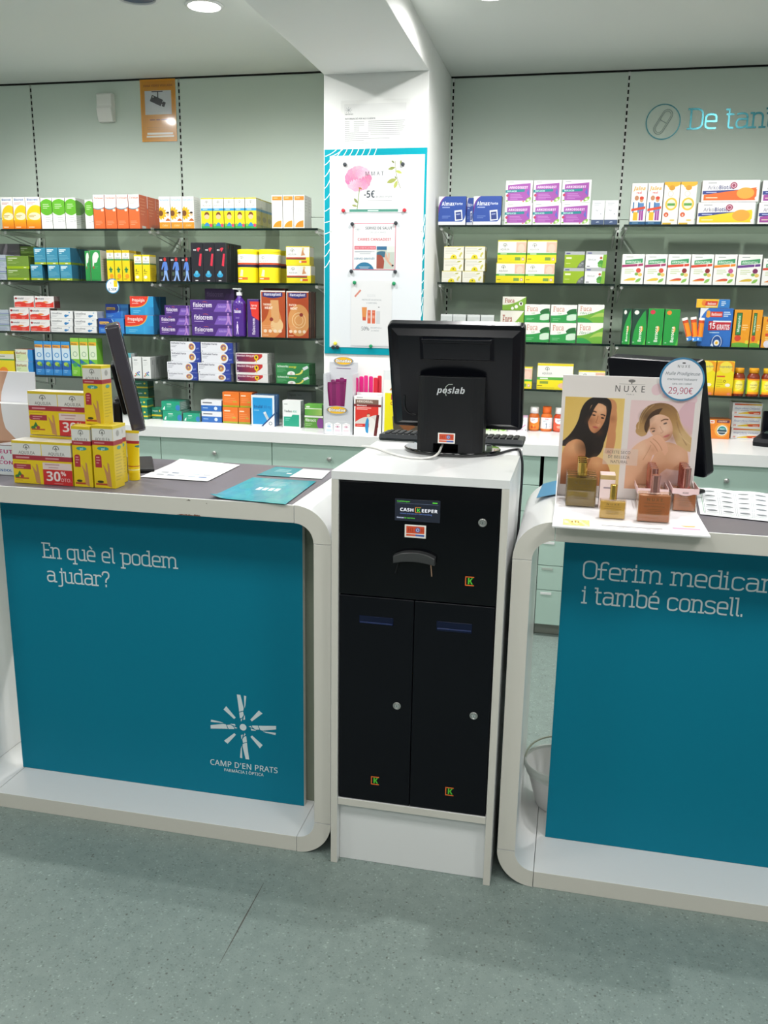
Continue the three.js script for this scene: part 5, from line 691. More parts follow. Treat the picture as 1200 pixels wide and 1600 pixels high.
// three effervescent tubes leaning in front of the blue free-offer carton
{
  const z = SH.R[2].z + 0.03, tt = labelTex(256, 512, (o) => o.bg('#ee8a24').r(0, 0, 50, 14, '#c84a2c').rot(27, 70, -Math.PI / 2, (q) => q.r(-4, -10, 56, 18, '#d8432c').t('Redoxon', 2, 4, 13, '#f8e6da', 48)).r(0, 80, 50, 20, '#3a7fc8').e(25, 90, 12, 8, '#e9eef4'));
  const mt = std(0xffffff, 0.4, { map: tt }), white = std(0xf0efec, 0.4);
  const defs = [[1077.5, 533, 1069.5, 497, 'leftmost'], [1086, 534, 1083.5, 495.5, 'middle'], [1092.5, 534, 1097, 497, 'rightmost']];
  const sh = thing('tube_stand', 'small clear stand holding three orange tubes on third right shelf', 'stand', [onZ(1086, 537, z - 0.014).x, SH.R[2].y + 0.0004, z - 0.02]);
  part('foot', rbox(0.062, 0.003, 0.028, 0.001, 0, 0.0015, 0), M.glass, sh);
  for (const [bx, by, tx, ty, w] of defs) {
    const a = onZ(bx, by, z - 0.012), b = onZ(tx, ty, z - 0.012), L = a.distanceTo(b), t = thing('effervescent_tube', 'orange effervescent tube with white cap, ' + w + ' of three beside the blue carton', 'tube', [a.x, a.y + 0.003, a.z], 0, 'three orange effervescent tubes');
    t.rotation.z = -Math.atan2(b.x - a.x, b.y - a.y);
    part('body', cyl(0.0125, 0.0125, L * 0.88, 0, L * 0.44, 0, 20).rotateY(1.2), [mt, white, white], t);
    part('cap', cyl(0.0137, 0.0133, L * 0.1, 0, L * 0.93, 0, 20), white, t);
  }
}

// ---------------------------------------------------------------- on the pillar
const PZ = PILLAR.z;
{
  const a = onZ(507.5, 234, PZ), b = onZ(659.5, 555, PZ), x0 = a.x, x1 = b.x, y1 = a.y, y0 = b.y - 0.004, W = x1 - x0, H = y1 - y0, cx = (x0 + x1) / 2, cy = (y0 + y1) / 2;
  const board = thing('notice_board', 'white magnetic board with a teal wave-lined frame on the pillar', 'notice board', [cx, cy, PZ + 0.0006]);
  const border = new THREE.Shape([[-W / 2, -H / 2], [W / 2, -H / 2], [W / 2, H / 2], [-W / 2, H / 2]].map((p) => new THREE.Vector2(...p)));
  const wt = onZ(516.5, 245, PZ), wb = onZ(656, 545, PZ), ix0 = wt.x - cx, ix1 = wb.x - cx, iy1 = wt.y - cy, iy0 = wb.y - cy;
  border.holes.push(new THREE.Path([[ix0, iy0], [ix0, iy1], [ix1, iy1], [ix1, iy0]].map((p) => new THREE.Vector2(...p))));
  part('frame', extrude(border, 0.004), phys(0x008f9f, 0.6, { specularIntensity: 0.3 }), board);
  const lineM = std(0xe8f6f8, 0.5), lw = 0.0032, lines = [];
  const curve = (x, y, u, v) => { const p = []; for (let i = 0; i <= 6; i++) { const t = i / 6; p.push([x + u * t, y + v * (0.55 * t + 0.45 * t * t)]); } return ribbon(p, lw, 0.0004); };
  const bw = ix0 + W / 2;
  for (let i = 0; i < 9; i++) lines.push(...curve(-W / 2 + 0.002 + i * 0.0285 + (i < 2 ? 0.004 : 0), iy1 + 0.002, i < 2 ? 0.05 : 0.022 - i * 0.0013, H / 2 - iy1 - 0.004));
  for (let i = 0; i < 12; i++) { const y = iy1 - 0.035 - i * 0.05; if (y < -H / 2 + 0.36) break; lines.push(...curve(-W / 2 + 0.002, y, bw - 0.004, 0.02 + 0.014 * Math.sin(i * 0.9))); }
  for (let i = 0; i < 12; i++) { const y = iy1 - 0.3 - i * 0.05; if (y < iy0 + 0.1) break; lines.push(...curve(ix1 + 0.002, y, W / 2 - ix1 - 0.004, 0.03 + 0.02 * Math.sin(i * 0.8 + 1))); }
  part('wave_lines', merged(lines), lineM, board, [0, 0, 0.004]);
  part('white_panel', rbox(ix1 - ix0 + 0.004, iy1 - iy0 + 0.004, 0.0042, 0.0008, (ix0 + ix1) / 2, (iy0 + iy1) / 2, 0.0034), phys(0xd4d8dc, 0.35, { specularIntensity: 0.6 }), board);
  const screw = cyl(0.003, 0.003, 0.0012, 0, 0, 0, 12).rotateX(Math.PI / 2);
  for (const [sx, sy] of [[ix0 + 0.004, iy1 - 0.006], [ix1 - 0.004, iy1 - 0.006], [ix0 + 0.004, 0.1], [ix1 - 0.006, 0.1]]) part('screw', screw, M.rail, board, [sx, sy, 0.006]);
  const zb = PZ + 0.0065;
  const sheet = (name, label, cat, px0, py0, px1, py1, tex, dz = 0, rough = 0.55) => { const p = onZ(px0, py0, zb), q = onZ(px1, py1, zb); return single(name, sheetGeo(q.x - p.x, p.y - q.y, 0.0006), printed(tex, rough), label, cat, [(p.x + q.x) / 2, (p.y + q.y) / 2, zb + 0.0006 + dz]); };
  const flower = canvasTexture(640, 512, (g) => {
    g.fillStyle = '#f5f6f6'; g.fillRect(0, 0, 640, 512);
    for (let i = 0; i < 130; i++) { const t = i * 2.4, r = 6 + Math.sqrt(i) * 9.5, x = 168 + Math.cos(t) * r, y = 182 + Math.sin(t) * r * 0.95; g.save(); g.translate(x, y); g.rotate(t + 1.2); g.fillStyle = `hsl(${334 + (i % 7)}, ${58 + (i % 5) * 6}%, ${72 + ((i * 13) % 17)}%)`; g.beginPath(); g.ellipse(0, 0, 30, 17, 0, 0, 7); g.fill(); g.strokeStyle = 'rgba(205,96,140,.35)'; g.lineWidth = 1.5; g.stroke(); g.restore(); }
    g.strokeStyle = '#7d9a4a'; g.lineWidth = 7; g.beginPath(); g.moveTo(180, 270); g.quadraticCurveTo(172, 380, 158, 480); g.stroke();
    const leaf = (x, y, a, s, c) => { g.save(); g.translate(x, y); g.rotate(a); g.fillStyle = c; g.beginPath(); g.moveTo(0, 0); g.quadraticCurveTo(s * 0.5, -s * 0.4, s, 0); g.quadraticCurveTo(s * 0.5, s * 0.4, 0, 0); g.fill(); g.restore(); };
    leaf(164, 420, -2.2, 62, '#8f9a5a'); leaf(160, 450, 3.4, 54, '#a3ad6a'); leaf(170, 268, 0.4, 40, '#b0702f');
    g.strokeStyle = '#8a8f5a'; g.lineWidth = 5; g.beginPath(); g.moveTo(520, 20); g.quadraticCurveTo(520, 160, 575, 280); g.stroke();
    leaf(520, 80, 2.9, 70, '#93a04e'); leaf(524, 110, 0.4, 66, '#c3cc62'); leaf(512, 40, -2.4, 40, '#7d8a46'); leaf(536, 190, 2.8, 100, '#a9b25a'); leaf(540, 205, 1.9, 80, '#bcc567'); leaf(536, 190, -2.2, 34, '#8a9750'); leaf(574, 60, -1.6, 50, '#8a9750');
    g.fillStyle = '#3a444e'; g.font = '54px sans-serif'; g.fillText('M M A T', 232, 154, 180);
    g.fillStyle = '#3c454f'; g.font = 'bold 96px sans-serif'; g.fillText('-5€', 222, 366, 108); g.font = '26px sans-serif'; g.fillStyle = '#666f76'; g.fillText('de descompte', 336, 366, 160); g.fillRect(262, 396, 230, 3); g.fillStyle = '#d6dadd'; g.fillRect(262, 410, 180, 3);
    g.fillStyle = '#4f9a86'; g.fillRect(84, 478, 470, 26); g.fillStyle = '#dff0ea'; g.font = 'bold 20px sans-serif'; g.fillRect(262, 486, 104, 11);
  });
  sheet('poster', 'white poster with a pink peony and leaves at the top of the board', 'poster', 533, 250, 636, 332, flower);
  const salut = canvasTexture(512, 576, (g) => {
    g.fillStyle = '#e4788c'; g.fillRect(0, 0, 512, 576); g.fillStyle = '#f7f8f8'; g.fillRect(8, 8, 496, 560); g.fillStyle = '#4a565e'; g.font = 'bold 46px sans-serif'; g.fillText('SERVEI DE SALUT', 150, 76, 320); g.fillStyle = '#a9b2b8'; g.font = '30px sans-serif'; g.fillText('DE LES CAMES', 206, 122, 220);
    g.strokeStyle = '#bfc5c8'; g.lineWidth = 4; for (let i = 0; i < 4; i++) { g.beginPath(); g.moveTo(60 + Math.cos(i * 0.785) * 34, 76 + Math.sin(i * 0.785) * 34); g.lineTo(60 - Math.cos(i * 0.785) * 34, 76 - Math.sin(i * 0.785) * 34); g.stroke(); }
    g.fillStyle = '#d9606c'; g.font = 'bold 46px sans-serif'; g.fillText('CAMES CANSADES?', 56, 214, 400); g.fillStyle = '#e4707e'; g.fillRect(20, 280, 260, 44); g.fillStyle = '#fbe3e5'; g.font = '26px sans-serif'; g.fillText('VINE A FER-TE LA PROVA', 30, 312, 240);
    g.fillStyle = '#b4bcc2'; for (const [x, y, w] of [[24, 344, 240], [84, 372, 130], [24, 350, 200]]) g.fillRect(x, y, w, 8); g.fillStyle = '#5a8aa4'; g.font = 'bold 32px sans-serif'; g.fillText('SERVEI GRATUÏT', 18, 448, 250); g.fillStyle = '#2f7fa8'; g.beginPath(); g.arc(142, 600, 118, 0, 7); g.fill(); g.fillStyle = '#cfe3ee'; g.fillRect(76, 536, 130, 6); g.fillRect(90, 552, 100, 6); g.fillStyle = '#f7f8f8'; g.fillRect(0, 568, 0, 0);
    g.fillStyle = '#cdd8cc'; g.fillRect(288, 284, 212, 280); g.fillStyle = '#2f6f9a'; g.fillRect(288, 284, 120, 44); g.fillStyle = '#e9eee6'; g.fillRect(408, 284, 92, 70); g.fillStyle = '#3f7088'; g.beginPath(); g.moveTo(288, 360); g.quadraticCurveTo(340, 330, 392, 350); g.lineTo(384, 420); g.lineTo(288, 420); g.fill();
    g.fillStyle = '#a8503f'; g.beginPath(); g.moveTo(288, 390); g.quadraticCurveTo(360, 370, 380, 470); g.lineTo(372, 560); g.lineTo(288, 560); g.fill(); g.fillStyle = '#e3b49c'; g.beginPath(); g.moveTo(396, 350); g.quadraticCurveTo(420, 430, 440, 470); g.lineTo(490, 520); g.lineTo(476, 540); g.quadraticCurveTo(410, 480, 384, 420); g.fill(); g.fillStyle = '#e8c0aa'; g.beginPath(); g.moveTo(426, 360); g.lineTo(446, 370); g.lineTo(440, 460); g.lineTo(424, 450); g.fill(); g.fillStyle = '#232a33'; g.beginPath(); g.arc(480, 520, 12, 0, 7); g.fill(); g.fillStyle = '#e4788c'; g.fillRect(0, 568, 512, 8);
  });
  sheet('poster', 'pink-edged leg care poster held by four black magnets', 'poster', 551.5, 349, 617.5, 422, salut);
  const half = canvasTexture(480, 720, (g) => {
    g.fillStyle = '#f7f8f8'; g.fillRect(0, 0, 480, 720); g.fillStyle = '#dfe3e6'; g.font = '40px serif'; g.fillText('ISDIN', 190, 178, 100); g.save(); g.translate(40, 170); g.rotate(-0.82); g.fillStyle = '#e5927e'; g.fillRect(0, 0, 100, 20); g.restore();
    g.fillStyle = '#a4acb2'; g.font = '24px sans-serif'; g.fillText('PROTECCIÓ SOLAR FACIAL', 130, 218, 230); g.fillText('I CORPORAL', 180, 252, 130); g.fillStyle = '#ef9a52'; g.beginPath(); g.moveTo(130, 290); g.lineTo(190, 290); g.lineTo(180, 436); g.lineTo(140, 436); g.fill(); g.fillStyle = '#e0623f'; g.fillRect(140, 398, 40, 38); g.fillStyle = '#e8704c'; g.fillRect(198, 322, 38, 146); g.fillRect(250, 322, 38, 146); g.fillStyle = '#f3a98c'; for (const x of [204, 256]) { g.fillRect(x, 340, 26, 8); g.fillRect(x, 380, 26, 30); } g.fillStyle = '#dfe2e4'; g.fillRect(300, 330, 46, 140);
    g.fillStyle = '#4a525a'; g.fillRect(322, 284, 16, 8); g.font = '58px serif'; g.fillStyle = '#454d54'; g.fillText('50%', 124, 546, 96); g.font = '20px sans-serif'; g.fillStyle = '#9aa2a8'; g.fillText('DESCOMPTE EN LA', 234, 522, 130); g.fillText('2a UNITAT', 242, 552, 100); g.fillStyle = '#e3e6e8'; g.fillRect(0, 708, 480, 12);
  });
  sheet('poster', 'white half-price poster with orange tubes held by green magnets', 'poster', 548.5, 438, 611, 542, half);
  const p = onZ(538, 163, PZ), q = onZ(634, 222, PZ);
  const notice = canvasTexture(768, 512, (g) => {
    g.fillStyle = '#f4f5f4'; g.fillRect(0, 0, 768, 512); g.fillStyle = '#5a6064'; g.font = 'bold 22px sans-serif'; g.strokeStyle = '#8a9094'; g.lineWidth = 4; for (let i = 0; i < 4; i++) { g.beginPath(); g.moveTo(56 + Math.cos(i * 0.785) * 42, 78 + Math.sin(i * 0.785) * 42); g.lineTo(56 - Math.cos(i * 0.785) * 42, 78 - Math.sin(i * 0.785) * 42); g.stroke(); } g.fillText("CAMP D'EN PRATS", 12, 140, 100); g.font = 'bold 26px sans-serif'; g.fillText('INFORMACIÓ PER ALS CLIENTS', 8, 202, 380);
    g.fillStyle = '#7d8387'; for (let i = 0; i < 11; i++) { const y = 226 + i * 25; g.fillRect(8, y, i < 6 ? 60 : i < 9 ? 300 : i === 9 ? 560 : 240, 5); if (i < 6) { g.fillRect(120, y, i < 3 ? 130 : 70, 5); g.fillRect(300, y, 455 - (i % 3) * 14, 5); } else if (i < 8) g.fillRect(330, y, 370, 5); }
  });
  single('notice_sheet', sheetGeo(q.x - p.x, p.y - q.y, 0.0006), printed(notice, 0.3, 0xe9e9e9), 'white sheet of small grey print on the pillar above the board', 'notice', [(p.x + q.x) / 2, (p.y + q.y) / 2, PZ + 0.0006]);
  single('plastic_sleeve', sheetGeo(q.x - p.x + 0.03, p.y - q.y + 0.03, 0.0008), phys(0xffffff, 0.06, { transmission: 1, thickness: 0 }), 'clear plastic sleeve over the printed sheet above the board', 'sleeve', [(p.x + q.x) / 2, (p.y + q.y) / 2, PZ + 0.002]);
  const mag = lathe([[0, 0.0085], [0.0062, 0.0085], [0.0078, 0.0072], [0.0085, 0.0045], [0.0085, 0], [0, 0]], 20).rotateX(Math.PI / 2);
  const mags = [[539, 257, 0x3b4046, 'dark grey magnet at the peony poster’s upper left corner'], [629.5, 256.5, 0x3b4046, 'dark grey magnet at the peony poster’s upper right corner'], [536.5, 329, 0xc4303c, 'red magnet at the peony poster’s lower left corner'], [632, 328.5, 0xc4303c, 'red magnet at the peony poster’s lower right corner'],
    [550.5, 350, 0x34383e, 'black magnet at the leg poster’s upper left corner'], [618.5, 348.5, 0x34383e, 'black magnet at the leg poster’s upper right corner'], [549, 424, 0x34383e, 'black magnet at the leg poster’s lower left corner'], [617.5, 424.5, 0x34383e, 'black magnet at the leg poster’s lower right corner'],
    [554, 441.5, 0x1f8a5a, 'green magnet at the half-price poster’s upper left'], [615.5, 443, 0x1f8a5a, 'green magnet at the half-price poster’s upper right'], [579.5, 541, 0x1f8a5a, 'green magnet at the foot of the half-price poster'],
    [524, 536.5, 0xe9dc4a, 'yellow magnet above two black ones in the board’s corner'], [520.5, 542.5, 0x2a2d30, 'left black magnet in the board’s lower left corner'], [527.5, 542.5, 0x2a2d30, 'right black magnet in the board’s lower left corner']];
  for (const [px, py, c, label] of mags) { const o = onZ(px, py, zb + 0.002); single('magnet', mag, std(c, 0.35), label, 'magnet', [o.x, o.y, zb + 0.0014], 0, 'round board magnets'); }
}
// ---------------------------------------------------------------- on the back walls
{
  const a = onZ(218.5, 123, ZL), b = onZ(277.5, 219, ZL);
  const t = canvasTexture(448, 704, (g) => {
    g.fillStyle = '#e0960f'; g.fillRect(0, 0, 448, 704); g.fillStyle = '#d08a0c'; g.fillRect(14, 20, 420, 664); g.fillStyle = '#8a4a0c'; g.font = 'bold 34px sans-serif'; g.fillText('ZONA VIDEO VIGILADA', 40, 84, 370); g.fillStyle = '#c3c7cb'; g.fillRect(56, 128, 336, 268); g.fillStyle = '#2a2230'; g.fillRect(146, 132, 140, 12); g.fillRect(216, 140, 14, 70); g.save(); g.translate(212, 240); g.rotate(0.42); g.fillStyle = '#25252f'; g.fillRect(-84, -36, 150, 76); g.fillRect(76, -22, 34, 56); g.fillRect(64, -8, 14, 20); g.fillStyle = '#d4d8de'; g.fillRect(-70, -26, 16, 14); g.restore();
    g.fillStyle = '#7a3a0c'; g.font = 'bold 26px sans-serif'; g.fillRect(110, 448, 66, 14); g.fillRect(190, 448, 50, 14); g.fillRect(256, 448, 84, 14); g.fillStyle = '#a8700c'; g.fillRect(70, 540, 310, 4); g.fillRect(70, 560, 310, 4); g.fillStyle = '#e6e2d8'; g.fillRect(70, 600, 330, 24); g.fillRect(60, 634, 350, 20);
  });
  single('warning_sign', rbox(b.x - a.x, a.y - b.y, 0.003, 0.001), [paper, paper, paper, paper, phys(0xffffff, 0.25, { map: t, clearcoat: 0.9, clearcoatRoughness: 0.06 }), paper], 'orange video surveillance sign with camera picture on the green wall', 'sign', [(a.x + b.x) / 2, (a.y + b.y) / 2 - 0.006, ZL + 0.003]);
  const c = onZ(149.5, 146, ZL + 0.04), d = onZ(175, 188, ZL + 0.04), w = d.x - c.x, h = c.y - d.y;
  const det = thing('motion_detector', 'small white motion detector on the green wall left of the orange sign', 'detector', [(c.x + d.x) / 2, (c.y + d.y) / 2, ZL + 0.0008]);
  const prof = poly([[-h / 2, 0], [-h / 2, 0.026], [-h * 0.3, 0.036], [-h * 0.05, 0.042], [h * 0.05, 0.036], [h / 2 - 0.006, 0.034], [h / 2, 0.028], [h / 2, 0]]);
  part('housing', extrude(prof, w - 0.006, 0.003).applyMatrix4(new THREE.Matrix4().set(0, 0, 1, -(w - 0.006) / 2, 1, 0, 0, 0, 0, 1, 0, 0, 0, 0, 0, 1)), std(0xe6e7e2, 0.45), det);
}
{ // metal-look lettering and pill emblem on the right wall
  const mt = std(0x4a9aa6, 0.22, { metalness: 0.55 }), thin = std(0x6f8a84, 0.4), c = onZ(1036, 190.5, ZR), sg = thing('wall_sign', 'teal pill emblem and De tant lettering on the right wall', 'sign', [c.x, c.y, ZR + 0.0006]);
  const em = new THREE.Group(); em.name = 'emblem'; sg.add(em);
  part('ring', extrude((() => { const s = new THREE.Shape().absarc(0, 0, 0.081, 0, Math.PI * 2); s.holes.push(new THREE.Path().absarc(0, 0, 0.0765, 0, Math.PI * 2, true)); return s; })(), 0.002, 0, 48), mt, em);
  const pillLine = (hw, hl) => { const p = []; for (let i = 0; i <= 40; i++) { const a = i / 40 * Math.PI * 2, cs = Math.cos(a), sn = Math.sin(a); p.push([hw * cs, (sn >= 0 ? 1 : -1) * (hl - hw) + hw * sn]); } return p.concat([p[0]]); };
  part('pill_outline', merged([...ribbon(pillLine(0.024, 0.06), 0.0022, 0.0012), ...ribbon(pillLine(0.0175, 0.052), 0.0018, 0.0012), ...ribbon([[-0.0175, 0.002], [0.0175, 0.002]], 0.0018, 0.0012)]).rotateZ(-0.52), thin, em);
  const s = 0.0063, o = onZ(1074, 201.5, ZR); lettering('De tant', o.x - c.x, o.y - c.y, 0, s * 0.95, s, 0.0085, 0.002, mt, sg);
}

// ---------------------------------------------------------------- snack displays on the worktop before the pillar
{
  const z = onY(520, 678.5, WY).z, a = onZ(505.5, 640, z), b = onZ(550.5, 640, z), W = b.x - a.x, yt = onZ(510, 584, z).y - WY, yTop = onZ(534, 556, z - 0.1).y - WY;
  const d = thing('snack_display', 'grey cardboard display of purple snack bars before the pillar', 'display', [(a.x + b.x) / 2, WY + 0.0004, z]), D = 0.1, hw = W / 2;
  const grey = std(0xc9cbd0, 0.5), logoT = canvasTexture(384, 192, (g) => { g.fillStyle = '#c9cbd0'; g.fillRect(0, 0, 384, 192); g.fillStyle = '#7f858d'; g.beginPath(); g.ellipse(192, 96, 186, 88, 0, 0, 7); g.fill(); g.fillStyle = '#e9b52c'; g.beginPath(); g.ellipse(192, 96, 164, 84, 0, 0, 7); g.fill(); g.fillStyle = '#f4f4f2'; g.strokeStyle = '#6a6e76'; g.lineWidth = 10; g.font = 'bold 92px sans-serif'; g.textAlign = 'center'; g.strokeText('Dinadax', 192, 128, 300); g.fillText('Dinadax', 192, 128, 300); });
  const fT = canvasTexture(512, 512, (g) => { g.fillStyle = '#cdcfd4'; g.fillRect(0, 0, 512, 512); [['#6aa9dc', '#dfeaf4', 'sabor'], ['#b85a8a', '#f4eaf0', 'berry'], ['#c87a9a', '#f4ecf0', 'crunchy']].forEach(([c, bg, s], i) => { const x = 24 + i * 160; g.fillStyle = '#f3f4f6'; g.beginPath(); g.moveTo(x, 512); g.lineTo(x, 120); g.lineTo(x + 68, 60); g.lineTo(x + 136, 120); g.lineTo(x + 136, 512); g.fill(); g.fillStyle = bg; g.fillRect(x + 12, 330, 112, 120); g.fillStyle = c; g.font = 'bold 30px sans-serif'; g.textAlign = 'center'; g.fillText(s, x + 68, 150, 110); g.strokeStyle = c; g.lineWidth = 8; g.beginPath(); g.arc(x + 68, 226, 34, 0, 7); g.stroke(); g.fillRect(x + 56, 200, 24, 50); g.globalAlpha = 0.5; for (let k = 0; k < 4; k++) g.fillRect(x + 22, 346 + k * 22, 92, 8); g.globalAlpha = 1; }); });
  const ylip = onZ(530, 637, z).y - WY, yl = onZ(530, 646, z).y - WY;
  // front with a tapering window
  const f = new THREE.Shape([[-hw, 0], [hw, 0], [hw, yt], [-hw, yt]].map((p) => new THREE.Vector2(...p)));
  f.holes.push(new THREE.Path([[-hw * 0.62, ylip + 0.005], [-hw * 0.84, yt - 0.003], [hw * 0.62, yt - 0.003], [hw * 0.46, ylip + 0.005]].map((p) => new THREE.Vector2(...p))));
  part('front_card', extrude(f, 0.0015), grey, d, [0, 0, -0.0015]);
  part('print', rbox(W * 0.96, yl * 0.62, 0.0008, 0.0003, 0, yl * 0.33, 0.0006), [grey, grey, grey, grey, std(0xffffff, 0.5, { map: fT }), grey], d);
  part('logo_badge', cyl(0.5, 0.5, 0.002, 0, 0, 0, 36).rotateY(Math.PI / 2).rotateX(Math.PI / 2).scale(hw * 1.5, 0.039, 1), [std(0x8a8f96, 0.4), std(0xffffff, 0.4, { map: logoT }), grey], d, [-0.004, ylip - 0.012, 0.0012], [0, 0, 0]);
  for (const s of [-1, 1]) part('side_card', box(0.0015, yt, D, s * (hw - 0.0008), yt / 2, -D / 2 - 0.0015), grey, d);
  const back = new THREE.Shape(); const yb = yTop - 0.03; back.moveTo(-hw, 0); back.lineTo(hw, 0); back.lineTo(hw, yb); back.lineTo(hw * 0.62, yb); back.quadraticCurveTo(hw * 0.4, yTop, 0, yTop); back.quadraticCurveTo(-hw * 0.4, yTop, -hw * 0.62, yb); back.lineTo(-hw, yb); back.closePath();
  part('header_card', extrude(back, 0.0015), grey, d, [0, 0, -D - 0.003]);
  part('logo_badge', cyl(0.5, 0.5, 0.002, 0, 0, 0, 36).rotateY(Math.PI / 2).rotateX(Math.PI / 2).scale(hw * 1.4, 0.039, 1), [std(0x8a8f96, 0.4), std(0xffffff, 0.4, { map: logoT }), grey], d, [0, yTop - 0.024, -D + 0.0002]);
  part('print_line', box(W * 0.5, 0.0022, 0.0006, 0, yTop - 0.058, -D - 0.0008), std(0x8a6a9a, 0.6), d);
  part('floor_card', box(W - 0.006, 0.0015, D - 0.004, 0, ylip * 0.72, -D / 2), grey, d);
  // purple wrapped bars standing in it
  const bars = M.barGeo = (() => { const g = new RoundedBoxGeometry(0.0185, 0.15, 0.011, 3, 0.005), p = g.attributes.position; for (let i = 0; i < p.count; i++) { const y = p.getY(i), e = Math.abs(y) / 0.075; p.setX(i, p.getX(i) * (e > 0.84 ? 1.14 : 1)); p.setZ(i, p.getZ(i) * (e > 0.84 ? 0.12 : 1 + 0.12 * Math.sin(y * 260 + p.getX(i) * 300))); } g.computeVertexNormals(); return g; })();
  const wrap = (c) => phys(c, 0.22, { clearcoat: 0.8, clearcoatRoughness: 0.15 }), pm = [wrap(0x8e1f66), wrap(0x7a1a5c)];
  const spots = [[-0.78, 0, 0], [-0.42, 0.006, 1], [-0.06, 0, 0], [0.3, 0.012, 1], [0.62, 0, 0], [-0.6, 0.01, 1], [-0.2, 0.014, 0], [0.16, 0.02, 1], [0.5, 0.016, 0]];
  spots.forEach(([u, dy, m], i) => single('snack_bar', bars, pm[m], 'purple wrapped snack bar in the grey display, ' + (i < 5 ? ['leftmost', 'second', 'middle', 'fourth', 'rightmost'][i] + ' of the front row' : NTH[i - 5] + ' of the back row'), 'snack bar', [d.position.x + u * hw * 0.8, WY + ylip * 0.72 + 0.077 + dy, z - (i < 5 ? 0.013 : 0.038)], 0, 'purple snack bars'));
}
{ // red memory box and the pink and red sachets behind it
  const z = onY(575, 681, WY).z, a = onZ(553, 650, z), b = onZ(595.5, 650, z), h = onZ(575, 619.5, z).y - WY, W = b.x - a.x;
  const t = labelTex(384, 640, (o) => { o.bg('#f3f2f0').l(6, 2.5, 22, 1, '#8a8a90', 4, 1.5).r(3, 8, 51, 12, '#7d6154').t('ARKOREAL', 6, 16.5, 8, '#e9ddd4', 36).r(-1, 20, 61, 6, '#7a1f24').t('Memory', 6, 25, 6, '#f6e9e6', 22).r(3, 26, 51, 52, '#d8352c').l(6, 28.5, 40, 2, '#f5c9c2', 3.4, 1.7).d('#d9d4d0', 'M3 66Q20 50 34 52Q50 44 54 48V64Q40 70 3 70Z').e(32, 48, 3.5, 4, '#e3b99a').d('#5a3a2a', 'M28 47Q32 40 36 46Q32 44 28 47Z').d('#2f8fc8', 'M30 53Q22 70 27 92L32 94L33 60Z').d('#e9e6e2', 'M34 52Q46 54 48 66L46 98H33Z').p('#5e1a1e', 50, 46, 56, 46, 51, 100, 44, 100).l(6, 73, 22, 1, '#f0a8a0', 4, 1.6); });
  single('medicine_box', rbox(W, h, 0.05, 0.001), [paper, paper, paper, paper, std(0xffffff, 0.45, { map: t }), paper], 'white and red memory supplement box between display and yellow bag', 'box', [(a.x + b.x) / 2, WY + h / 2 + 0.0004, z - 0.025]);
  const P = (c) => phys(c, 0.24, { clearcoat: 0.8, clearcoatRoughness: 0.15 }), pm = [P(0xd8127a), P(0xd0263a)], zz = z - 0.068, sg = (() => { const g = new RoundedBoxGeometry(0.0185, 0.15, 0.014, 3, 0.006), p = g.attributes.position; for (let i = 0; i < p.count; i++) { const y = p.getY(i), e = Math.abs(y) / 0.075; p.setX(i, p.getX(i) * (e > 0.86 ? 1.15 : 1)); p.setZ(i, p.getZ(i) * (e > 0.86 ? 0.12 : 1 + 0.16 * Math.sin(y * 170 + p.getX(i) * 400))); } g.computeVertexNormals(); return g; })();
  const sx = [557, 564.5, 572, 579.5, 587, 593], box0 = thing('sachet_box', 'white open box holding pink and red sachets behind the memory box', 'box', [(a.x + b.x) / 2, WY + 0.0004, zz]), bh = onZ(575, 606, zz).y - WY - 0.02;
  part('front_card', box(W, bh, 0.001, 0, bh / 2, 0.0155), paper, box0); part('back_card', box(W, bh, 0.001, 0, bh / 2, -0.0155), paper, box0); for (const s of [-1, 1]) part('side_card', box(0.001, bh, 0.03, s * (W / 2 - 0.0006), bh / 2, 0), paper, box0); part('floor_card', box(W - 0.004, 0.001, 0.029, 0, bh * 0.55, 0), paper, box0);
  sx.forEach((px, i) => { const p = onZ(px, 600, zz), top = onZ(px, [590, 588, 586.5, 588, 590, 587][i], zz).y; single('sachet', sg, pm[i > 3 ? 1 : 0], (i > 3 ? 'red' : 'pink') + ' foil sachet in the open box, ' + (i > 3 ? ['left', 'right'][i - 4] + ' of the two' : ['leftmost', 'second', 'third', 'rightmost'][i] + ' pink one'), 'sachet', [p.x, top - 0.075, zz - (i % 2) * 0.004 + 0.002], (rnd() - 0.5) * 0.5, i > 3 ? 'red foil sachets' : 'pink foil sachets'); });
}
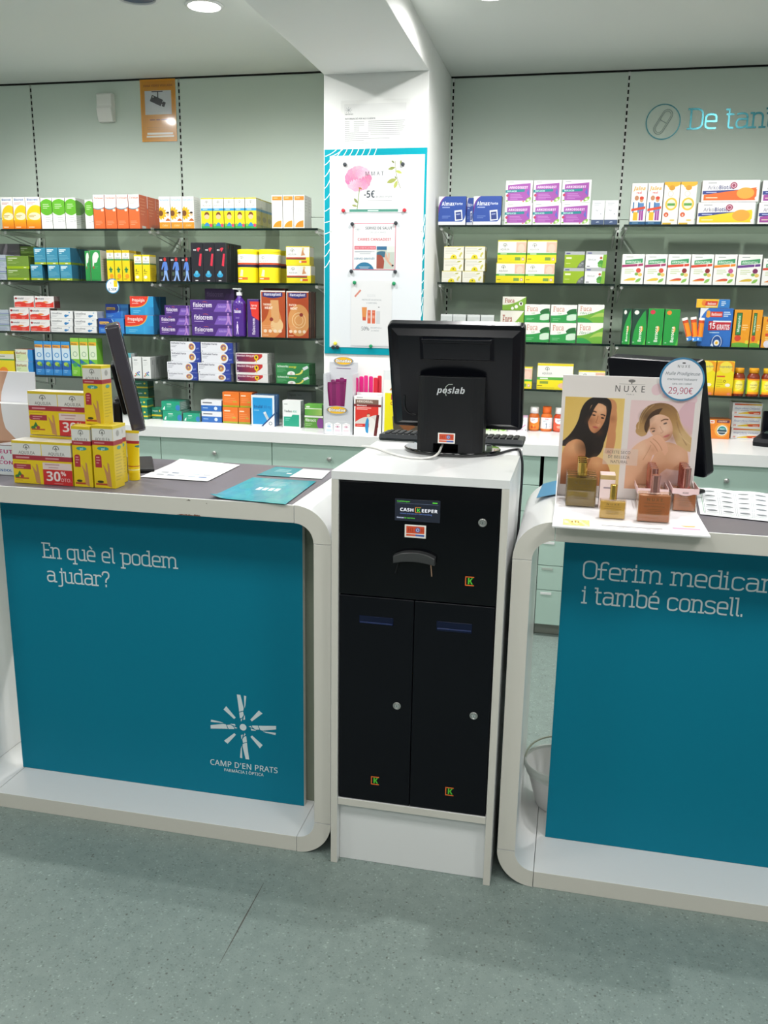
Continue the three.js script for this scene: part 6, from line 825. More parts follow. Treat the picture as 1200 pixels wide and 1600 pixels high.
{ // big yellow and white bag half behind the monitor
  const z = onY(620, 684, WY).z, a = onZ(597, 630, z), b = onZ(676, 630, z), h = onZ(610, 575, z).y - WY, W = b.x - a.x;
  const t = labelTex(512, 640, (o) => { o.bg('#eeeee8').r(0, 0, 80, 17, '#dfe3e4').r(3, 36, 77, 64, '#e6da14').d('#b87a3a', 'M10 32L16 24L20 32ZM22 22L30 18L34 30Z').t('Pinole', 12, 46, 11, '#b8243a', 46).t('Chocolate', 12, 53, 7, '#a8502a', 34).t('fibra', 16, 62, 7, '#4a9a3a', 22).d('#4a4238', 'M16 70L34 62L62 66L60 92L36 98L18 90Z').d('#b9b2a4', 'M20 72L36 66L52 70L48 86L34 84Z').d('#7a4a2a', 'M24 80L40 74L54 84L40 92Z').d('#d8342a', 'M48 94L58 88L60 98Z'); });
  const g = new RoundedBoxGeometry(W, h, 0.05, 4, 0.012), p = g.attributes.position; for (let i = 0; i < p.count; i++) { const v = p.getY(i) / h + 0.5; if (v > 0.8) p.setZ(i, p.getZ(i) * (1 - (v - 0.8) * 3.6)); } g.computeVertexNormals();
  single('snack_bag', g, [paper, paper, paper, paper, phys(0xffffff, 0.3, { map: t, clearcoat: 0.4 }), paper], 'yellow and white snack bag half hidden by the black monitor', 'bag', [(a.x + b.x) / 2, WY + h / 2 + 0.0006, z - 0.026]);
}

// ---------------------------------------------------------------- computer on the cash cabinet
function monitorBody(t, w, h, th, shell = M.black) { // screen looks along -z, its back to +z; origin at the bottom edge
  part('screen', rbox(w - 0.03, h - 0.03, 0.001, 0.0004, 0, h / 2, -th / 2 - 0.0008), M.blackGlass, t);
  const s = new THREE.Shape(); const hw = w / 2, r = 0.008; s.moveTo(-hw + r, 0); s.lineTo(hw - r, 0); s.quadraticCurveTo(hw, 0, hw, r); s.lineTo(hw, h - r); s.quadraticCurveTo(hw, h, hw - r, h); s.lineTo(-hw + r, h); s.quadraticCurveTo(-hw, h, -hw, h - r); s.lineTo(-hw, r); s.quadraticCurveTo(-hw, 0, -hw + r, 0);
  part('housing', extrude(s, th - 0.012, 0.006, 8).translate(0, 0, -th / 2 + 0.006), shell, t);
}
{
  const zb = -2.452, zt = -2.345, B = onZ(713, 662, zb), T = onZ(714.5, 508, zt), w = onZ(818.5, 509, zt).x - onZ(610.5, 505.5, zt).x, h = B.distanceTo(T), lean = Math.atan2(T.z - B.z, T.y - B.y);
  const t = thing('monitor', 'black monitor seen from behind on the white cash cabinet', 'monitor', [(B.x + T.x) / 2, CABH + 0.0004, -2.45]);
  const pan = new THREE.Group(); pan.name = 'display_panel'; pan.position.set(0, B.y - CABH, B.z - t.position.z); pan.rotation.x = lean; t.add(pan);
  monitorBody(pan, w, h, 0.036);
  // raised back: chamfered frustum and the hooded handle slot near the top
  const fr = (w0, h0, w1, h1, d) => { const g = new THREE.BoxGeometry(1, 1, d), p = g.attributes.position; for (let i = 0; i < p.count; i++) { const f = p.getZ(i) > 0; p.setX(i, p.getX(i) * (f ? w1 : w0)); p.setY(i, p.getY(i) * (f ? h1 : h0)); } const q = g.toNonIndexed(); q.computeVertexNormals(); return q; };
  part('back_cover', fr(w - 0.01, h - 0.01, w - 0.05, h - 0.04, 0.014).translate(0, h / 2, 0.025), M.black, pan);
  part('handle_hood', merged([fr(w * 0.56, 0.064, w * 0.5, 0.05, 0.012).translate(0.006, h * 0.815, 0.038), rbox(w * 0.52, 0.012, 0.014, 0.004, 0.006, h * 0.905, 0.04)]), M.black, pan);
  part('cable_channel', tube([[-w * 0.4, h * 0.34, 0.031], [-w * 0.4, h * 0.2, 0.031], [-w * 0.37, h * 0.15, 0.031], [-w * 0.26, h * 0.145, 0.033], [-w * 0.26, h * 0.22, 0.033]], 0.0028, 40), M.blackGlass, pan);
  for (const s of [-1, 1]) part('screw', cyl(0.003, 0.003, 0.002).rotateX(Math.PI / 2), M.slot, pan, [s * (w / 2 - 0.02), h - 0.016, 0.0185]);
  // stand: bowed column on an oval foot
  const cz = -2.385 - t.position.z, c0 = onZ(651, 712, -2.335).x - t.position.x, c1 = onZ(752, 714, -2.335).x - t.position.x, cw = (c1 - c0) / 2, cc = (c0 + c1) / 2, ch = onZ(706, 590, -2.33).y - CABH;
  const bow = (d0, n) => { const p = []; for (let i = 0; i <= n; i++) { const a = -1 + 2 * i / n; p.push([cw * a, d0 * (1 - 0.55 * a * a - 0.45 * a ** 6)]); } return p; };
  const cf = cz + 0.058, o = bow(0.02, 20).map(([x, y]) => [x, y + 0.038]);
  const colGeo = (y0, y1, pts) => extrude(poly(pts), y1 - y0, 0.0015).rotateX(-Math.PI / 2).applyMatrix4(new THREE.Matrix4().makeScale(1, 1, -1)).translate(cc, y0, cz);
  const flip = (g) => { const p = g.attributes; for (const k of ['position', 'normal', 'uv']) { const a = p[k], n = a.itemSize, arr = a.array; for (let i = 0; i < a.count; i += 3) for (let c = 0; c < n; c++) { const s = arr[(i + 1) * n + c]; arr[(i + 1) * n + c] = arr[(i + 2) * n + c]; arr[(i + 2) * n + c] = s; } } return g; };
  part('column', flip(colGeo(0.036, ch, [...o, [cw, -0.03], [-cw, -0.03]])), M.blackPlastic, t);
  const gapX = onZ(697, 705, -2.33).x - t.position.x - cc, gw = 0.03;
  const left = [...o.filter((p) => p[0] < gapX - gw), [gapX - gw, -0.03], [-cw, -0.03]], right = [...o.filter((p) => p[0] > gapX + gw), [cw, -0.03], [gapX + gw, -0.03]];
  part('column_foot', flip(colGeo(0.012, 0.0355, left)), M.blackPlastic, t); part('column_foot', flip(colGeo(0.012, 0.0355, right)), M.blackPlastic, t);
  part('hinge', merged([bar([cc - 0.05, 0.24, cz - 0.045], [cc + 0.05, 0.24, cz - 0.045], 0.016), rbox(0.1, 0.03, 0.05, 0.004, cc, 0.235, cz - 0.035)]), M.blackPlastic, t);
  const bc = onY(707, 704, CABH), ft = part('foot', lathe([[0, 0.012], [0.135, 0.012], [0.139, 0.009], [0.139, 0.002], [0.136, 0], [0, 0]], 48).scale(0.99, 1, 0.8), phys(0x0b0c0f, 0.06, { clearcoat: 1 }), t, [bc.x - t.position.x, 0, -2.43 - t.position.z]);
  part('port_block', rbox(0.055, 0.02, 0.03, 0.002, cc + gapX, 0.022, cz - 0.012), M.slot, t);
  part('logo', textGeo('poslab', 0.0165, 0.0006, BOLD, true, 1.05).applyMatrix4(new THREE.Matrix4().makeShear(0, 0, 0.22, 0, 0, 0)), std(0xc9cccf, 0.4), t, [onZ(704, 611, -2.325).x - t.position.x, onZ(704, 611.5, -2.325).y - CABH - 0.006, cz + 0.0592]);
  part('logo_swoosh', merged(ribbon([[0.0, -0.018], [-0.004, -0.006], [-0.001, 0.006], [0.006, 0.012], [0.016, 0.0125]], 0.0018, 0.0005)), M.rail, t, [onZ(695, 611, -2.325).x - t.position.x + 0.004, onZ(704, 608, -2.325).y - CABH, cz + 0.0594]);
  part('sticker', M.stickerGeo.clone(), M.sticker, t, [onZ(697.5, 685, -2.326).x - t.position.x, onZ(697.5, 685, -2.326).y - CABH, cz + 0.0595]).scale.set(2.42, 2.3, 1);
}
{ // keyboard behind the monitor
  const a = onY(584, 688, CABH + 0.01), b = onY(817, 697, CABH + 0.01), W = b.x - a.x, t = thing('keyboard', 'black keyboard lying behind the monitor on the cash cabinet', 'keyboard', [(a.x + b.x) / 2, CABH + 0.0005, -2.615]);
  const prof = poly([[-0.055, 0], [0.062, 0], [0.068, 0.005], [0.062, 0.0085], [-0.056, 0.0125], [-0.063, 0.006]]);
  part('case', extrude(prof, W - 0.01, 0.004).rotateY(Math.PI / 2).translate(-(W - 0.01) / 2, 0.004, 0), std(0x1b2026, 0.45), t);
  const kg = (() => { const g = new THREE.BoxGeometry(0.0155, 0.007, 0.0155), p = g.attributes.position; for (let i = 0; i < p.count; i++) if (p.getY(i) > 0) { p.setX(i, p.getX(i) * 0.76); p.setZ(i, p.getZ(i) * 0.76); } const q = g.toNonIndexed(); q.computeVertexNormals(); return q; })();
  const nx = Math.floor((W - 0.03) / 0.019);
  for (let r = 0; r < 5; r++) for (let i = 0; i < nx; i++) { const zz = 0.044 - r * 0.0195; part('key', kg, M.key, t, [-(W - 0.03) / 2 + 0.0095 + i * ((W - 0.03) / nx), 0.0198 + 0.034 * zz, zz], [-0.034, 0, 0]); }
}
{ // cables
  const y = CABH + 0.0035, p = (px, py, yy = y) => onY(px, py, yy).toArray(), m = onZ(690, 700, -2.335);
  single('power_cable', tube([p(565, 697), p(585, 699.5), p(610, 708), p(640, 715), p(668, 716), p(684, 709, y + 0.006), [m.x, CABH + 0.03, -2.352]], 0.0031), M.cableWhite, 'white cable curving across the cabinet top to the monitor foot', 'cable');
  const e = p(792, 706), top = [-0.155, CABH + 0.004, -2.40], x = CX1 + 0.006;
  single('power_cable', tube([p(740, 711.5), p(768, 711), p(795, 704), p(808, 702), [x - 0.004, CABH + 0.0045, -2.405], [x + 0.0015, CABH - 0.02, -2.4], [x + 0.0015, 0.95, -2.39], [x - 0.001, 0.8, -2.37], [x - 0.001, 0.45, -2.42]], 0.0036, 90), M.cable, 'black cable hanging down the right side of the cash cabinet', 'cable');
}
// leaning screens on the two counters
function leaningScreen(label, x, z, yaw, lean, w, h, lift, shell) {
  const t = thing('monitor', label, 'monitor', [x, CH + 0.0018, z], yaw);
  const pan = new THREE.Group(); pan.name = 'display_panel'; pan.position.set(0, lift, 0); pan.rotation.x = lean; t.add(pan);
  monitorBody(pan, w, h, 0.04, shell);
  part('back_cover', rbox(w * 0.7, h * 0.5, 0.016, 0.007, 0, h * 0.4, 0.026), M.black, pan);
  part('column', rbox(0.1, lift + h * 0.24, 0.026, 0.008, 0, (lift + h * 0.24) / 2, 0.058), M.blackPlastic, t);
  part('hinge', rbox(0.08, 0.04, 0.04, 0.006, 0, lift + h * 0.2, 0.045), M.blackPlastic, t);
  part('foot', rbox(0.23, 0.013, 0.17, 0.006, 0, 0.0065, 0.045), M.blackPlastic, t);
  return t;
}
leaningScreen('black screen seen edge-on, leaning behind the yellow cartons', -1.3, -2.43, -Math.PI / 2 + 0.5, 0.2, 0.3, 0.3, 0.135, phys(0x3a3640, 0.22, { clearcoat: 0.5 }));
leaningScreen('black screen seen from behind at the perfume display', 0.272, -2.555, -0.72, 0.29, 0.284, 0.315, 0.065);
{ // card terminal at the right edge
  const a = onY(1181, 697, WY), t = thing('card_terminal', 'black card terminal on the white worktop at the right edge', 'card terminal', [a.x + 0.06, WY + 0.0004, a.z - 0.06], -0.5);
  const s = poly([[-0.08, 0], [0.08, 0], [0.085, 0.014], [0.078, 0.028], [-0.07, 0.05], [-0.082, 0.04]]);
  part('body', extrude(s, 0.07, 0.004).rotateY(-Math.PI / 2).translate(0.035, 0.004, 0), M.black, t);
  const kp = rbox(0.012, 0.004, 0.009, 0.0015); for (let r = 0; r < 4; r++) for (let i = 0; i < 3; i++) part('key', kp, M.key, t, [-0.017 + i * 0.017, 0.0358 + 0.002 * (3 - r), 0.056 - (3 - r) * 0.0135], [0.15, 0, 0]);
  part('screen', rbox(0.05, 0.002, 0.035, 0.001), std(0x3a4a44, 0.2), t, [0, 0.0525, -0.03], [0.15, 0, 0]);
  const c = thing('charging_cradle', 'black stand with pale screen behind the card terminal', 'stand', [a.x + 0.11, WY + 0.0004, a.z - 0.2]);
  part('back', rbox(0.11, 0.14, 0.03, 0.008, 0, 0.07, 0), M.black, c); part('panel', rbox(0.05, 0.03, 0.003, 0.001, 0.02, 0.115, 0.0165), std(0xb9c6d6, 0.3), c);
}

// ---------------------------------------------------------------- left counter goods
const TOP = CH + 0.0018;
{
  const put = (k, look, l, r, top, z, y, d, turn = 0, group) => { const a = onZ(l, (top + 750) / 2, z), b = onZ(r, (top + 750) / 2, z), h = onZ((l + r) / 2, top, z).y - y; return carton(k, look, b.x - a.x - 0.001, h - 0.0006, d, (a.x + b.x) / 2, y, z, [], group, turn); };
  const g1 = 'yellow leg gel twin cartons', g2 = 'tall yellow leg gel cartons';
  const z0 = -2.098, h0 = onZ(60, 690, z0).y - TOP;
  const t1 = put('legTwin', 'wide yellow leg gel twin carton with red discount print, in front', 19.5, 112, 690, z0, TOP, 0.062, 0, g1);
  const stickerM = null;
  // rear twin carton stands on a hidden row of the same cartons
  const zr = -2.165, bw = onZ(140, 700, zr).x - onZ(47.5, 700, zr).x, by = onZ(90, 681, zr).y;
  carton('legTwin', 'yellow leg gel twin carton lying under the rear one', bw - 0.036, by - TOP - 0.0016, 0.056, onZ(94, 700, zr).x - 0.018, TOP, zr, [], g1);
  put('legTwin', 'wide yellow leg gel twin carton standing higher behind the front one', 47.5, 140, 612.5, zr, by, 0.056, 0, g1);
  const tall = (look, l, r, top, z, y = TOP, d = 0.05, turn = 0) => put('legGel', look, l, r, top, z, y, d, turn, g2);
  const a = tall('tall yellow leg gel carton right beside the wide front one', 112.8, 142.5, 666, -2.1);
  const b = tall('tall yellow leg gel carton at the front corner of the stack', 144.5, 178, 665, -2.102);
  tall('tall yellow leg gel carton behind the corner one', 150, 184, 663, -2.157);
  tall('tall yellow leg gel carton behind the one beside the wide carton', 118, 148.5, 663, -2.157);
  const yTop = Math.max(onZ(160, 663, -2.157).y, onZ(130, 663, -2.157).y) + 0.0015;
  tall('single tall yellow leg gel carton standing on top of the others', 133, 163, 571, -2.14, yTop, 0.05);
  // tube
  const zt = -2.235, q0 = onZ(199, 700, zt), q1 = onZ(216.5, 700, zt), ht = onZ(208, 673, zt).y - TOP, R = (q1.x - q0.x) / 2, tb = thing('gel_tube', 'yellow leg gel tube with white cap band behind the corner carton', 'tube', [(q0.x + q1.x) / 2, TOP + 0.0003, zt]);
  const tt = labelTex(256, 512, (o) => { o.bg('#efcf10').r(0, 0, 50, 6, '#e8c90f').r(0, 6, 50, 18, '#e9e8e3').r(0, 24, 50, 7, '#b32a3a').e(12, 37, 8, 3, '#3a8a86'); legs(o, 22, 48, 0.8); o.r(0, 84, 50, 2, '#b5442a').r(0, 92, 50, 3, '#f0e9a8'); });
  const body = new THREE.CylinderGeometry(R, R * 0.92, ht * 0.84, 28, 8, true), bp = body.attributes.position; for (let i = 0; i < bp.count; i++) { const v = bp.getY(i) / (ht * 0.84) + 0.5; bp.setZ(i, bp.getZ(i) * (1 - v * 0.9)); bp.setX(i, bp.getX(i) * (1 + v * 0.22)); } body.computeVertexNormals();
  part('body', body.rotateY(0).translate(0, ht * 0.58, 0), std(0xffffff, 0.4, { map: tt, side: THREE.DoubleSide }), tb);
  part('crimp', box(R * 2.42, ht * 0.03, 0.0016, 0, ht * 0.985, 0), std(0xe8cc14, 0.45), tb);
  part('cap', cyl(R * 0.9, R * 0.93, ht * 0.16, 0, ht * 0.08, 0), std(0xe9c910, 0.4), tb);
}
{ // foot-care show cards at the left edge
  const c1 = canvasTexture(512, 512, (g) => { g.fillStyle = '#e9e9ef'; g.fillRect(0, 0, 512, 512); const q = g.createLinearGradient(160, 0, 330, 0); q.addColorStop(0, '#b98a70'); q.addColorStop(0.6, '#dcb196'); q.addColorStop(1, '#c2947a'); g.fillStyle = q; g.beginPath(); g.moveTo(0, 0); g.lineTo(350, 0); g.quadraticCurveTo(320, 160, 300, 300); g.quadraticCurveTo(290, 420, 290, 512); g.lineTo(0, 512); g.fill(); g.fillStyle = '#a87658'; for (let i = 0; i < 3; i++) g.fillRect(170 + i * 40, 400, 5, 112); });
  const c2 = canvasTexture(512, 512, (g) => { g.fillStyle = '#e6e5e8'; g.fillRect(0, 0, 512, 512); g.fillStyle = '#c79c82'; g.beginPath(); g.moveTo(0, 0); g.lineTo(330, 0); g.quadraticCurveTo(330, 200, 350, 300); g.quadraticCurveTo(390, 380, 420, 440); g.quadraticCurveTo(380, 470, 300, 480); g.lineTo(0, 490); g.fill(); g.fillStyle = '#9a6f56'; g.beginPath(); g.moveTo(0, 470); g.lineTo(390, 448); g.lineTo(300, 486); g.lineTo(0, 492); g.fill(); g.strokeStyle = '#f2efe9'; g.lineWidth = 7; g.font = 'italic 60px serif'; g.fillStyle = '#f4f1ea'; g.fillText('de Vivic', 60, 490, 330); });
  const c3 = canvasTexture(512, 384, (g) => { g.fillStyle = '#cfd6d8'; g.fillRect(0, 0, 512, 384); g.fillStyle = '#6a4a46'; g.fillRect(0, 0, 512, 12); g.fillStyle = '#b0306a'; g.font = 'bold 68px sans-serif'; g.textAlign = 'right'; g.fillText('FARMACEUT', 508, 110, 480); g.font = 'bold 60px sans-serif'; g.fillText('LA NOVA CREMA', 430, 186, 420); g.fillText('PEUS SECON', 508, 246, 420); g.fillStyle = '#2f5a96'; g.font = 'bold 44px sans-serif'; g.fillText('SANDOL', 490, 340, 150); });
  const t = thing('show_card', 'white foot-care show cards at the left edge of the counter', 'display', [0, TOP + 0.0004, 0]);
  const back = onY(0, 740, TOP), zf = -2.19, f0 = onZ(-70, 700, zf), f1 = onZ(21, 700, zf), low = onZ(10, 695, zf).y - TOP, mid0 = onZ(-70, 665, zf - 0.05), mid1 = onZ(47, 665, zf - 0.05), my = onZ(20, 631, zf - 0.05).y - TOP, k0 = onZ(-70, 620, zf - 0.1), k1 = onZ(57, 620, zf - 0.1), ky = onZ(30, 581, zf - 0.1).y - TOP;
  const card = (name, p, q, y0, y1, z, tex) => part(name, rbox(q.x - p.x, y1 - y0, 0.004, 0.001), [paper, paper, paper, paper, std(0xffffff, 0.5, { map: tex }), paper], t, [(p.x + q.x) / 2, (y0 + y1) / 2, z]);
  card('front_card', f0, f1, 0.0, low, zf, c3); card('middle_card', mid0, mid1, low * 0.86, my, zf - 0.05, c2); card('rear_card', k0, k1, my * 0.92, ky, zf - 0.1, c1);
  part('step', box(mid1.x - mid0.x, 0.003, 0.048, (mid0.x + mid1.x) / 2, my - 0.003, zf - 0.076), paper, t); part('base', box(f1.x - f0.x, 0.004, 0.16, (f0.x + f1.x) / 2, 0.002, zf - 0.085), paper, t); part('back_support', box(k1.x - k0.x - 0.01, ky * 0.7, 0.004, (k0.x + k1.x) / 2, ky * 0.35, zf - 0.106), paper, t);
}
// papers: flat sheets with a little curl, cornered where they lie
function flatSheet(name, label, cat, corners, tex, y, curl, rough = 0.5, under = paper, turnUV = 0) {
  const [p0, p1, p2, p3] = corners.map(([x, py]) => onY(x, py, y)), n = 14, pos = [], uv = [], idx = [], c = p0.clone().add(p2).multiplyScalar(0.5);
  for (let side = 0; side < 2; side++) for (let j = 0; j <= n; j++) for (let i = 0; i <= n; i++) { const u = i / n, v = j / n, q = p0.clone().lerp(p1, u).lerp(p3.clone().lerp(p2, u), v); pos.push(q.x - c.x, (side ? -0.0004 : 0) + curl(u, v), q.z - c.z); uv.push(u, v); }
  const m = (n + 1) ** 2, N = n + 1; for (let j = 0; j < n; j++) for (let i = 0; i < n; i++) { const k = j * N + i; idx.push(k, k + 1, k + N + 1, k, k + N + 1, k + N); const b = k + m; idx.push(b, b + N + 1, b + 1, b, b + N, b + N + 1); }
  for (let i = 0; i < n; i++) { for (const [a, b] of [[i, i + 1], [n * N + i + 1, n * N + i], [(i + 1) * N, i * N], [i * N + n, (i + 1) * N + n]]) idx.push(a, a + m, b, b, a + m, b + m); }
  const g = new THREE.BufferGeometry(); g.setAttribute('position', new THREE.Float32BufferAttribute(pos, 3)); g.setAttribute('uv', new THREE.Float32BufferAttribute(uv, 2)); g.setIndex(idx); g.computeVertexNormals();
  return single(name, g, std(0xffffff, rough, { map: tex }), label, cat, [c.x, y, c.z]);
}
{
  const list = canvasTexture(512, 700, (g) => { g.fillStyle = '#f5f5f7'; g.fillRect(0, 0, 512, 700); g.fillStyle = '#c3c6cc'; for (let r = 0; r < 2; r++) for (let i = 0; i < 5; i++) { const x = 70 + i * 82, y = 470 + r * 86; g.fillStyle = ['#aeb4be', '#8f9bb0', '#c9ccd2', '#b9c2ce', '#a9aeb6'][i]; g.fillRect(x, y, 56, 34); g.fillStyle = '#d2d4d8'; g.fillRect(x, y + 40, 56, 6); } g.fillStyle = '#5f7fb0'; g.fillRect(400, 560, 60, 40); });
  flatSheet('price_list', 'white printed sheet lying on the left counter, nearest the cartons', 'paper', [[219, 745.5], [324, 752.5], [375, 727], [281, 719.5]], list, TOP + 0.0012, (u, v) => 0.0012 + 0.006 * Math.max(0, v - 0.7) ** 2 * 8 * (1 - u), 0.5);
  const teal = canvasTexture(700, 512, (g, W, H) => { g.fillStyle = '#3f9fae'; g.fillRect(0, 0, W, H); for (let i = 0; i < 60; i++) { g.fillStyle = `rgba(${70 + (i * 37) % 60},${170 + (i * 17) % 50},${180 + (i * 29) % 40},.18)`; g.beginPath(); g.ellipse((i * 197) % W, (i * 131) % H, 40 + (i * 23) % 90, 20 + (i * 11) % 40, i, 0, 7); g.fill(); } g.fillStyle = '#d9eef2'; for (let i = 0; i < 4; i++) { g.fillRect(250 + i * 60, 220, 44, 60); } g.fillStyle = '#a9d4dc'; for (let i = 0; i < 6; i++) g.fillRect(300, 70 + i * 18, 200 - (i % 3) * 30, 5); });
  flatSheet('counter_mat', 'large teal laminated leaflet at the front right of the left counter', 'leaflet', [[328, 777.5], [446, 788.5], [494, 752.5], [395, 746.5]], teal, TOP + 0.0012, (u, v) => 0.0012 + 0.014 * Math.max(0, 0.16 - Math.hypot(u, v)) ** 1 * 4, 0.15);
  const tw = canvasTexture(512, 256, (g) => { g.fillStyle = '#3a94a0'; g.fillRect(0, 0, 260, 256); g.fillStyle = '#e6ebea'; g.fillRect(260, 0, 252, 256); g.fillStyle = '#a4d2d6'; for (let i = 0; i < 4; i++) g.fillRect(70, 60 + i * 22, 120, 7); g.fillStyle = '#e6f2f2'; g.fillRect(196, 150, 40, 26); g.fillStyle = '#d3dad9'; g.fillRect(290, 40, 190, 5); });
  flatSheet('leaflet', 'small half teal, half white leaflet behind the large teal one', 'leaflet', [[400.5, 742.5], [503, 748.5], [516, 736], [431, 729.5]], tw, TOP + 0.0012, () => 0.0008, 0.2);
  const grid = canvasTexture(700, 700, (g) => { g.fillStyle = '#eef1f5'; g.fillRect(0, 0, 700, 700); for (let r = 0; r < 5; r++) for (let c = 0; c < 6; c++) { const x = 40 + c * 108, y = 60 + r * 122; g.strokeStyle = '#a9b0b6'; g.lineWidth = 4; g.strokeRect(x, y, 96, 106); g.fillStyle = '#6f777d'; g.beginPath(); g.ellipse(x + 48, y + 34, 36, 20, 0, 0, 7); g.fill(); g.fillStyle = '#9aa3a8'; g.fillRect(x + 8, y + 66, 80, 8); g.fillRect(x + 8, y + 82, 62, 7); } g.strokeStyle = '#7ab08a'; g.strokeRect(30, 50, 640, 606); });
  flatSheet('price_list', 'white sheet with rows of small pictures on the right counter', 'paper', [[1094, 804], [1262, 822], [1262, 778], [1086, 762.5]], grid, TOP + 0.0012, (u, v) => 0.0014 + 0.003 * Math.sin(u * 9) ** 2 * v, 0.4);
  const bl = canvasTexture(256, 256, (g) => { g.fillStyle = '#2a7ba8'; g.fillRect(0, 0, 256, 256); g.fillStyle = '#bcd9e8'; g.fillRect(150, 60, 70, 8); g.fillRect(130, 150, 80, 9); });
  flatSheet('leaflet', 'blue leaflet at the left end of the right counter', 'leaflet', [[838, 779], [905, 776], [905, 752], [848, 757]], bl, CH - 0.004, (u) => 0.0135 - 0.012 * (1 - u) ** 2, 0.3);
}

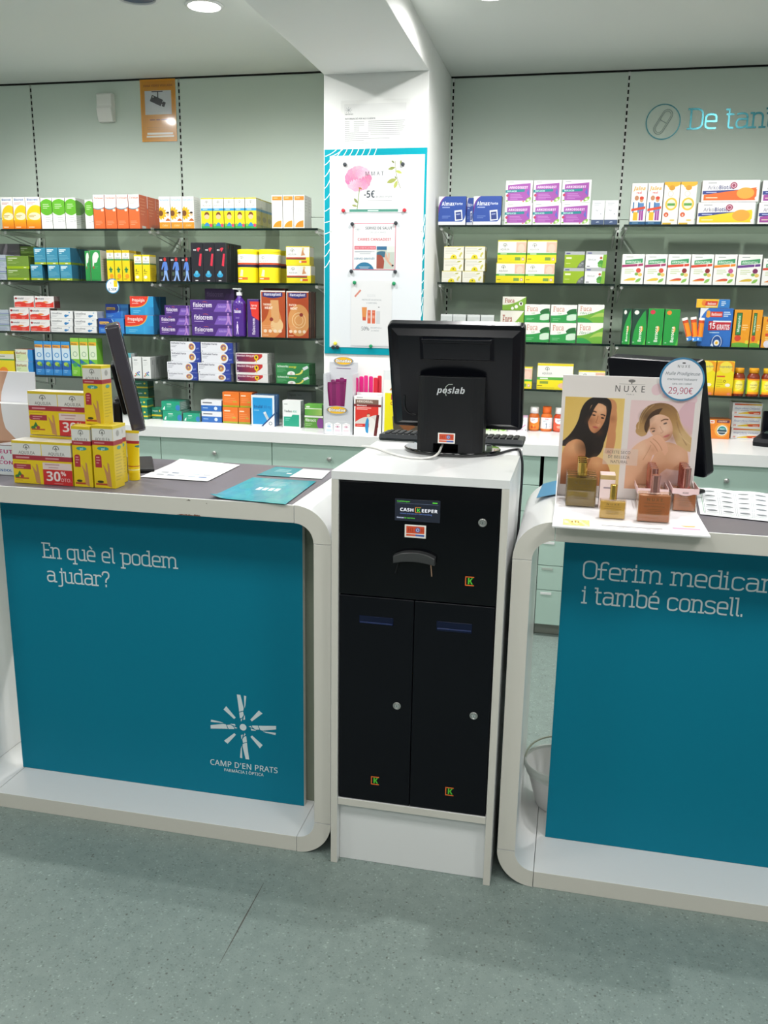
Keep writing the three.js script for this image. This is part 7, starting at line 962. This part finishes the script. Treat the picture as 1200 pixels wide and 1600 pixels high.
// ---------------------------------------------------------------- perfume display on the right counter
{
  const Y = TOP + 0.0004, f0 = onY(871, 824, Y + 0.003), f1 = onY(1112, 838, Y + 0.003), zB = -2.349, zF = (f0.z + f1.z) / 2;
  const b0 = onZ(868.5, 773, zB), b1 = onZ(1087, 751, zB), tl = onZ(880, 588, zB), W = 0.352, cx = -0.026 + W / 2, hB = tl.y - Y;
  const t = thing('perfume_display', 'cardboard body oil display with two portraits of women', 'display', [cx, Y, zB]);
  const L = zF - zB;
  const trayT = canvasTexture(1024, 1024, (g) => { g.fillStyle = '#f1eff3'; g.fillRect(0, 0, 1024, 1024); g.fillStyle = '#ecd684'; g.fillRect(70, 800, 180, 180); g.fillStyle = '#f7eec0'; for (let i = 0; i < 26; i++) { g.beginPath(); g.arc(80 + (i * 67) % 160, 810 + (i * 43) % 160, 8 + i % 9, 0, 7); g.fill(); } g.fillStyle = '#a98a2c'; g.fillRect(128, 842, 10, 50); g.fillRect(150, 836, 10, 56); g.fillRect(170, 842, 10, 50); g.fillStyle = '#c9ad4a'; for (let i = 0; i < 4; i++) g.fillRect(104, 910 + i * 16, 112, 6); g.fillStyle = '#3a3f46'; g.fillRect(330, 912, 400, 12); g.fillStyle = '#8a9096'; g.fillRect(440, 948, 40, 10); g.fillRect(620, 948, 30, 10); g.fillStyle = '#e9e6ee'; g.fillRect(780, 700, 220, 280); g.fillStyle = '#d9b83a'; g.beginPath(); g.moveTo(860, 780); g.lineTo(960, 770); g.lineTo(950, 800); g.lineTo(890, 810); g.fill(); g.fillStyle = '#e08ab4'; g.fillRect(800, 850, 180, 26); g.fillStyle = '#efc2d8'; g.fillRect(800, 890, 180, 14); g.fillRect(800, 916, 150, 10); });
  part('tray', rbox(W, 0.0045, L, 0.001, 0, 0.0023, L / 2), [paper, paper, std(0xffffff, 0.4, { map: trayT }), paper, paper, paper], t);
  for (const s of [-1, 1]) part('side_lip', extrude(poly([[0, 0], [0.12, 0], [0, 0.06]]), 0.002).rotateY(-Math.PI / 2).translate(s * (W / 2 - 0.002) + 0.001, 0.0045, 0.003), std(0xf2efee, 0.5), t);
  const face = canvasTexture(1024, 960, (g) => {
    g.fillStyle = '#e3dcd8'; g.fillRect(0, 0, 1024, 960); g.fillStyle = '#e2bcc4'; g.globalAlpha = 0.7; for (const [x, y, a, b] of [[700, 90, 40, 46], [770, 120, 30, 36], [900, 200, 46, 40], [960, 160, 34, 40]]) { g.beginPath(); g.ellipse(x, y, a, b, 0.4, 0, 7); g.fill(); } g.globalAlpha = 1;
    const skin = (c, p) => { g.fillStyle = c; g.fill(new Path2D(p)); };
    // the two portraits are painted small and enlarged, so that their edges are soft as in a printed photograph
    const small = document.createElement('canvas'); small.width = 340; small.height = 320; const full = g; g = small.getContext('2d'); g.scale(340 / 1024, 340 / 1024); g.fillStyle = '#e3dcd8'; g.fillRect(0, 0, 1024, 964);
    const glow = (x, y, r, c, a) => { const k = g.createRadialGradient(x, y, 0, x, y, r); k.addColorStop(0, c); k.addColorStop(1, c + '00'); g.globalAlpha = a; g.fillStyle = k; g.fillRect(x - r, y - r, 2 * r, 2 * r); g.globalAlpha = 1; };
    // left portrait: dark long hair, golden backdrop
    g.save(); g.beginPath(); g.rect(26, 168, 446, 700); g.clip(); let q = g.createLinearGradient(26, 168, 472, 600); q.addColorStop(0, '#d9b45c'); q.addColorStop(1, '#e6c982'); g.fillStyle = q; g.fillRect(26, 168, 446, 700);
    skin('#c98a5e', 'M352 176Q420 170 416 260Q430 330 420 420Q436 520 400 620L350 600Q370 420 356 300Z'); skin('#221a18', 'M210 180Q280 140 350 176Q390 200 372 300Q372 420 340 520Q330 640 250 650Q170 640 150 560Q100 560 26 560V520Q110 450 140 330Q150 220 210 180Z');
    q = g.createLinearGradient(200, 220, 350, 450); q.addColorStop(0, '#e0a67c'); q.addColorStop(1, '#b97850'); g.fillStyle = q; g.fill(new Path2D('M226 230Q280 190 336 236Q352 300 330 360Q300 440 262 448Q222 440 210 370Q204 280 226 230Z'));
    skin('#221a18', 'M222 250Q240 196 300 190Q250 230 236 300Q214 340 212 360Q200 290 222 250Z'); g.strokeStyle = '#2c1c16'; g.lineWidth = 9; g.stroke(new Path2D('M226 284Q246 268 268 284')); g.stroke(new Path2D('M300 300Q320 296 334 310')); g.fillStyle = '#33211c'; g.beginPath(); g.ellipse(250, 306, 13, 6, 0.15, 0, 7); g.fill(); g.beginPath(); g.ellipse(316, 326, 12, 6, 0.2, 0, 7); g.fill(); g.strokeStyle = '#a96c48'; g.lineWidth = 6; g.stroke(new Path2D('M282 310Q276 350 268 362Q280 372 292 368')); skin('#b5584e', 'M244 396Q264 386 290 402Q268 420 244 396Z');
    q = g.createLinearGradient(40, 520, 260, 860); q.addColorStop(0, '#d9986a'); q.addColorStop(1, '#a86640'); g.fillStyle = q; g.fill(new Path2D('M26 640Q40 520 130 500Q196 500 206 580Q214 640 190 700Q150 780 150 868H26Z')); q = g.createLinearGradient(200, 620, 420, 860); q.addColorStop(0, '#d89a6c'); q.addColorStop(1, '#b0703f'); g.fillStyle = q; g.fill(new Path2D('M150 760Q200 640 290 634Q370 640 400 740Q420 800 430 868H150Z')); skin('#8f5836', 'M186 700Q210 650 250 650L226 720Z'); glow(300, 260, 60, '#f2c8a4', 0.5); glow(225, 350, 50, '#7a4428', 0.5); glow(300, 440, 46, '#6a3820', 0.5); glow(110, 570, 90, '#f0bf94', 0.5); glow(300, 690, 90, '#f2c090', 0.55); glow(60, 820, 110, '#7a4326', 0.5); glow(390, 330, 40, '#8a5230', 0.5); glow(200, 560, 90, '#0e0a0a', 0.5); glow(290, 380, 24, '#e8b08c', 0.6); g.restore();
    // right portrait: fair hair, pink backdrop
    g.save(); g.beginPath(); g.rect(516, 176, 466, 700); g.clip(); g.fillStyle = '#e3c8c8'; g.fillRect(516, 176, 466, 700); g.fillStyle = '#dab4bc'; g.beginPath(); g.ellipse(950, 300, 90, 150, 0.3, 0, 7); g.fill();
    q = g.createLinearGradient(640, 190, 700, 520); q.addColorStop(0, '#7c5a3c'); q.addColorStop(0.45, '#a9814f'); q.addColorStop(1, '#cfae7c'); g.fillStyle = q; g.fill(new Path2D('M586 340Q596 206 724 192Q850 184 880 300Q900 392 982 452V560Q920 560 872 500Q860 470 836 420L720 300Q670 380 650 440Q620 470 590 446Q560 430 572 396Q560 366 586 340Z')); skin('#4a3424', 'M644 320Q672 240 752 232L716 300Q668 350 650 430Q612 392 644 320Z'); g.lineWidth = 7; g.globalAlpha = 0.6; for (const [c, p] of [['#d8ba8a', 'M640 226Q584 300 588 400'], ['#d8ba8a', 'M860 260Q890 360 976 450'], ['#8a6644', 'M862 330Q890 430 950 510'], ['#c9a672', 'M690 206Q616 260 604 350'], ['#e0c496', 'M890 420Q920 470 978 500'], ['#9a744a', 'M760 200Q840 220 860 320']]) { g.strokeStyle = c; g.stroke(new Path2D(p)); } g.globalAlpha = 1;
    q = g.createLinearGradient(660, 300, 840, 480); q.addColorStop(0, '#e9bfa4'); q.addColorStop(1, '#cf9a7c'); g.fillStyle = q; g.fill(new Path2D('M664 320Q720 250 800 300Q850 360 836 440Q810 500 760 486Q700 460 672 410Z')); g.strokeStyle = '#6b4a38'; g.lineWidth = 8; g.stroke(new Path2D('M676 396Q690 384 710 392')); g.stroke(new Path2D('M748 332Q772 310 800 318')); g.fillStyle = '#4a3a38'; g.beginPath(); g.ellipse(700, 412, 12, 5, -0.5, 0, 7); g.fill(); g.beginPath(); g.ellipse(780, 348, 14, 6, -0.4, 0, 7); g.fill(); g.strokeStyle = '#bb8468'; g.lineWidth = 6; g.stroke(new Path2D('M744 370Q756 400 772 412Q764 424 752 424')); skin('#c86a6a', 'M772 456Q796 430 822 430Q816 458 772 456Z');
    q = g.createLinearGradient(560, 480, 960, 860); q.addColorStop(0, '#e6b898'); q.addColorStop(1, '#cc9672'); g.fillStyle = q; g.fill(new Path2D('M516 620Q560 520 640 480Q700 450 730 500L700 640Q660 760 640 876H516Z')); g.fill(new Path2D('M760 500Q850 470 960 560Q982 640 970 700Q900 720 820 700Q740 760 700 876H640Q660 740 720 600Z')); skin('#e3b092', 'M640 500Q680 440 740 440Q800 470 820 560L800 600Q770 560 760 540Q740 600 700 600Z'); g.strokeStyle = '#bd8766'; g.lineWidth = 5; for (const p of ['M700 470Q750 500 776 560', 'M680 490Q720 520 744 570', 'M900 690Q940 650 956 640', 'M640 640Q680 560 690 520']) g.stroke(new Path2D(p)); glow(780, 390, 60, '#f6d8c2', 0.55); glow(690, 380, 50, '#a8704e', 0.4); glow(840, 460, 60, '#8a5a3c', 0.5); glow(620, 560, 90, '#f4d2b8', 0.5); glow(900, 600, 90, '#f2ccb0', 0.5); glow(820, 740, 100, '#a86c48', 0.45); glow(640, 300, 70, '#3a281c', 0.5); glow(920, 430, 80, '#d9ba8c', 0.5); glow(700, 560, 60, '#b07a58', 0.35); g.restore();
    g = full; g.imageSmoothingEnabled = true; g.imageSmoothingQuality = 'high'; for (const [x, y, a, b] of [[26, 168, 446, 700], [516, 176, 466, 700]]) g.drawImage(small, x * 340 / 1024, y * 340 / 1024, a * 340 / 1024, b * 340 / 1024, x, y, a, b);
    g.fillStyle = 'rgba(222,206,198,.55)'; g.fillRect(340, 560, 260, 130); g.fillStyle = '#6a5e58'; g.font = '31px sans-serif'; g.fillText('ACEITE SECO', 366, 600, 220); g.fillText('DE BELLEZA', 376, 638, 200); g.fillText('NATURAL', 398, 676, 160);
    g.fillStyle = '#4c4a48'; g.font = '66px sans-serif'; for (const [c, x] of [['N', 388], ['U', 452], ['X', 516], ['E', 580]]) g.fillText(c, x, 116); g.fillStyle = '#7a7774'; g.beginPath(); g.ellipse(512, 32, 26, 12, 0, 0, 7); g.fill(); g.fillRect(508, 40, 8, 16); g.fillRect(420, 56, 190, 2); g.font = '15px sans-serif'; g.fillText('P A R I S', 480, 140, 70);
  });
  part('back_card', rbox(W, hB, 0.005, 0.001, 0, hB / 2 + 0.0046, -0.0025), [paper, paper, paper, paper, std(0xffffff, 0.45, { map: face }), paper], t);
  part('strut', extrude(poly([[0, 0], [0.04, 0], [0, hB * 0.7]]), 0.003).rotateY(Math.PI / 2).translate(-0.1, 0.0046, -0.0055), paper, t);
  // price disc
  const disc = canvasTexture(512, 512, (g) => { g.fillStyle = '#3f83ac'; g.fillRect(0, 0, 512, 512); g.fillStyle = '#eae9ee'; g.beginPath(); g.arc(256, 256, 234, 0, 7); g.fill(); g.textAlign = 'center'; g.fillStyle = '#4a4a4c'; g.font = '44px sans-serif'; g.fillText('N U X E', 262, 118, 170); g.beginPath(); g.ellipse(262, 64, 20, 8, 0, 0, 7); g.fill(); g.fillStyle = '#3d4c58'; g.font = 'italic 50px sans-serif'; g.fillText('Huile Prodigieuse', 256, 206, 420); g.font = 'italic 36px sans-serif'; g.fillText('tractament hidratant', 256, 268, 410); g.font = 'italic 30px sans-serif'; g.fillText('cara, cos i cabell', 256, 318, 320); g.fillStyle = '#b04a66'; g.font = '104px sans-serif'; g.fillText('29,90€', 250, 426, 280); });
  const dc = onZ(1066, 593, zB + 0.012), dr = (onZ(1102, 590, zB + 0.012).x - onZ(1031, 590, zB + 0.012).x) / 2;
  const d = thing('price_disc', 'round white price tag with blue rim on the perfume display', 'price tag', [dc.x, dc.y, zB + 0.006]);
  part('disc', cyl(dr, dr, 0.0025, 0, 0, 0, 56).rotateY(Math.PI / 2).rotateX(Math.PI / 2), [std(0x3f83ac, 0.5), std(0xffffff, 0.45, { map: disc }), paper], d, [0, 0, 0.0012]);
  part('tab', box(0.02, 0.03, 0.003, 0, -0.02, -0.0032), paper, d);
  // bottles: square flacon, collar, tall metal cap
  const gold = phys(0xd9b45c, 0.2, { metalness: 1 }), rose = phys(0xd49a92, 0.2, { metalness: 1 });
  const oil = (c) => phys(c, 0.12, { clearcoat: 1, clearcoatRoughness: 0.04 }), clear = phys(0xf6f2ea, 0.02, { transmission: 1, thickness: 0 });
  const olive = oil(0x6f5a14), amber = oil(0xa5643a), pale = oil(0xc4a14c);
  const labelPale = canvasTexture(256, 256, (g) => { g.clearRect(0, 0, 256, 256); g.fillStyle = '#5e4c1e'; g.font = '44px sans-serif'; g.textAlign = 'center'; g.fillText('N U X E', 128, 60, 180); g.fillRect(40, 84, 176, 3); g.font = '20px sans-serif'; g.fillText('HUILE PRODIGIEUSE', 128, 128, 190); for (let i = 0; i < 4; i++) g.fillRect(60, 150 + i * 18, 136, 3); });
  const labM = new THREE.MeshStandardMaterial({ map: labelPale, transparent: true, roughness: 0.5 });
  function flacon(label, x, z, w, h, dpt, hc, rc, body, metal, group) {
    const b = thing('perfume_bottle', label, 'bottle', [x, Y + 0.0052, z], 0, group);
    const fl = part('flacon', rbox(w, h, dpt, 0.004, 0, h / 2, 0, 3), clear, b); part('oil', rbox(w - 0.004, h * 0.9, dpt - 0.005, 0.003, 0, h * 0.47, 0, 2), body, fl);
    part('print', new THREE.PlaneGeometry(w * 0.86, h * 0.8).translate(0, h * 0.52, dpt / 2 + 0.0006), labM, b);
    part('collar', cyl(rc * 1.05, rc * 0.95, 0.006, 0, h + 0.003, 0), metal, b);
    part('cap', merged([cyl(rc, rc, hc, 0, h + 0.006 + hc / 2, 0, 28), cyl(rc, rc * 0.9, 0.0015, 0, h + 0.00675 + hc, 0, 28)]), metal, b); return b;
  }
  const P = (px, py) => onY(px, py, Y + 0.0052);
  const hgt = (px, py0, z) => onZ(px, py0, z).y - Y - 0.0052;
  { // golden row, receding
    const a = P(882.5, 792), c = P(930.5, 793.5), w = c.x - a.x, z0 = (a.z + c.z) / 2 - 0.014, x0 = (a.x + c.x) / 2, h = hgt(905, 743, z0 + 0.012), hc = hgt(908, 722, z0) - h - 0.007;
    for (let i = 0; i < 4; i++) flacon(['frontmost golden oil bottle at the left of the display', 'second golden oil bottle behind the front one', 'third golden oil bottle from the front', 'rearmost golden oil bottle by the portrait'][i], x0 - 0.0006 * i, z0 - i * 0.0295, w, h, 0.026, hc, 0.0118, olive, gold, 'row of golden oil bottles');
    // its pale carton
    const q = P(933, 790), k = P(957, 797), cb = thing('perfume_carton', 'pale pink and gold carton between the golden and rose bottles', 'box', [(q.x + k.x) / 2 + 0.002, Y + 0.0052, -2.235]), cw = k.x - q.x, hh = hgt(940, 741, -2.215);
    part('carton', rbox(cw, hh, 0.05, 0.001, 0, hh / 2, 0), std(0xe9d3d0, 0.4), cb); part('gold_band', rbox(cw + 0.0008, 0.012, 0.0508, 0.001, 0, hh - 0.0065, 0), std(0xcdb27a, 0.35, { metalness: 0.4 }), cb);
    part('print', box(cw * 0.5, 0.004, 0.0008, 0, hh * 0.62, 0.0252), std(0x9a8a90, 0.6), cb);
  }
  { // two rose rows in cartons
    for (const [l, r, yb, side, capx] of [[987, 1041, 793, 'left', 1014], [1042, 1089, 799, 'right', 1066]]) {
      const a = P(l + 6, yb), c = P(r, yb + 1), w = c.x - a.x - 0.003, z0 = -2.246 - (side === 'left' ? 0.006 : 0.0), x0 = (a.x + c.x) / 2, h = hgt((l + r) / 2, 768, z0 + 0.013), hc = hgt(capx, 731, z0) - h - 0.007;
      const tray = thing('bottle_tray', 'pink card sleeve round the ' + side + ' row of rose bottles', 'sleeve', [x0, Y + 0.0052 + h, z0]);
      part('front_band', extrude((() => { const s = new THREE.Shape(); s.moveTo(-w / 2 - 0.001, 0.008); s.lineTo(-w / 2 - 0.001, -0.006); s.lineTo(-w * 0.3, -0.006); s.quadraticCurveTo(0, -0.014, w * 0.3, -0.006); s.lineTo(w / 2 + 0.001, -0.006); s.lineTo(w / 2 + 0.001, 0.008); s.closePath(); return s; })(), 0.001).translate(0, 0, 0.0142), std(0xf0d2d2, 0.5), tray);
      for (const s of [-1, 1]) part('side_band', box(0.001, 0.014, 0.108, s * (w / 2 + 0.0012), 0.001, -0.04), std(0xf0d2d2, 0.5), tray);
      part('wordmark', textGeo('NUXE', 0.0042, 0.0003, REGULAR), std(0x6a5a5e, 0.6), tray, [0, -0.005, 0.0153]);
      for (let i = 0; i < 4; i++) flacon(['frontmost', 'second', 'third', 'rearmost'][i] + ' rose oil bottle of the ' + side + ' row', x0, z0 - i * 0.0275, w - 0.004, h, 0.025, hc, 0.0105, amber, rose, 'rows of rose oil bottles');
    }
  }
  { const a = P(935, 810), c = P(977, 813), z0 = (a.z + c.z) / 2 - 0.012, h = hgt(956, 781, z0 + 0.01); flacon('small pale golden tester bottle standing alone in front', (a.x + c.x) / 2, z0, c.x - a.x, h, 0.024, hgt(957, 757, z0) - h - 0.007, 0.0085, pale, gold); }
  { const a = P(994, 816), c = P(1046, 818), z0 = (a.z + c.z) / 2 - 0.013, h = hgt(1020, 770, z0 + 0.012); flacon('large rose tester bottle standing alone in front', (a.x + c.x) / 2, z0, c.x - a.x, h, 0.026, hgt(1021, 742, z0) - h - 0.007, 0.0108, amber, rose); }
}
// ---------------------------------------------------------------- waste bin inside the right counter, small hanging price tag
{
  const t = thing('waste_bin', 'white waste bin with a liner seen through the right counter', 'bin', [0.033, TH + 0.0008, -2.4]), R = 0.1, H = onZ(842, 1206, -2.33).y - TH;
  part('body', lathe([[0, 0], [R * 0.58, 0], [R * 0.62, 0.004], [R, H], [R * 0.975, H], [R * 0.6, 0.008], [0, 0.006]], 40), M.white, t);
  const lip = lathe([[R * 0.96, H - 0.03], [R * 0.965, H + 0.003], [R * 1.0, H + 0.006], [R * 1.035, H], [R * 1.03, H - 0.012]], 40); part('liner', lip, phys(0xdfe6e2, 0.4, { transmission: 0.35, thickness: 0 }), t);
  part('handle', new THREE.TorusGeometry(R * 1.0, 0.0028, 8, 32, Math.PI).rotateX(-1.25).translate(0, H + 0.003, 0), std(0x9aa08f, 0.5), t);
  const c = onZ(175, 447, SH.L[1].z + 0.012), r = 0.0375, tx = canvasTexture(256, 256, (g) => { g.fillStyle = '#3f83ac'; g.fillRect(0, 0, 256, 256); g.fillStyle = '#e6eef4'; g.beginPath(); g.arc(128, 128, 112, 0, 7); g.fill(); g.fillStyle = '#e0c41c'; g.fillRect(150, 30, 70, 110); g.fillStyle = '#c9a81a'; g.fillRect(182, 30, 4, 110); g.fillStyle = '#7a8a94'; g.beginPath(); g.arc(94, 78, 12, 0, 7); g.fill(); g.fillRect(54, 104, 80, 6); g.fillStyle = '#3f4a54'; g.font = 'bold 64px sans-serif'; g.fillText('6,50€', 44, 204, 170); });
  const d = thing('price_disc', 'small round price tag hanging on the second shelf edge at left', 'price tag', [c.x, c.y, SH.L[1].z + 0.004]);
  part('disc', cyl(r, r, 0.0015, 0, 0, 0, 40).rotateY(Math.PI / 2).rotateX(Math.PI / 2), [std(0x3f83ac, 0.5), std(0xffffff, 0.5, { map: tx }), paper], d, [0, 0, 0.0015]);
}
renderer.render(scene, camera);
